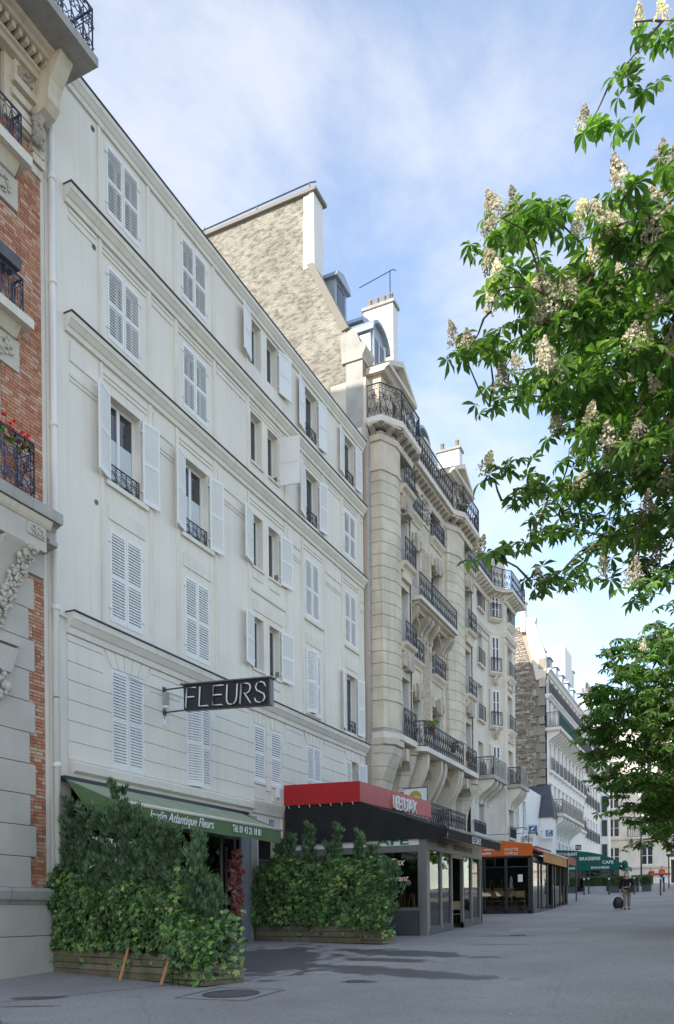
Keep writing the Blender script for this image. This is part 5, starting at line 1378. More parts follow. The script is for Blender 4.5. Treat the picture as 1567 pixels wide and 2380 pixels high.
glyph = {'F': [[(0, 0), (0, 1), (.75, 1)], [(0, .52), (.65, .52)]], 'L': [[(0, 1), (0, 0), (.75, 0)]], 'E': [[(.8, 1), (0, 1), (0, 0), (.8, 0)], [(0, .52), (.7, .52)]],
         'U': [[(0, 1), (0, .35), (.05, .14), (.2, .01), (.42, -.02), (.64, .01), (.8, .14), (.85, .35), (.85, 1)]],
         'R': [[(0, 0), (0, 1), (.45, 1), (.7, .94), (.8, .76), (.72, .58), (.5, .48), (.28, .5)], [(.32, .5), (.85, 0)]],
         'S': [[(.82, .8), (.72, .95), (.45, 1.02), (.15, .95), (.05, .76), (.16, .6), (.45, .5), (.74, .4), (.85, .22), (.74, .05), (.45, -.03), (.14, .04), (.02, .2)]]}
for i, ch in enumerate('FLEURS'):
    x0 = .74 + i * .385
    mb = MB(); sh = MB()
    for st in glyph[ch]:
        pts = [(x0 + (px + .10 * py) * .33, YS - .035, zs_(x0 + px * .33, .12 + .74 * py)) for px, py in st]
        mb.tube(pts, .019, 6)
        for p in (pts[0], pts[-1]): mb.tube([p, (p[0], YS + .01, p[2])], .014, 5)
        sh.tube([(p[0], YS - .006, p[2] - .0) for p in pts], .036, 4)  # black backing tube: channel outline with the letter's shadow painted in
    l = mb.build('neon_letter', 'neon_glass', FS, True); sh.build('channel_shadow', 'black_print', l)
for z in (7.30, 6.74):
    MB().tube([(.02, YS + .07, z), (.70, YS + .07, z - .01)], .02, 6).build('bracket_arm', 'iron', FS); MB().box(.0, .04, YS, YS + .14, z - .07, z + .07).build('wall_plate', 'iron', FS)
TB = thing('transformer_box', 'grey electrical box on the wall beside the neon sign bracket', 'electrical box', (.06, 16.97, 6.9))
MB().bbox(.0, .12, 16.90, 17.05, 6.92, 7.24, .03).build('case', 'stone_grey', TB); MB().lathe([(.06, 0), (.07, .03), (.05, .07)], (.07, 16.97, 6.84), 8).build('cable_gland', 'white_paint', TB)
MB().bbox(.0, .06, 16.90, 17.02, 6.40, 6.56, .02).build('junction_box', 'white_board', TB); MB().tube([(.03, 16.97, 6.84), (.03, 16.96, 6.55)], .012, 4).build('cable', 'iron', TB); MB().tube([(.03, 16.98, 6.42), (.03, 16.99, 5.05)], .014, 5).build('conduit', 'stucco_trim', TB)
MB().tube([(.04, 15.6, 7.28), (.05, 16.3, 7.24), (.05, 18.6, 7.3)], .006, 4).build('wire', 'iron', TB)

# ================================================================ green awning of the flower shop
GA = thing('green_awning', 'faded green flower shop awning with white script on its valance', 'awning', (.8, 17, 4))
XA, ZT, ZB = 1.45, 4.06, 3.68
ga = MB()
N = 14
for i in range(N):
    a, b = 13.35 + (20.25 - 13.35) * i / N, 13.35 + (20.25 - 13.35) * (i + 1) / N
    sag = lambda t: .03 * math.sin(t * math.pi)
    for j in range(4):
        t0, t1 = j / 4, (j + 1) / 4
        f = lambda t, y: (.16 + (XA - .16) * t, y, 4.60 + (ZT - 4.60) * t - sag(t))
        ga.add([f(t0, a), f(t1, a), f(t1, b), f(t0, b)], [(0, 1, 2, 3)])
ga.build('canopy', 'green_cloth', GA, True)
va = MB()
for i in range(28):
    a, b = 13.35 + 6.9 * i / 28, 13.35 + 6.9 * (i + 1) / 28
    w1, w2 = .012 * math.sin(i * 1.3), .012 * math.sin((i + 1) * 1.3)
    va.add([(XA + .012, a, ZT - .05), (XA + .012, b, ZT - .05), (XA + .012 + w2, b, ZB + .01 * math.sin(i * .7)), (XA + .012 + w1, a, ZB + .01 * math.sin((i - 1) * .7))], [(0, 1, 2, 3)])
va.build('valance', 'green_valance', GA)
for y in (13.34, 20.26): MB().add([(.2, y, 4.58), (XA, y, ZT), (XA, y, ZB), (.9, y, ZB + .1)], [(0, 1, 2, 3)]).build('side_flap', 'green_valance', GA)
MB().tube([(XA, 13.3, ZT - .01), (XA, 20.3, ZT - .01)], .045, 8).build('front_bar', 'stone_pale', GA, True)
MB().bbox(.0, .24, 13.3, 20.6, 4.555, 4.645, .02).build('awning_box', 'dark_frame', GA)
for y in (14.0, 16.9, 19.8): MB().tube([(.12, y, 4.5), (.8, y + .1, 4.15), (1.42, y, 4.02)], .018, 5).build('folding_arm', 'grey_frame', GA)
lettering('Jardin Atlantique Fleurs', .30, (XA + .035, 14.42, 3.78), (0, 1, 0), (0, 0, 1), 'white_print', GA, width=2.5, shear=.35, bold=.002)
lettering('Tél. 01 43 21 18 81', .25, (XA + .035, 17.75, 3.79), (0, 1, 0), (0, 0, 1), 'white_print', GA, width=1.38, bold=.003)
for y in [13.35 + 6.9 * i / 6 for i in range(1, 6)]:
    sm = MB(); f = lambda t, yy: (.16 + (XA - .16) * t, yy, 4.604 + (ZT - 4.60) * t - .03 * math.sin(t * math.pi))
    for j in range(4): sm.add([f(j / 4, y), f((j + 1) / 4, y), f((j + 1) / 4, y + .03), f(j / 4, y + .03)], [(0, 1, 2, 3)])
    sm.build('seam', 'green_valance', GA)
# flower display at the shop's right side
FD = thing('flower_display', 'tall rack of red and pink cut flowers at the flower shop door', 'flowers', (.2, 20.1, gz(20)))
mb = MB()
for i in range(210):
    c = Vector((random.uniform(.02, .26), random.uniform(19.72, 20.28), random.uniform(1.55, 3.5))); r = random.uniform(.05, .09)
    for k in range(7):
        n = Vector((random.uniform(-.3, 1), random.uniform(-1, .6), random.uniform(-.6, 1))).normalized()
        stamp(mb, [(-.6, -.5, 0), (.6, -.5, 0), (.5, .6, .1), (-.5, .6, .1)], [(0, 1, 2, 3)], rot_to(n, random.random() * 6), c + n * r * .5, r)
mb.build('blossoms', 'petal_red', FD)
for y in (19.7, 20.3): MB().box(.0, .06, y - .02, y + .02, 1.0, 3.6).build('rack_post', 'iron', FD)
for z in (1.45, 2.0, 2.6, 3.2): MB().box(.0, .22, 19.7, 20.3, z, z + .03).build('shelf', 'plank', FD)
FD2 = thing('flower_display', 'orange and white flowers standing in the shop front behind the tall hedge', 'flowers', (.5, 14.6, gz(14)))
mb = MB()
for i in range(160):
    c = Vector((random.uniform(.1, .5), random.uniform(13.9, 17.5), random.uniform(1.3, 2.45))); r = random.uniform(.04, .08)
    for k in range(6):
        n = Vector((random.uniform(-.3, 1), random.uniform(-1, .6), random.uniform(-.6, 1))).normalized()
        stamp(mb, [(-.6, -.5, 0), (.6, -.5, 0), (.5, .6, .1), (-.5, .6, .1)], [(0, 1, 2, 3)], rot_to(n, random.random() * 6), c + n * r * .5, r)
mb.build('blossoms', 'petal_red', FD2)
for i in range(6): MB().lathe([(.10, 0), (.14, .34), (.15, .36)], (.3, 14.0 + i * .6, gz(14) + .02), 10).build('bucket', 'zinc', FD2, True)

# ================================================================ plank planters with ivy and cypress hedges
IVY_V = [(0, 0, 0), (-.42, .12, .04), (-.55, .55, -.06), (-.18, .62, .03), (0, 1.0, -.1), (.18, .62, .03), (.55, .55, -.06), (.42, .12, .04)]
IVY_F = [(0, 7, 6, 5), (0, 5, 4, 3), (0, 3, 2, 1)]
ivy_me = MB().add(IVY_V, IVY_F).mesh('leaf')
def planter(name, label, p, q, depth, h, courses, seed):
    """plank box: front edge from p to q on the ground, depth away from the camera"""
    rnd = random.Random(seed)
    p, q = Vector((*p, 0)), Vector((*q, 0)); d = (q - p); L = d.length; d.normalize(); n = Vector((d.y, -d.x, 0))
    if n.y > 0: n = -n                               # outward normal faces the camera side
    z = min(gz(p.y), gz(q.y))
    t_ = thing(name, label, 'planter', (p.x, p.y, z), 'plank planters by the flower shop')
    P = Plane((p.x, p.y), (d.x, d.y), (n.x, n.y))
    ph = h / courses
    for k in range(courses):
        u = 0; ln = [L * .26, L * .24, L * .27, L] if L > 2 else [L]
        rnd.shuffle(ln)
        for l in ln + [L]:
            u1 = min(L, u + l)
            if u1 - u < .05: break
            wob = rnd.uniform(-.012, .012)
            pbox(MB(), P, u + .006, u1 - .006, z + .02 + k * ph + .006, z + .02 + (k + 1) * ph - .006 + rnd.uniform(-.008, .008), -.03 + wob, .0 + wob).build('plank', 'plank', t_)
            u = u1
        for uu in (0, L): pbox(MB(), P, uu - .015, uu + .015, z + .02 + k * ph + .006, z + .02 + (k + 1) * ph - .006, -depth, -.04).build('plank', 'plank', t_)
        pbox(MB(), P, .02, L - .02, z + .02 + k * ph + .006, z + .02 + (k + 1) * ph - .006, -depth, -depth + .03).build('plank', 'plank', t_)
    for uu in [L * i / max(1, int(L)) for i in range(int(L) + 1)]:
        pbox(MB(), P, max(.02, uu - .03), min(L - .02, uu + .03), z, z + h, -.09, -.035).build('post', 'plank', t_)
    pbox(MB(), P, .03, L - .03, z + .05, z + h - .05, -depth + .04, -.1).build('soil', 'soil', t_)
    return P, L, z
def ivy_hedge(name, label, P, L, z, depth, h0, top, seed, n, grp):
    """ivy-clad hedge: top(u) gives its height; leaves hang in overlapping layers"""
    rnd = random.Random(seed)
    t_ = thing(name, label, 'hedge', P.p(L / 2, z + h0), grp)
    core = MB(); K = 16
    rings = []
    for i in range(K + 1):
        u = .12 + (L - .24) * i / K; T = top(u)
        rings.append([P.p(u, z + h0 - .05, -depth + .15), P.p(u, z + h0 - .05, -.16), P.p(u, z + T * .5, -.14 + .04 * math.sin(i * 1.9)), P.p(u, z + T - .18, -.22), P.p(u, z + T - .10, -depth / 2), P.p(u, z + T - .18, -depth + .2)])
    core.loft(rings); core.build('hedge_core', 'soil', t_)
    leaves = []
    for i in range(n):
        r = rnd.random(); u = rnd.uniform(-.06, L + .06)
        T = top(min(max(u, 0), L))
        if r < .74:
            v = rnd.uniform(h0 - .20 if rnd.random() < .06 else h0 + .09, T) ; lump = .10 * math.sin(u * 5.1 + seed) * math.sin(v * 4.3 + seed * 2) + .05 * math.sin(u * 13 + v * 9)
            w = .02 + lump + rnd.uniform(-.13, .07) - max(0, v - T + .25) * .5
            nn = P.dn * 1.0 + P.du * rnd.uniform(-.7, .7) + Vector((0, 0, rnd.uniform(-.25, .95)))
        elif r < .86:
            v = T - .05 + rnd.uniform(-.08, .10); w = rnd.uniform(-depth + .1, 0); nn = P.dn * rnd.uniform(-.3, .8) + P.du * rnd.uniform(-.6, .6) + Vector((0, 0, 1))
        else:
            e = rnd.choice((0, 1)); u = (-.03 if e == 0 else L + .05) + rnd.uniform(-.1, .08); v = rnd.uniform(h0 - .1, T); w = rnd.uniform(-depth + .05, .02)
            nn = P.du * (1 if e else -1) + P.dn * rnd.uniform(-.3, .9) + Vector((0, 0, rnd.uniform(-.2, .8)))
        nn.normalize()
        hang = Vector((0, 0, -1)) - nn * (-nn.z); hang = hang.normalized() if hang.length > .05 else P.du
        hang = (hang + P.du * rnd.uniform(-.8, .8)).normalized()
        side = hang.cross(nn).normalized(); nn = side.cross(hang).normalized()
        M3 = Matrix((side, hang, nn)).transposed()
        leaves.append((Vector(P.p(u, z + v, w)), M3, rnd.choice((rnd.uniform(.05, .09), rnd.uniform(.08, .15))), w))
    front = sorted(range(len(leaves)), key=lambda i: -(leaves[i][3] + leaves[i][2]))[:300]
    fs = set(front); mb = MB()
    for i, (p, M3, s, w) in enumerate(leaves):
        if i in fs:
            o = obj('leaf', ivy_me, 'ivy', t_, loc=p, scale=(s, s, s)); o.rotation_euler = M3.to_euler()
        else: stamp(mb, IVY_V, IVY_F, M3, p, s)
    mb.build('ivy_leaves', 'ivy', t_, kind='stuff')
    return t_
def conifer(label, base, h, r, seed, lean=(0, 0), n=520, dark=False, grp='cypresses in the hedge planters'):
    rnd = random.Random(seed)
    t_ = thing('cypress', label, 'shrub', base, grp)
    b = Vector(base)
    MB().tube([b, b + Vector((lean[0] * .5, lean[1] * .5, h * .5)), b + Vector((lean[0], lean[1], h * .9))], [.022, .016, .006], 5).build('stem', 'twig', t_)
    mb = MB(); brs = []
    nb = 26
    for i in range(nb):
        t = .22 + .75 * i / nb; a = i * 2.4 + rnd.uniform(-.4, .4); rr = r * (1.15 - t) ** .6 * rnd.uniform(.55, 1.1)
        c = b + Vector((lean[0] * t, lean[1] * t, h * t))
        tip = c + Vector((math.cos(a) * rr, math.sin(a) * rr, rr * rnd.uniform(.5, 1.1)))
        for k in range(int(n / nb)):
            s = rnd.random() ** .7
            p = c.lerp(tip, s) + Vector((rnd.gauss(0, .035), rnd.gauss(0, .035), rnd.gauss(0, .05)))
            d = (tip - c).normalized() * .6 + Vector((rnd.gauss(0, .35), rnd.gauss(0, .35), rnd.uniform(.5, 1.2))); d.normalize()
            l = rnd.uniform(.09, .19); sd = d.cross(Vector((rnd.gauss(0, 1), rnd.gauss(0, 1), rnd.gauss(0, 1)))).normalized()
            for ang in (-.45, 0, .45):
                dd = (d + sd * ang).normalized(); ww = dd.cross(d.cross(sd)).normalized() * .011
                q = p + dd * l * (1 - abs(ang) * .4)
                o_ = len(mb.v); mb.v += [tuple(p - ww), tuple(p + ww), tuple(p.lerp(q, .6) + ww * 1.2), tuple(q), tuple(p.lerp(q, .6) - ww * 1.2)]; mb.f.append((o_, o_ + 1, o_ + 2, o_ + 3, o_ + 4))
    mb.build('foliage', 'conifer', t_)
    return t_
G1 = 'ivy hedges in plank planters'
P1, L1, z1 = planter('planter', 'long weathered plank planter beside the brick building, two stakes leaning on it', (.15, 13.02), (4.0, 11.80), 1.0, .50, 4, 3)
ivy_hedge('ivy_hedge', 'tall ivy hedge nearest the camera beside the brick building', P1, L1, z1, 1.0, .47, lambda u: 1.95 - .10 * u + .14 * math.sin(u * 2.3 + 1) + (.45 * max(0, .35 - u)), 5, 8500, G1)
P1b, L1b, z1b = planter('planter', 'small plank planter at the outer end of the long one near the manhole', (4.06, 11.72), (4.82, 11.50), .9, .34, 4, 4)
ivy_hedge('ivy_hedge', 'low ivy clump in the small planter near the manhole', P1b, L1b, z1b, .9, .28, lambda u: 1.30 - .35 * u + .1 * math.sin(u * 6), 6, 2600, G1)
P2, L2, z2 = planter('planter', 'long weathered plank planter in front of the cafe side window', (.20, 20.95), (3.95, 20.05), .95, .46, 3, 8)
ivy_hedge('ivy_hedge', 'broad ivy hedge in front of the cafe side window', P2, L2, z2, .95, .43, lambda u: 2.3 + .14 * math.sin(u * 2.1) - .9 * max(0, .5 - u) - .25 * max(0, u - 2.8), 9, 8500, G1)
P2b, L2b, z2b = planter('planter', 'small plank planter at the corner of the cafe', (3.98, 20.04), (4.55, 19.88), .5, .36, 4, 11)
ivy_hedge('ivy_hedge', 'ivy clump in the small planter at the cafe corner', P2b, L2b, z2b, .5, .34, lambda u: 2.0 - .9 * u + .1 * math.sin(u * 7), 12, 2400, G1)
# cypresses: (u along planter, height above ground, radius)
for k, (u, hh, r, lab) in enumerate(((.25, 3.3, .42, 'dark cypress at the drainpipe end of the near hedge'), (.75, 3.05, .40, 'second cypress from the drainpipe in the near hedge'), (1.25, 3.0, .42, 'cypress above the middle left of the near hedge'),
        (1.75, 3.45, .40, 'tallest cypress of the near hedge with a pointed top'), (2.2, 2.95, .38, 'cypress just left of the awning script in the near hedge'), (2.75, 2.7, .40, 'cypress under the awning script in the near hedge'),
        (3.2, 2.5, .38, 'loose cypress right of the stakes in the near hedge'), (3.6, 2.45, .38, 'cypress near the outer end of the near hedge'), (.0, 2.6, .36, 'low spreading cypress against the drainpipe'))):
    c = P1.p(u, z1 + .4, -.40); conifer(lab, c, hh - .05, r * 1.1, 40 + k, (random.uniform(-.1, .1), random.uniform(-.15, .0)), 720)
for k, (u, hh, r, lab) in enumerate(((.2, 2.6, .3, 'juniper spray over the small planter near the manhole'), (.55, 1.7, .34, 'drooping juniper at the outer corner of the near hedge'))):
    c = P1b.p(u, z1b + .3, -.35); conifer(lab, c, hh - .3, r, 60 + k, (.1, 0), 480)
for k, (u, hh, r, lab) in enumerate(((.45, 3.05, .26, 'leaning cypress at the green awning end of the far hedge'), (1.0, 3.1, .30, 'second cypress from the awning in the far hedge'), (1.75, 3.35, .34, 'tallest cypress of the far hedge before the black awning'),
        (2.75, 3.3, .20, 'slender cypress left of the cafe strip lettering'), (3.45, 3.05, .20, 'slim cypress in front of the green cafe lettering'), (2.3, 2.75, .3, 'short cypress in the middle of the far hedge'), (3.8, 2.6, .34, 'cypress tuft by the cafe window script'))):
    c = P2.p(u, z2 + .4, -.45); conifer(lab, c, hh - .4, r, 80 + k, (random.uniform(-.08, .12), 0), 620)
c = P2b.p(.5, z2b + .35, -.4); conifer('spreading cypress over the small planter at the cafe corner', c, 1.8, .45, 99, (.15, -.05), 620)
# two fresh stakes leaning on the planter
for (x, y), top_, lab in (((2.72, 12.08), (2.86, 12.2, 1.52), 'orange brown stake leaning on the middle of the near planter'), ((3.90, 11.72), (4.06, 11.86, 1.42), 'orange brown stake leaning at the outer end of the near planter')):
    s = MB().tube([(x, y - .12, gz(y) + .0), top_], .03, 4).build('wooden_stake', 'stake'); tag(s, lab, 'stake', 'stakes against the planter')

# ================================================================ glazed cafe with the black awning
CF = thing('cafe_pavilion', 'grey framed glazed cafe terrace with black awning beside the white building', 'cafe terrace', (2.4, 26, gz(26)))
YS0, XF0, YE0 = 23.0, 4.72, 28.85
zb = lambda y: gz(y)
# side wall (faces the camera)
PS = FY(YS0)
MB().box(.1, XF0 - .2, YS0, YS0 + .08, .6, 1.78).build('side_panel', 'grey_panel', CF)
MB().box(2.6, 4.45, YS0 - .02, YS0, 1.1, 1.7).build('panel_moulding', 'grey_panel', CF)
fr = MB(); fr.box(.1, XF0 - .2, YS0 - .02, YS0 + .08, 1.78, 1.88).box(.1, XF0 - .2, YS0 - .02, YS0 + .08, 3.5, 3.69)
for x in (.12, 1.6, 2.95, 4.46): fr.box(x, x + .09, YS0 - .02, YS0 + .08, 1.88, 3.5)
fr.build('side_frame', 'grey_frame', CF)
for a, b in ((.2, 1.6), (1.7, 2.95), (3.05, 4.46)): MB().box(a, b, YS0 + .02, YS0 + .03, 1.88, 3.5).build('pane', 'glass_cafe', CF)
st_ = MB().box(.12, XF0 - .18, YS0 - .03, YS0 + .06, 3.695, 3.93).build('cafe_strip', 'white_board', CF)
lettering('CAFE', .34, (2.75, YS0 - .035, 3.72), (1, 0, 0), (0, 0, 1), 'green_print', st_, width=1.45, bold=.006)
MB().bbox(XF0 - .21, XF0 + .02, YS0 - .05, YS0 + .2, .7, 4.0, .01).build('corner_post', 'grey_frame', CF); MB().box(XF0 - .13, XF0 - .05, YS0 - .075, YS0 - .05, .9, 3.95).build('post_moulding', 'grey_frame', CF)
# front wall (faces the street)
seg = [(23.25, 24.36, 1), (24.42, 25.40, 1), (26.72, 27.62, 1), (27.68, 28.66, 1)]
fr = MB()
for y in (23.2, 24.36, 25.40, 26.62, 27.62, 28.66): fr.box(XF0 - .1, XF0, y - .02, y + .09, .8, 3.62)
fr.box(XF0 - .12, XF0 + .01, 23.2, 28.85, 3.56, 4.0).box(XF0 - .1, XF0, 25.4, 26.7, 3.45, 3.56)
fr.build('front_frame', 'grey_frame', CF)
for a, b, _ in seg: MB().box(XF0 - .09, XF0 - .01, a, b, gz(a) - .3, gz(a) + .28).build('kick_panel', 'grey_panel', CF)
for a, b, _ in seg: MB().box(XF0 - .06, XF0 - .05, a + .03, b, gz(a) + .28, 3.56).build('pane', 'glass_cafe', CF)
MB().box(XF0 - .12, XF0 + .03, 23.15, 25.5, gz(23) - .2, gz(23) + .16).build('plinth', 'grey_panel', CF); MB().box(XF0 - .12, XF0 + .03, 26.6, 28.86, gz(26.6) - .2, gz(26.6) + .18).build('plinth', 'grey_panel', CF)
MB().box(XF0 - .9, XF0 - .84, 25.6, 26.3, 1.25, 2.45).build('folded_door_board', 'wood_furn', CF)
lettering('CAFE', .26, (XF0 + .02, 24.0, 3.70), (0, 1, 0), (0, 0, 1), 'black_print', CF, width=.95, bold=.004); lettering('RESTAURANT', .26, (XF0 + .02, 25.6, 3.70), (0, 1, 0), (0, 0, 1), 'black_print', CF, width=2.1, bold=.004)
MB().box(.05, XF0, YE0, YE0 + .08, .8, 4.0).build('end_wall', 'dark_frame', CF); MB().box(.05, .1, YS0, YE0, .6, 5).build('rear_wall', 'cafe_wall', CF)
MB().box(.1, XF0 - .12, YS0 + .09, YE0, .9, 1.12).build('floor', 'stone_grey', CF); MB().box(.1, XF0 - .1, YS0 + .09, YE0, 4.0, 4.05).build('ceiling', 'white_board', CF)
# window script
lettering('Le Dax', .30, (3.28, YS0 - .002, 3.12), (1, 0, 0), (0, 0, 1), 'pink_print', CF, width=.78, shear=.35, bold=.004); lettering('Restaurant', .24, (3.12, YS0 - .002, 2.66), (1, 0, 0), (0, 0, 1), 'pink_print', CF, width=1.05, shear=.35, bold=.004)
# black awning: sloping roof, side cheek, valance
BA = thing('black_awning', 'black canvas awning of the glazed cafe with LE DAX on its valance', 'awning', (4, 26, 4.4))
YA_, XA2 = 22.9, 5.42
aw = MB(); K = 6
for i in range(K):
    t0, t1 = i / K, (i + 1) / K
    f = lambda t, y: (2.7 + (XA2 - 2.7) * t, y, 5.06 + (4.13 - 5.06) * t - .05 * math.sin(t * math.pi))
    aw.add([f(t0, YA_), f(t1, YA_), f(t1, 28.75), f(t0, 28.75)], [(0, 1, 2, 3)])
aw.build('canopy', 'black_cloth', BA, True)
sd = MB(); sd.prism([(.14, 3.94), (5.38, 4.08), (4.0, 4.58), (2.7, 5.03), (.14, 5.08)], 'y', YA_ - .01, YA_ + .01); sd.build('side_cheek', 'black_cloth', BA)
mb = MB()
for i in range(16):
    a, b = .14 + 5.26 * i / 16, .14 + 5.26 * (i + 1) / 16; w1, w2 = .015 * math.sin(i * 1.4), .015 * math.sin((i + 1) * 1.4)
    mb.add([(a, YA_ - .03, 4.12), (b, YA_ - .03, 4.12), (b, YA_ - .04 + w2, 3.86), (a, YA_ - .04 + w1, 3.86)], [(0, 1, 2, 3)])
mb.build('side_valance', 'black_cloth', BA)
MB().box(XA2, XA2 + .015, YA_ - .05, 28.75, 3.83, 4.17).build('front_valance', 'black_cloth', BA); MB().tube([(XA2, YA_, 4.13), (XA2, 28.8, 4.13)], .05, 8).build('front_bar', 'stone_grey', BA, True)
lettering('LE DAX', .30, (XA2 + .02, 25.25, 3.86), (0, 1, 0), (0, 0, 1), 'white_print', BA, width=1.0, bold=.006)
RS = thing('red_fascia', 'red box sign with doubled white letters above the black awning', 'sign', (2.6, 26, 5.4))
mb = MB(); mb.prism([(.14, 5.08), (2.7, 5.04), (2.7, 5.66), (.14, 5.72)], 'y', YA_ - .06, YA_ - .02); mb.build('side_panel', 'red_cloth', RS)
mb = MB(); mb.prism([(YA_ - .04, 5.04), (29.4, 5.22), (29.4, 5.80), (YA_ - .04, 5.66)], 'x', 2.66, 2.70); mb.build('front_panel', 'red_board', RS)
MB().box(.14, 2.68, YA_, 29.3, 5.10, 5.14).build('deck', 'dark_frame', RS)
for dx, dy, m_ in ((.0, .0, 'white_print'), (.05, .10, 'white_print')):
    lettering('LE DAX', .62, (2.715 + dx, 25.55 + dy, 5.16 - dx), (0, 1, .03), (0, 0, 1), m_, RS, width=2.0, depth=.02)
MB().bbox(.0, .14, 22.55, 22.7, 5.3, 5.62, .02).build('switch_box', 'white_board', RS)
for x in [.3 + .36 * i for i in range(7)]: MB().tube([(x, YA_ - .065, 5.06), (x + .03, YA_ - .065, 4.98)], .01, 4).build('lacing', 'white_print', RS)
VS = thing('villa_sign', 'white rectangular sign with an ochre disc reading Villa above the red fascia', 'sign', (1.6, 31, 6.2))
MB().box(1.15, 2.1, 30.7, 30.82, 5.85, 6.55).build('board', 'white_board', VS); MB().box(2.1, 2.13, 30.68, 30.84, 5.83, 6.58).build('edge', 'dark_frame', VS); MB().box(1.12, 2.12, 30.68, 30.84, 6.55, 6.58).build('edge', 'dark_frame', VS)
d = MB(); d.prism([(1.62 + .26 * math.cos(2 * math.pi * i / 20), 6.18 + .28 * math.sin(2 * math.pi * i / 20)) for i in range(20)], 'y', 30.685, 30.7); d.build('disc', 'ochre_disc', VS)
lettering('Villa', .2, (1.42, 30.68, 6.12), (1, 0, 0), (0, 0, 1), 'white_print', VS, width=.4); MB().box(.1, 1.15, 30.74, 30.78, 6.4, 6.44).build('bracket', 'iron', VS)

# chairs and tables
CH = {}
def chair(label, loc, rz, tilt=0, mats=('cane', 'wood_furn'), grp='chairs inside the cafes'):
    t_ = thing('chair', label, 'chair', loc, grp); t_.rotation_euler = (tilt, 0, rz)
    if mats not in CH:
        seat = MB().bbox(-.2, .2, -.2, .2, .43, .465, .02).mesh('seat')
        back = MB().box(-.19, .19, .185, .205, .60, .88).mesh('backrest')
        legs = [MB().tube([(sx * .17, sy * .17, .44), (sx * .2, sy * (.2 if sy < 0 else .24), 0)], .016, 5).mesh('leg') for sx in (-1, 1) for sy in (-1, 1)]
        stile = [MB().tube([(sx * .19, .18, .44), (sx * .19, .20, .9)], .014, 5).mesh('back_post') for sx in (-1, 1)]
        CH[mats] = (seat, back, legs, stile)
    seat, back, legs, stile = CH[mats]
    child_local('seat', seat, mats[0], t_, (0, 0, 0)); child_local('backrest', back, mats[0], t_, (0, 0, 0))
    for l in legs: child_local('leg', l, mats[1], t_, (0, 0, 0))
    for s in stile: child_local('back_post', s, mats[1], t_, (0, 0, 0))
    return t_
def table(label, loc, w_=.6, grp='cafe tables'):
    t_ = thing('table', label, 'table', loc, grp); x, y, z = loc
    MB().box(x - w_ / 2, x + w_ / 2, y - w_ / 2, y + w_ / 2, z + .70, z + .74).build('table_top', 'chrome', t_); MB().tube([(x, y, z + .02), (x, y, z + .7)], .03, 8).build('pedestal', 'dark_frame', t_)
    MB().lathe([(.22, 0), (.2, .03), (.04, .05)], (x, y, z), 10).build('foot', 'dark_frame', t_)
zf0 = 1.12
table('steel table behind the cafe side window', (4.0, 23.7, zf0)); table('second steel table inside the glazed cafe', (3.2, 24.6, zf0)); table('steel table deep inside the glazed cafe', (3.9, 26.2, zf0))
chair('red seated chair upside down on the window table of the cafe', (4.25, 23.7, zf0 + 1.2), .2, math.pi, ('red_seat', 'wood_furn')); chair('second upturned red chair on the window table', (3.8, 23.65, zf0 + 1.2), -.4, math.pi, ('red_seat', 'wood_furn'))
chair('upturned red chair on the second cafe table', (3.3, 24.6, zf0 + 1.2), 1.0, math.pi, ('red_seat', 'wood_furn')); chair('red chair on the floor inside the glazed cafe', (3.55, 23.45, zf0), 2.6, 0, ('red_seat', 'dark_frame'))
chair('red chair near the open cafe doorway', (4.2, 25.2, zf0), 1.2, 0, ('red_seat', 'dark_frame')); chair('cane chair by the far front pane of the cafe', (4.2, 27.3, zf0 + .1), 4.0)
b_ = MB().ball((3.95, 23.55, 2.62), .09, 10, 8).build('globe_lamp', 'white_board', None, True); tag(b_, 'small white globe lamp hanging behind the cafe side window', 'lamp')

# ================================================================ orange cafe
OC = thing('orange_cafe', 'dark framed glazed terrace with an orange fascia and stacked cane chairs inside', 'cafe terrace', (3, 40, gz(40)))
YO, XO, YO2 = 35.7, 5.02, 43.9
PO = FY(YO)
fr = MB()
fr.box(.3, XO, YO - .03, YO + .06, gz(YO) - .3, gz(YO) + .12)
for x in (.5, 1.8, 2.9, 3.85, 4.86): fr.box(x, x + .1, YO - .03, YO + .06, gz(YO), 4.12)
fr.box(.3, XO, YO - .03, YO + .06, 4.04, 4.14)
fr.build('side_frame', 'dark_frame', OC)
for a, b in ((.6, 1.8), (1.9, 2.9), (3.0, 3.85), (3.95, 4.86)): MB().box(a, b, YO, YO + .01, gz(YO) + .12, 4.04).build('pane', 'glass_cafe', OC)
fas = MB().prism([(.3, 4.14), (XO + .04, 4.11), (XO + .04, 4.60), (.3, 5.28)], 'y', YO - .08, YO - .04).build('fascia', 'orange_cloth', OC)
for i, (tx, zz) in enumerate((('GALETTES', 4.36), ('CRAMPOUZ', 4.19))): lettering(tx, .16, (3.86, YO - .09, zz), (1, 0, -.05), (0, 0, 1), 'pink_print', fas, width=.60, bold=.003)
lettering('aux', .06, (4.12, YO - .09, 4.315), (1, 0, 0), (0, 0, 1), 'pink_print', fas); lettering('mille', .16, (2.78, YO - .09, 4.21), (1, 0, 0), (0, 0, 1), 'white_print', fas, width=.5, shear=.3, bold=.003)
MB().box(2.95, 3.45, YO - .1, YO - .082, 4.40, 4.44).build('fascia_line', 'white_print', fas)
fr = MB()
for y in (35.75, 37.0, 37.66, 38.9, 40.1, 40.75, 42.1, 43.0, 43.8): fr.box(XO - .06, XO + .02, y, y + .1, gz(y) - .3, 4.0)
fr.box(XO - .06, XO + .02, YO, YO2, 3.9, 4.05).box(XO - .06, XO + .02, YO, YO2, gz(36) - .2, gz(36) + .2)
fr.build('front_frame', 'dark_frame', OC)
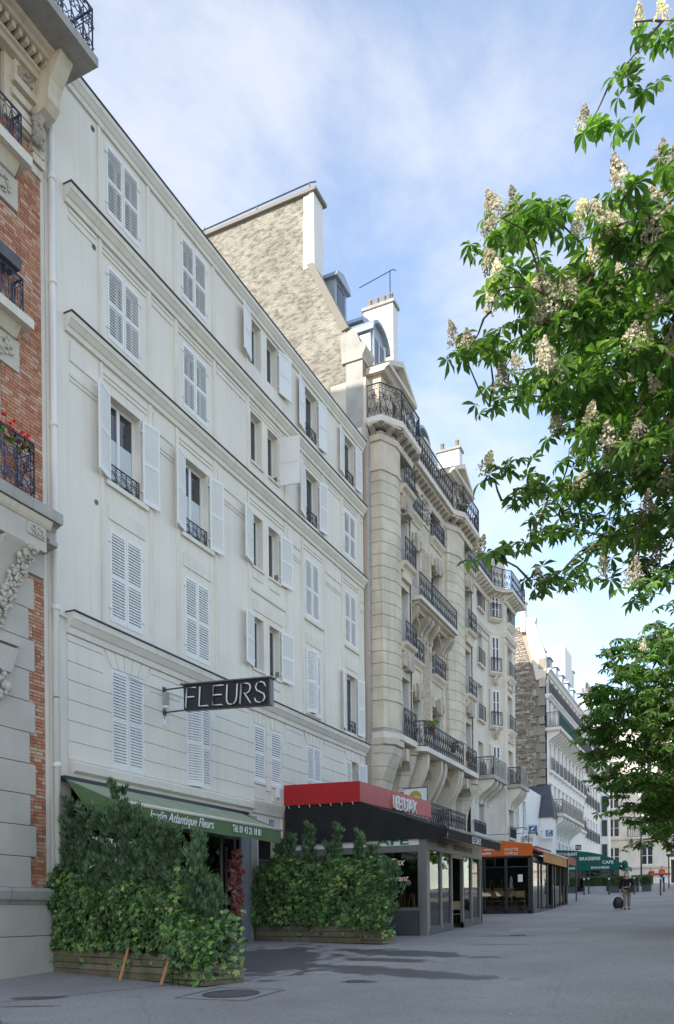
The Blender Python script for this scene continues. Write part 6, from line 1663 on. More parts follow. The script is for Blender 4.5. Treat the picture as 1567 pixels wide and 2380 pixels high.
for a, b in ((35.85, 37.0), (37.1, 37.66), (37.76, 38.9), (40.2, 40.75), (40.85, 42.1), (42.2, 43.0)): MB().box(XO - .03, XO - .02, a, b, gz(a) + .2, 3.9).build('pane', 'glass_cafe', OC)
MB().box(.3, XO - .07, YO + .1, YO2, 4.1, 4.2).build('roof', 'dark_frame', OC); MB().box(.3, .4, YO + .1, YO2, 1.4, 4.1).build('rear_wall', 'cafe_wall', OC); MB().box(.3, XO - .08, YO + .1, YO2, 1.5, gz(YO) + .1).build('floor', 'stone_grey', OC); MB().box(.3, XO, YO2 - .05, YO2, 1.5, 4.1).build('end_wall', 'dark_frame', OC)
OA = thing('ochre_awning', 'ochre retractable awning along the front of the orange cafe', 'awning', (5.2, 40, 4.3))
mb = MB(); mb.add([(4.6, 37.0, 4.62), (5.25, 37.0, 4.36), (5.25, 42.6, 4.36), (4.6, 42.6, 4.62)], [(0, 1, 2, 3)]); mb.build('canopy', 'stone_pale', OA); MB().box(5.24, 5.26, 37.0, 42.6, 3.9, 4.34).build('valance', 'ochre_cloth', OA); MB().tube([(5.25, 36.9, 4.36), (5.25, 42.7, 4.36)], .05, 6).build('front_bar', 'stone_pale', OA, True)
MB().box(5.05, 5.3, 42.72, 42.9, 3.0, 4.4).build('end_cover', 'dark_frame', OA)
OA2 = thing('brown_awning', 'dull brown awning strip beyond the ochre one', 'awning', (5.0, 45.5, 4.4))
mb = MB(); mb.add([(4.3, 44.0, 4.75), (5.0, 44.0, 4.60), (5.0, 47.0, 4.60), (4.3, 47.0, 4.75)], [(0, 1, 2, 3)]); mb.build('canopy', 'stone_pale', OA2); MB().box(4.99, 5.01, 44.0, 47.0, 4.18, 4.58).build('valance', 'rust_red', OA2); MB().box(3.6, 4.3, 40.2, 43.6, 4.62, 4.85).build('roof_box', 'rust_red', OA2)
for y in (44.1, 46.9): MB().tube([(5.0, y, gz(y)), (5.0, y, 4.6)], .04, 6).build('post', 'dark_frame', OA2)
zo = gz(YO) + .1
names_c = ['cane chair at the left of the orange cafe front row', 'second cane chair in the orange cafe front row', 'middle cane chair in the orange cafe front row', 'fourth cane chair in the orange cafe front row', 'cane chair at the right corner of the orange cafe']
for i in range(5): chair(names_c[i], (2.35 + i * .52, YO + .38 + (i % 2) * .08, zo), .1 * i + 2.9)
for i, lab in enumerate(('tilted cane chair stacked at the left inside the orange cafe', 'second tilted cane chair stacked in the orange cafe', 'third tilted cane chair stacked in the orange cafe', 'last tilted cane chair stacked in the orange cafe')):
    chair(lab, (2.45 + i * .42, YO + .55, zo + 1.25), .3 * i, 2.5)
for i, lab in enumerate(('small table under the stacked chairs of the orange cafe', 'corner table inside the orange cafe', 'table in the second row of the orange cafe')): table(lab, ((2.6, 4.35, 3.5)[i], YO + (1.0, .75, 1.7)[i], zo), .62)
PSOL = thing('folded_parasol', 'folded white parasol standing inside the orange cafe', 'parasol', (3.98, 36.3, zo)); MB().lathe([(.02, 0), (.02, .9), (.10, .92), (.06, 1.4), (.015, 1.55)], (3.98, 36.3, zo), 8).build('canopy', 'white_board', PSOL, True)
MB().box(4.42, 4.62, YO - .012, YO - .002, 3.0, 3.32).build('notice', 'white_board', OC)

# ================================================================ green brasserie
GB = thing('green_brasserie', 'brasserie terrace under a long dark green awning at the end of the row', 'cafe terrace', (3.5, 61, gz(61)))
mb = MB(); mb.prism([(1.34, 4.70), (5.70, 4.66), (5.93, 4.92), (5.3, 5.32), (4.71, 5.58), (3.8, 5.80), (2.95, 5.93), (1.34, 6.06)], 'y', 60.0, 60.04); mb.build('awning_side', 'teal_cloth', GB)
mb = MB()
pr = [(1.34, 6.05), (2.95, 5.92), (3.8, 5.79), (4.71, 5.57), (5.3, 5.31), (5.93, 4.92), (5.93, 4.62)]
for a, b in zip(pr[:-1], pr[1:]): mb.add([(a[0], 60.02, a[1]), (b[0], 60.02, b[1]), (b[0], 66.0, b[1]), (a[0], 66.0, a[1])], [(0, 1, 2, 3)])
mb.build('awning_roof', 'teal_cloth', GB)
MB().box(1.34, 5.72, 59.97, 59.995, 4.52, 4.86).build('valance', 'teal_cloth', GB)
for tx, sz, x, z, wd in (('RESTAURANT', .30, 1.50, 5.62, 1.45), ('BRASSERIE', .32, 3.10, 5.26, 1.40), ('CAFE', .30, 4.62, 4.98, .74), ('BRUNCH LE WEEK END', .2, 3.86, 4.66, 1.22), ('BOISSONS', .2, 2.0, 4.66, .8)):
    lettering(tx, sz, (x, 59.96, z), (1, 0, -.012), (0, 0, 1), 'white_print', GB, width=wd, bold=.006)
fr = MB()
for x in (1.6, 2.3, 3.0, 3.7, 4.4, 5.1, 5.6): fr.box(x, x + .09, 60.1, 60.18, 2.8, 4.7)
fr.box(1.4, 5.7, 60.1, 60.18, 2.7, 3.35)
fr.build('frame', 'dark_frame', GB); MB().box(1.4, 5.7, 60.14, 60.15, 3.3, 4.7).build('pane', 'glass_cafe', GB); MB().box(1.34, 5.6, 62.5, 62.6, 2.5, 4.7).build('rear_wall', 'dark', GB); MB().box(5.62, 5.7, 60.2, 66, 2.8, 4.8).build('front_glazing', 'dark_frame', GB)
MB().ball((6.05, 60.3, 4.9), (.22, .2, .28), 8, 6).build('corner_lantern', 'teal_cloth', GB, True)
# clipped hedges in zinc troughs
hb = [(3.74, 5.18, 57.6, 'clipped box hedge in the leftmost zinc trough before the brasserie'), (5.32, 6.58, 57.2, 'wide clipped hedge in the zinc trough behind the walking person'), (6.72, 7.2, 57.9, 'short clipped hedge in a zinc trough right of the walking person'), (7.26, 7.95, 58.3, 'rightmost clipped hedge in a zinc trough'), (2.5, 3.2, 57.9, 'clipped hedge half hidden behind the orange cafe')]
for k, (x0, x1, y, lab) in enumerate(hb):
    t_ = thing('trough_hedge', lab, 'hedge', ((x0 + x1) / 2, y, gz(y)), 'hedges before the brasserie'); z = gz(y)
    MB().box(x0 + .05, x1 - .05, y, y + .45, z - .05, z + .45).build('trough', 'zinc' if k == 0 else 'grey_panel', t_)
    mb = MB(); rnd = random.Random(k)
    for i in range(int((x1 - x0) * 1500)):
        p = Vector((rnd.uniform(x0 - .05, x1 + .05), y + rnd.choice((0, .45, rnd.uniform(0, .45))) + rnd.uniform(-.12, .05), z + .42 + rnd.random() ** .8 * .68))
        n = Vector((rnd.gauss(0, .6), -1 + rnd.random(), rnd.uniform(-.2, 1))).normalized()
        stamp(mb, [(-.5, 0, 0), (0, -.3, 0), (.5, 0, .1), (0, .3, 0)], [(0, 1, 2, 3)], rot_to(n, rnd.random() * 6), p, .085)
    mb.build('foliage', 'box_leaf', t_, kind='stuff')
    MB().box(x0 + .06, x1 - .06, y + .06, y + .4, z + .45, z + .98).build('inner_twigs', 'soil', t_)
# bollards
bl_ = [(4.16, 55.0, 'leftmost steel bollard before the brasserie hedges'), (4.26, 56.2, 'bollard just behind the leftmost one'), (5.75, 54.5, 'bollard left of the walking person'), (7.22, 54.7, 'bollard hidden beside the walking person'), (8.89, 52.5, 'nearest right hand bollard by the shelter'), (8.75, 57.3, 'bollard behind the nearest right hand one')]
for x, y, lab in bl_:
    t_ = thing('bollard', lab, 'bollard', (x, y, gz(y)), 'bollards before the brasserie')
    MB().lathe([(.055, 0), (.055, .08), (.045, .1), (.045, .92), (.05, .93)], (x, y, gz(y)), 10).build('shaft', 'dark_frame', t_, True); MB().ball((x, y, gz(y) + .99), .06, 10, 8).build('knob', 'white_board', t_, True)
# signs above the far cafes
for (x0, x1, z0, z1, y), lab in (((1.55, 2.47, 6.22, 6.92, 50.0), 'left white board with blue square logo above the orange cafe'), ((1.36, 2.24, 6.55, 7.2, 56.0), 'right white board with blue square logo farther along')):
    t_ = thing('logo_sign', lab, 'sign', (x0, y, z0), 'white boards with blue logos'); cx_ = (x0 + x1) / 2
    MB().box(x0, x1, y, y + .1, z0, z1).build('board', 'white_board', t_); MB().box(x0 + .22, x1 - .2, y - .012, y, z0 + .13, z1 - .1).build('logo_panel', 'logo_blue', t_)
    mb = MB(); mb.prism([(cx_ - .1, z0 + .36), (cx_ - .03, z0 + .34), (cx_ + .1, z0 + .5), (cx_ + .09, z0 + .55), (cx_ - .05, z0 + .48)], 'y', y - .02, y - .012); mb.build('leaf_mark', 'white_print', t_); MB().box(cx_ - .15, cx_ + .15, y - .02, y - .012, z0 + .22, z0 + .25).build('text_line', 'white_print', t_)
    MB().box(1.0, x0, y + .03, y + .07, z1 - .2, z1 - .15).build('bracket', 'iron', t_)
CS = thing('creperie_sign', 'cream board in script hanging from an iron bracket above the orange cafe', 'sign', (2.8, 45, 5.4))
MB().box(2.42, 3.10, 45.0, 45.06, 5.46, 5.76).build('board', 'stone_pale', CS); lettering('La Crampouz', .14, (2.48, 44.99, 5.58), (1, 0, 0), (0, 0, 1), 'wood_furn', CS, width=.55, shear=.3)
fr = MB(); fr.tube([(2.56, 45, 5.1), (2.56, 45, 5.98), (2.86, 45, 5.98), (2.86, 45, 5.1)], .02, 5).tube([(2.86, 45, 5.94), (3.35, 45, 5.94)], .015, 5).tube([(.6, 45, 5.94), (2.56, 45, 5.94)], .015, 5).tube([(2.63, 45, 6.1), (2.79, 45, 6.24)], .015, 4).tube([(2.79, 45, 6.1), (2.63, 45, 6.24)], .015, 4); fr.build('bracket_frame', 'iron', CS)
mb = MB(); mb.prism([(2.63, 5.78), (2.68, 5.72), (2.66, 5.66), (2.70, 5.72), (2.74, 5.72), (2.77, 5.66), (2.77, 5.74), (2.80, 5.80), (2.66, 5.79)], 'y', 44.99, 45.01); mb.build('animal_silhouette', 'iron', CS); MB().ball((3.3, 45, 5.86), (.06, .06, .07), 8, 6).build('lantern', 'iron', CS)
TS = thing('tos_sign', 'small black sign with white letters TOS on the pale facade', 'sign', (2.1, 66, 6.4))
MB().box(1.85, 2.28, 65.9, 66.0, 6.42, 6.80).build('board', 'dark_frame', TS); lettering('TOS', .26, (1.88, 65.89, 6.50), (1, 0, 0), (0, 0, 1), 'white_print', TS, width=.36, bold=.008)
# street lamp, shelter
LP = thing('street_lamp', 'slim dark street lamp standing behind the brasserie awning', 'street lamp', (6.4, 70, gz(70)))
MB().tube([(6.4, 68, gz(68)), (6.4, 68, 9.2)], [.07, .04], 8).build('pole', 'iron', LP, True); MB().tube([(6.4, 68, 8.0), (6.75, 68, 8.25), (6.95, 68, 8.2)], .02, 5).build('arm', 'iron', LP)
BS = thing('bus_shelter', 'dark bus shelter with a poster case at the right edge', 'shelter', (9.2, 64, gz(64))); zz = gz(64)
for x in (8.62, 10.4): MB().box(x - .04, x + .04, 63.9, 64.0, zz - .1, zz + 2.25).build('post', 'dark_frame', BS)
MB().box(8.5, 10.8, 63.2, 64.9, zz + 2.25, zz + 2.36).build('roof', 'dark_frame', BS); MB().box(8.7, 10.3, 64.3, 64.35, zz + .3, zz + 2.1).build('pane', 'glass_cafe', BS)
pc = MB().box(8.78, 9.9, 63.75, 63.9, zz + .35, zz + 2.0).build('poster_case', 'dark_frame', BS); carving('poster_shapes', 9.1, 63.74, 63.75, zz + .6, zz + 1.2, 14, .12, 'petal_red', pc)

# ================================================================ small things on the ground
def cover(label, c, r, frame=None):
    t_ = thing('manhole_cover', label, 'manhole cover', (c[0], c[1], gz(c[1])), 'manhole covers')
    z = gz(c[1]); sl_ = .046
    mb = MB(); N = 28
    mb.loft([[(c[0] + r * math.cos(2 * math.pi * i / N), c[1] + r * math.sin(2 * math.pi * i / N), z + sl_ * r * math.sin(2 * math.pi * i / N) + hh) for i in range(N)] for hh in (-.05, .010)]); mb.build('lid', 'cast_iron', t_)
    mb = MB(); mb.loft([[(c[0] + rr * math.cos(2 * math.pi * i / N), c[1] + rr * math.sin(2 * math.pi * i / N), z + sl_ * rr * math.sin(2 * math.pi * i / N) + .014) for i in range(N)] for rr in (r * .88, r * .96)], True, False); mb.build('rim', 'ledge_lead', t_)
    if frame:
        f = frame; mb = MB(); q = [(-f, -f), (f, -f), (f, f), (-f, f)]; qi = [(x * .96, y * .96) for x, y in q]
        vs = [(c[0] + x, c[1] + y, z + sl_ * y + .006) for x, y in q + qi]; mb.add(vs, [(i, (i + 1) % 4, 4 + (i + 1) % 4, 4 + i) for i in range(4)]); mb.build('frame_edge', 'ledge_lead', t_)
cover('large round manhole cover in a square frame in front of the near planter', (5.72, 10.95), .44, .62); cover('small dark cover beside the wet patch', (7.02, 12.75), .17); cover('little cover in front of the cafe', (7.3, 23.2), .22)
mb = MB(); rnd = random.Random(77)
for i in range(5200):
    y = 4 + rnd.random() ** .8 * 44; x = rnd.gauss(13.2, 2.4)
    if x < 7.5 - (y - 20) * .02: continue
    s = rnd.uniform(.010, .032); a = rnd.random() * 6.3; z = gz(y) + .006
    mb.add([(x + math.cos(a + k * 1.57) * s * (1 if k % 2 else .55), y + math.sin(a + k * 1.57) * s * (1 if k % 2 else .55), z + rnd.uniform(0, .008)) for k in range(4)], [(0, 1, 2, 3)])
for i in range(260):
    x, y = rnd.uniform(1.5, 11), rnd.uniform(5.5, 22); s = rnd.uniform(.006, .016); a = rnd.random() * 6.3; z = gz(y) + .006
    mb.add([(x + math.cos(a + k * 1.57) * s, y + math.sin(a + k * 1.57) * s, z) for k in range(4)], [(0, 1, 2, 3)])
o = mb.build('fallen_petals', 'litter'); o['kind'] = 'stuff'; o['label'] = 'pale fallen blossom scattered over the grey pavement'; o['category'] = 'petals'

# ================================================================ people
def skin_mesh(name, nodes, edges, sub=1):
    me = bpy.data.meshes.new(name); me.from_pydata([n[0] for n in nodes], edges, []); o = bpy.data.objects.new(name, me); COL.objects.link(o)
    md = o.modifiers.new('skin', 'SKIN'); md.use_smooth_shade = True
    for i, sv in enumerate(me.skin_vertices[0].data):
        r = nodes[i][1]; sv.radius = (r, r) if not isinstance(r, tuple) else r; sv.use_root = i == 0
    sb = o.modifiers.new('sub', 'SUBSURF'); sb.levels = sub; sb.render_levels = sub
    dg = bpy.context.evaluated_depsgraph_get(); dg.update()
    m2 = bpy.data.meshes.new_from_object(o.evaluated_get(dg)); m2.name = name
    bpy.data.objects.remove(o); return m2
def person(label, loc, rz, h, top, legs_m, hairm='hair', mask=False, bag=False, stride=.22, grp=None, hold=True):
    t_ = thing('person', label, 'person', loc, grp); t_.rotation_euler = (0, 0, rz); t_.scale = (h / 1.7,) * 3
    s = stride
    # local frame: faces -Y, feet at z = 0
    body = [((0, 0, .95), .13), ((0, .0, 1.15), .13), ((0, .01, 1.36), .14), ((0, .01, 1.47), .055), ((0, -.01, 1.53), .05),
            ((-.09, 0, .90), .085), ((-.10, -s * .5, .48), .062), ((-.10, -s, .08), .045), ((-.10, -s - .13, .04), .035),
            ((.09, 0, .90), .085), ((.10, s * .3, .48), .062), ((.10, s * .75, .09), .045), ((.10, s * .75 - .13, .035), .035),
            ((-.19, .01, 1.38), .06), ((-.27, .04, 1.13), .046), ((-.29, .06, .90), .036), ((-.29, .05, .82), .036),
            ((.19, .01, 1.38), .06), ((.26, .02, 1.12), .046), ((.10, -.17, 1.02), .036), ((.03, -.20, 1.03), .036)]
    ed = [(0, 1), (1, 2), (2, 3), (3, 4), (0, 5), (5, 6), (6, 7), (7, 8), (0, 9), (9, 10), (10, 11), (11, 12), (2, 13), (13, 14), (14, 15), (15, 16), (2, 17), (17, 18), (18, 19), (19, 20)]
    child_local('body', skin_mesh('body', body, ed), 'skin', t_, (0, 0, 0))
    head = MB(); head.ball((0, -.015, 1.625), (.078, .095, .118), 12, 10).ball((0, -.105, 1.62), (.016, .022, .022), 6, 5).ball((-.08, 0, 1.62), (.014, .025, .032), 6, 5).ball((.08, 0, 1.62), (.014, .025, .032), 6, 5)
    ho = child_local('head', head.mesh('head'), 'skin', t_, (0, 0, 0))
    ey = MB()
    for sx in (-1, 1): ey.ball((sx * .032, -.098, 1.645), (.012, .008, .008), 6, 4)
    ey.box(-.024, .024, -.108, -.10, 1.565, 1.572)
    child_local('face_features', ey.mesh('face_features'), 'shoe', ho, (0, 0, 0))
    hr = MB(); hr.ball((0, .02, 1.66), (.094, .10, .10), 12, 8).ball((-.06, .03, 1.60), (.04, .06, .09), 8, 6).ball((.06, .03, 1.60), (.04, .06, .09), 8, 6)
    child_local('hair', hr.mesh('hair'), hairm, ho, (0, 0, 0))
    if mask:
        mk = MB(); mk.loft([[(x, -.085 - .035 * math.cos(x * 18), z) for x in (-.07, -.035, 0, .035, .07)] for z in (1.55, 1.58, 1.625)], False, False); child_local('face_mask', mk.mesh('face_mask'), 'mask_blue', ho, (0, 0, 0))
    # clothes follow the limbs, ending at cuff and hem
    ct = [((0, 0, .88), .185), ((0, 0, 1.02), .165), ((0, .0, 1.18), .16), ((0, .01, 1.36), .165), ((0, .01, 1.46), .085),
          ((-.20, .01, 1.385), .085), ((-.275, .04, 1.13), .07), ((-.292, .06, .93), .056), ((.20, .01, 1.385), .085), ((.27, .02, 1.12), .07), ((.13, -.16, 1.02), .056)]
    ce = [(0, 1), (1, 2), (2, 3), (3, 4), (3, 5), (5, 6), (6, 7), (3, 8), (8, 9), (9, 10)]
    child_local('coat', skin_mesh('coat', ct, ce), top, t_, (0, 0, 0))
    tr = [((0, 0, .92), .14), ((-.09, 0, .86), .105), ((-.10, -s * .5, .48), .082), ((-.10, -s, .10), .07), ((.09, 0, .86), .105), ((.10, s * .3, .48), .082), ((.10, s * .75, .11), .07)]
    child_local('trousers', skin_mesh('trousers', tr, [(0, 1), (1, 2), (2, 3), (0, 4), (4, 5), (5, 6)]), legs_m, t_, (0, 0, 0))
    for sx, yy, zz_ in ((-.10, -s, .04), (.10, s * .75, .04)):
        sh = MB(); sh.ball((sx, yy - .06, zz_), (.05, .13, .045), 8, 6); child_local('shoe', sh.mesh('shoe'), 'shoe', t_, (0, 0, 0))
    hd = MB()
    for bx, by, bz, dx, dz in ((-.29, .05, .80, 0, -1), (.0, -.21, 1.03, -1, 0)):
        hd.ball((bx + dx * .03, by, bz + dz * .03), (.03, .022, .045) if dz else (.045, .022, .03), 8, 6)
        for k in range(4):
            o1 = (k - 1.5) * .014; L = (.05, .06, .057, .045)[k]
            p0 = (bx + (o1 if dz else dx * .06), by - .01, bz + (dz * .06 if dz else o1)); p1 = (p0[0] + dx * L * .6, by - .025, p0[2] + dz * L * .6); p2 = (p1[0] + dx * L * .2, by - .04 if hold else by, p1[2] + dz * L * .3)
            hd.tube([p0, p1, p2], [.009, .008, .006], 5)
        hd.tube([(bx + (.025 if dz else 0), by - .01, bz + (0 if dz else .025)), (bx + (.04 if dz else dx * .03), by - .03, bz + (dz * .03 if dz else .045))], [.010, .007], 5)
    child_local('hands', hd.mesh('hands'), 'skin', t_, (0, 0, 0))
    return t_
PX, PY = 8.50, 38.7
person('person in black coat, taupe trousers and blue face mask pulling a suitcase', (PX, PY, gz(PY)), .15, 1.60, 'coat', 'trouser', mask=True, stride=.16)
HBg = thing('shoulder_bag', 'small black shoulder bag across the front of the walking person', 'bag', (PX + .22, PY - .2, gz(PY) + .85))
child_local('pouch', MB().bbox(-.07, .07, -.16, .16, -.10, .12, .03).mesh('pouch'), 'suitcase', HBg, (0, 0, 0), (0, 0, 1.5))
child_local('strap', MB().tube([(-.15, 0, .08), (-.25, .1, .35), (-.36, .18, .48)], .012, 4).mesh('strap'), 'suitcase', HBg, (0, 0, 0))
SU = thing('suitcase', 'round black wheeled suitcase pulled beside the walking person', 'suitcase', (PX - .36, PY + .12, gz(PY)))
zc = gz(PY); cxs = PX - .36; cys = PY + .12
mb = MB(); N = 20
prof = [(.0, .06), (.12, .05), (.19, .10), (.23, .22), (.22, .36), (.17, .50), (.09, .57), (0, .58)]
ring = [(-x, z) for x, z in prof[::-1]] + prof[1:]
mb.loft([[(cxs + x * k, cys + yy, zc + .3 + (z - .3) * k) for x, z in ring] for yy, k in ((-.15, .84), (-.12, .96), (0, 1.0), (.12, .96), (.15, .84))]); mb.build('shell', 'suitcase', SU, True)
mb = MB(); mb.tube([(cxs + x * 1.01, cys - .125, zc + .3 + (z - .3) * 1.01) for x, z in ring], .012, 5); mb.build('piping', 'chrome', SU); MB().tube([(cxs + .07, cys - .05, zc + .57), (cxs + .10, cys - .05, zc + .76), (cxs + .20, cys - .05, zc + .76), (cxs + .16, cys - .05, zc + .55)], .012, 5).build('handle', 'dark_frame', SU)
for sx in (-.12, .12): MB().lathe([(.035, -.015), (.035, .015)], (cxs + sx, cys, zc + .035), 10).build('wheel', 'shoe', SU)
person('distant pedestrian in a rust jacket beyond the hedges', (5.25, 91, gz(91)), .3, 1.7, 'rust_jacket', 'jeans', stride=.1, hold=False); person('distant pedestrian in a bright orange jacket near the shelter', (6.6, 86, gz(86)), -.2, 1.72, 'orange_vest', 'jeans', stride=.05, hold=False)
# ================================================================ horse chestnut trees
LEAFLET = []
def compound(k):
    """palmate leaf of 5-7 drooping leaflets, petiole at the origin, spreading in +-XY, hanging towards -Z"""
    rnd = random.Random(k); n = (5, 7, 6)[k % 3]; mb = MB()
    for i in range(n):
        a = (i - (n - 1) / 2) * (2 * math.pi * .80 / n) + rnd.uniform(-.1, .1)
        L = (1.0 - .28 * abs(i - (n - 1) / 2) / ((n - 1) / 2)) * rnd.uniform(.9, 1.1); W = L * rnd.uniform(.17, .21); dr = rnd.uniform(.25, .75)
        def P(t, s):
            r = L * t; return (math.cos(a) * r - math.sin(a) * s, math.sin(a) * r + math.cos(a) * s, -dr * r * t + abs(s) * .5)
        mb.add([P(0.02, 0), P(.35, -W * .62), P(.35, 0), P(.35, W * .62), P(.68, -W), P(.68, 0), P(.68, W), P(1, 0)],
               [(0, 1, 2), (0, 2, 3), (1, 4, 5, 2), (2, 5, 6, 3), (4, 7, 5), (5, 7, 6)])
    return mb
def compound_far(k):
    rnd = random.Random(k); n = 6; mb = MB()
    for i in range(n):
        a = (i - (n - 1) / 2) * (2 * math.pi * .80 / n) + rnd.uniform(-.1, .1); L = rnd.uniform(.75, 1.05); W = L * .2; dr = rnd.uniform(.25, .75)
        P = lambda t, s: (math.cos(a) * L * t - math.sin(a) * s, math.sin(a) * L * t + math.cos(a) * s, -dr * L * t * t)
        mb.add([P(0, 0), P(.62, -W), P(1, 0), P(.62, W)], [(0, 1, 2, 3)])
    return mb
COMP = [compound(k) for k in range(6)]
COMP_FAR = [compound_far(k) for k in range(6)]
comp_me = [c.mesh('leaf') for c in COMP]
def panicle(seed):
    """upright conical flower spike"""
    rnd = random.Random(seed); mb = MB()
    for i in range(170):
        t = rnd.random() ** 1.1; r = .42 * (1.02 - t) ** .75 * rnd.uniform(.35, 1); a = rnd.random() * 6.3
        c = Vector((math.cos(a) * r, math.sin(a) * r, t)); 
        for k in range(3):
            n = Vector((math.cos(a) + rnd.gauss(0, .7), math.sin(a) + rnd.gauss(0, .7), rnd.gauss(.2, .6))).normalized()
            stamp(mb, [(-.5, -.3, 0), (.1, -.5, .1), (.6, 0, .05), (.1, .5, .1)], [(0, 1, 2, 3)], rot_to(n, rnd.random() * 6), c, .095)
    mb.tube([(0, 0, -.1), (0, 0, .95)], [.03, .015], 5)
    return mb
PAN = [panicle(k) for k in range(3)]
pan_me = [p.mesh('flower_spike') for p in PAN]
def chestnut(label, base, trunk_h, centre, rad, n_tw, seed, leaf=.20, singles=0, n_flow=0, flow_single=False, extra=(), per=8, keep=None, far=False):
    SRC = COMP_FAR if far else COMP
    """trunk, limbs, twigs; leaves in whorls round the twig ends"""
    rnd = random.Random(seed)
    t_ = thing('chestnut_tree', label, 'tree', base, 'horse chestnuts along the pavement')
    b = Vector(base); c = Vector(centre); fork = b + Vector((0, 0, trunk_h))
    MB().tube([b - Vector((0, 0, .2)), b + Vector((.03, 0, trunk_h * .3)), b + Vector((0, .05, trunk_h * .7)), fork], [.30, .24, .21, .19], 12).build('trunk', 'bark', t_, True)
    limbs = []
    lim = MB()
    nl = 11
    for i in range(nl):
        a = i * 2.4 + rnd.uniform(-.3, .3); e = rnd.uniform(-.25, 1.0)
        tip = c + Vector((math.cos(a) * rad[0] * math.cos(e) * .72, math.sin(a) * rad[1] * math.cos(e) * .72, math.sin(e) * rad[2] * .75))
        mid = fork.lerp(tip, .5) + Vector((rnd.gauss(0, .2), rnd.gauss(0, .2), .35))
        pts = [fork.lerp(mid, t) for t in (0, .5)] + [mid.lerp(tip, t) for t in (0, .5, 1)]
        lim.tube(pts, [.12, .09, .065, .045, .02], 6); limbs.append(pts)
    tw = MB(); ends = []
    for i in range(n_tw):
        for _ in range(60):
            v = Vector((rnd.gauss(0, 1), rnd.gauss(0, 1), rnd.gauss(0, 1))).normalized() * (rnd.random() ** .28)
            p = c + Vector((v.x * rad[0], v.y * rad[1], v.z * rad[2]))
            p += Vector((rnd.gauss(0, .25), rnd.gauss(0, .25), rnd.gauss(0, .25)))
            if keep is None or keep(p): break
        ends.append(p)
    ends += [Vector(e) for e in extra]
    nodes = [q for L in limbs for q in L[1:]] + [L[i].lerp(L[i + 1], .5) for L in limbs for i in range(1, 4)]
    for p in sorted(ends, key=lambda p: min((q - p).length_squared for q in nodes[:80])):   # grow outwards, each twig from the nearest wood
        best = min(nodes, key=lambda q: (q - p).length_squared + (.6 if (q - fork).length > (p - fork).length else 0))
        bow = Vector((rnd.gauss(0, .06), rnd.gauss(0, .06), .10)) * (best - p).length
        pts = [best, best.lerp(p, .33) + bow, best.lerp(p, .7) + bow * 1.3 + Vector((rnd.gauss(0, .03), rnd.gauss(0, .03), 0)), p]
        tw.tube(pts, [.014, .011, .008, .005], 4, False); nodes += [pts[2], p]
    lim.build('limbs', 'bark', t_, True); tw.build('twigs', 'twig', t_, kind='stuff')
    lv = []
    for e_i, p in enumerate(ends):
        axis = (p - c); axis.z *= .4; axis = axis.normalized() if axis.length > .01 else Vector((1, 0, 0))
        for k in range(per):
            a = rnd.random() * 6.3; back = rnd.random() ** 1.4 * .55
            q = p - axis * back + Vector((math.cos(a), math.sin(a), rnd.uniform(-.6, .4))) * rnd.uniform(.05, .20)
            nrm = (Vector((rnd.gauss(0, .38), rnd.gauss(0, .38), 1)) + axis * .25).normalized()
            lv.append((q, rot_to(nrm, rnd.random() * 6.3), leaf * rnd.uniform(.72, 1.22), rnd.randrange(6)))
    cam_p = Vector((CAMX, 0, CAMH))
    fwd = Vector((-math.sin(YAW), math.cos(YAW), 0)); rgt = Vector((math.cos(YAW), math.sin(YAW), 0))
    def shows(q):
        d = q - cam_p; f_ = d.dot(fwd); return f_ > 0 and d.dot(rgt) / f_ < .41
    pick = set(sorted((i for i in range(len(lv)) if shows(lv[i][0])), key=lambda i: (lv[i][0] - cam_p).length / lv[i][2])[:singles])
    mb = MB()
    for i, (q, M3, s, k) in enumerate(lv):
        if i in pick:
            o = obj('leaf', comp_me[k], 'chestnut', t_, loc=q, scale=(s, s, s)); o.rotation_euler = M3.to_euler()
        else: stamp(mb, SRC[k].v, SRC[k].f, M3, q, s)
    mb.build('crown', 'chestnut', t_, kind='stuff')
    if n_flow:
        cand = sorted((p for p in ends if shows(p)), key=lambda p: (p - cam_p).length - .5 * (p.z - c.z) + rnd.uniform(0, 2.6))[:n_flow] if flow_single else rnd.sample(ends, min(n_flow, len(ends)))
        fb = MB()
        for j, p in enumerate(cand):
            s = rnd.uniform(.20, .30); M3 = rot_to(Vector((rnd.gauss(0, .22), rnd.gauss(0, .22), 1)).normalized(), rnd.random() * 6)
            if flow_single:
                o = obj('flower_spike', pan_me[j % 3], 'petal_white', t_, loc=p + Vector((0, 0, .03)), scale=(s, s, s)); o.rotation_euler = M3.to_euler()
            else: stamp(fb, PAN[j % 3].v, PAN[j % 3].f, M3, p, s)
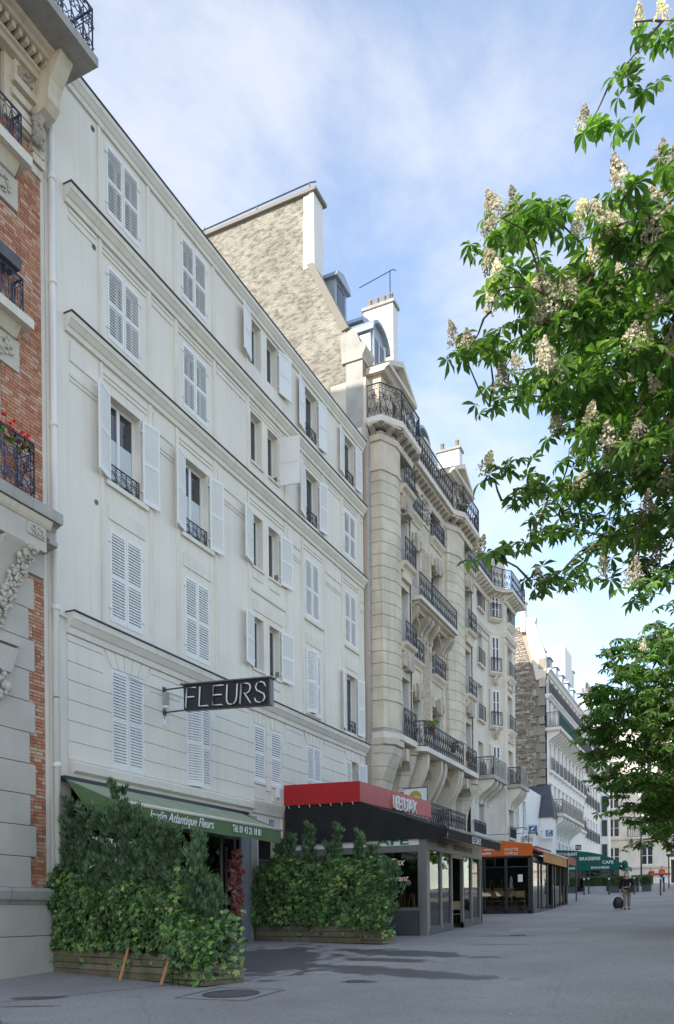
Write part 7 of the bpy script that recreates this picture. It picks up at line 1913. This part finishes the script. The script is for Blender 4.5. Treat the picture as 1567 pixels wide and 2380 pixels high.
        if fb.v: fb.build('blossom', 'petal_white', t_, kind='stuff')
    return t_
chestnut('near horse chestnut with white flower spikes whose crown fills the upper right', (15.6, 9.6, gz(9.6)), 4.4, (14.5, 9.6, 8.0), (4.5, 3.6, 3.25), 1000, 11, .170, 300, 80, True,
         extra=[(11.62, 9.2, 10.4), (11.9, 9.3, 10.9), (12.15, 9.0, 10.6), (11.35, 9.1, 9.9), (10.35, 9.2, 9.35), (10.2, 9.0, 9.0), (10.45, 9.3, 8.8), (10.6, 9.1, 9.2), (9.95, 9.1, 8.05), (10.2, 9.0, 7.9), (10.9, 9.0, 5.15), (10.75, 9.1, 5.3), (11.8, 9.0, 5.0), (10.2, 9, 5.6), (10.3, 9.0, 6.5)], per=9,
         keep=lambda p: p.z > 5.35 + max(0, (p.x - 13.4)) * .1 and p.z < 9.3 + .12 * (p.x - 11) and p.z - 1.72 < .84 * p.y - .12 * max(0, p.x - 11.5))
chestnut('second horse chestnut farther along the pavement at the right edge', (14.6, 24.5, gz(24.5)), 3.4, (13.2, 24, 6.6), (4.4, 4.2, 3.5), 1300, 21, .20, 0, 120, False, per=9, far=True, keep=lambda p: p.z > 3.0)
chestnut('third horse chestnut behind the second with pinkish blossom', (14.6, 38.5, gz(38)), 3.4, (13.4, 38, 6.6), (4.0, 4.0, 2.8), 600, 31, .22, 0, 60, False, per=9, far=True, keep=lambda p: p.z > 4.0)
chestnut('unseen fourth horse chestnut level with the far bollards, added for cafe pane reflections', (15.2, 53, gz(53)), 3.4, (15.2, 53, 7.2), (4.0, 4.0, 2.8), 260, 41, .30, 0, 20, False, per=8, keep=lambda p: p.z > 4.8, far=True)  # out of view; put in for its reflection in the cafe glass
chestnut('unseen fifth horse chestnut just beyond the bus shelter, added for cafe pane reflections', (15.2, 67, gz(67)), 3.4, (15.2, 67, 8.0), (4.0, 4.0, 2.8), 260, 51, .30, 0, 20, False, per=8, keep=lambda p: p.z > 5.6, far=True)  # likewise out of view, added to be mirrored in the cafe panes
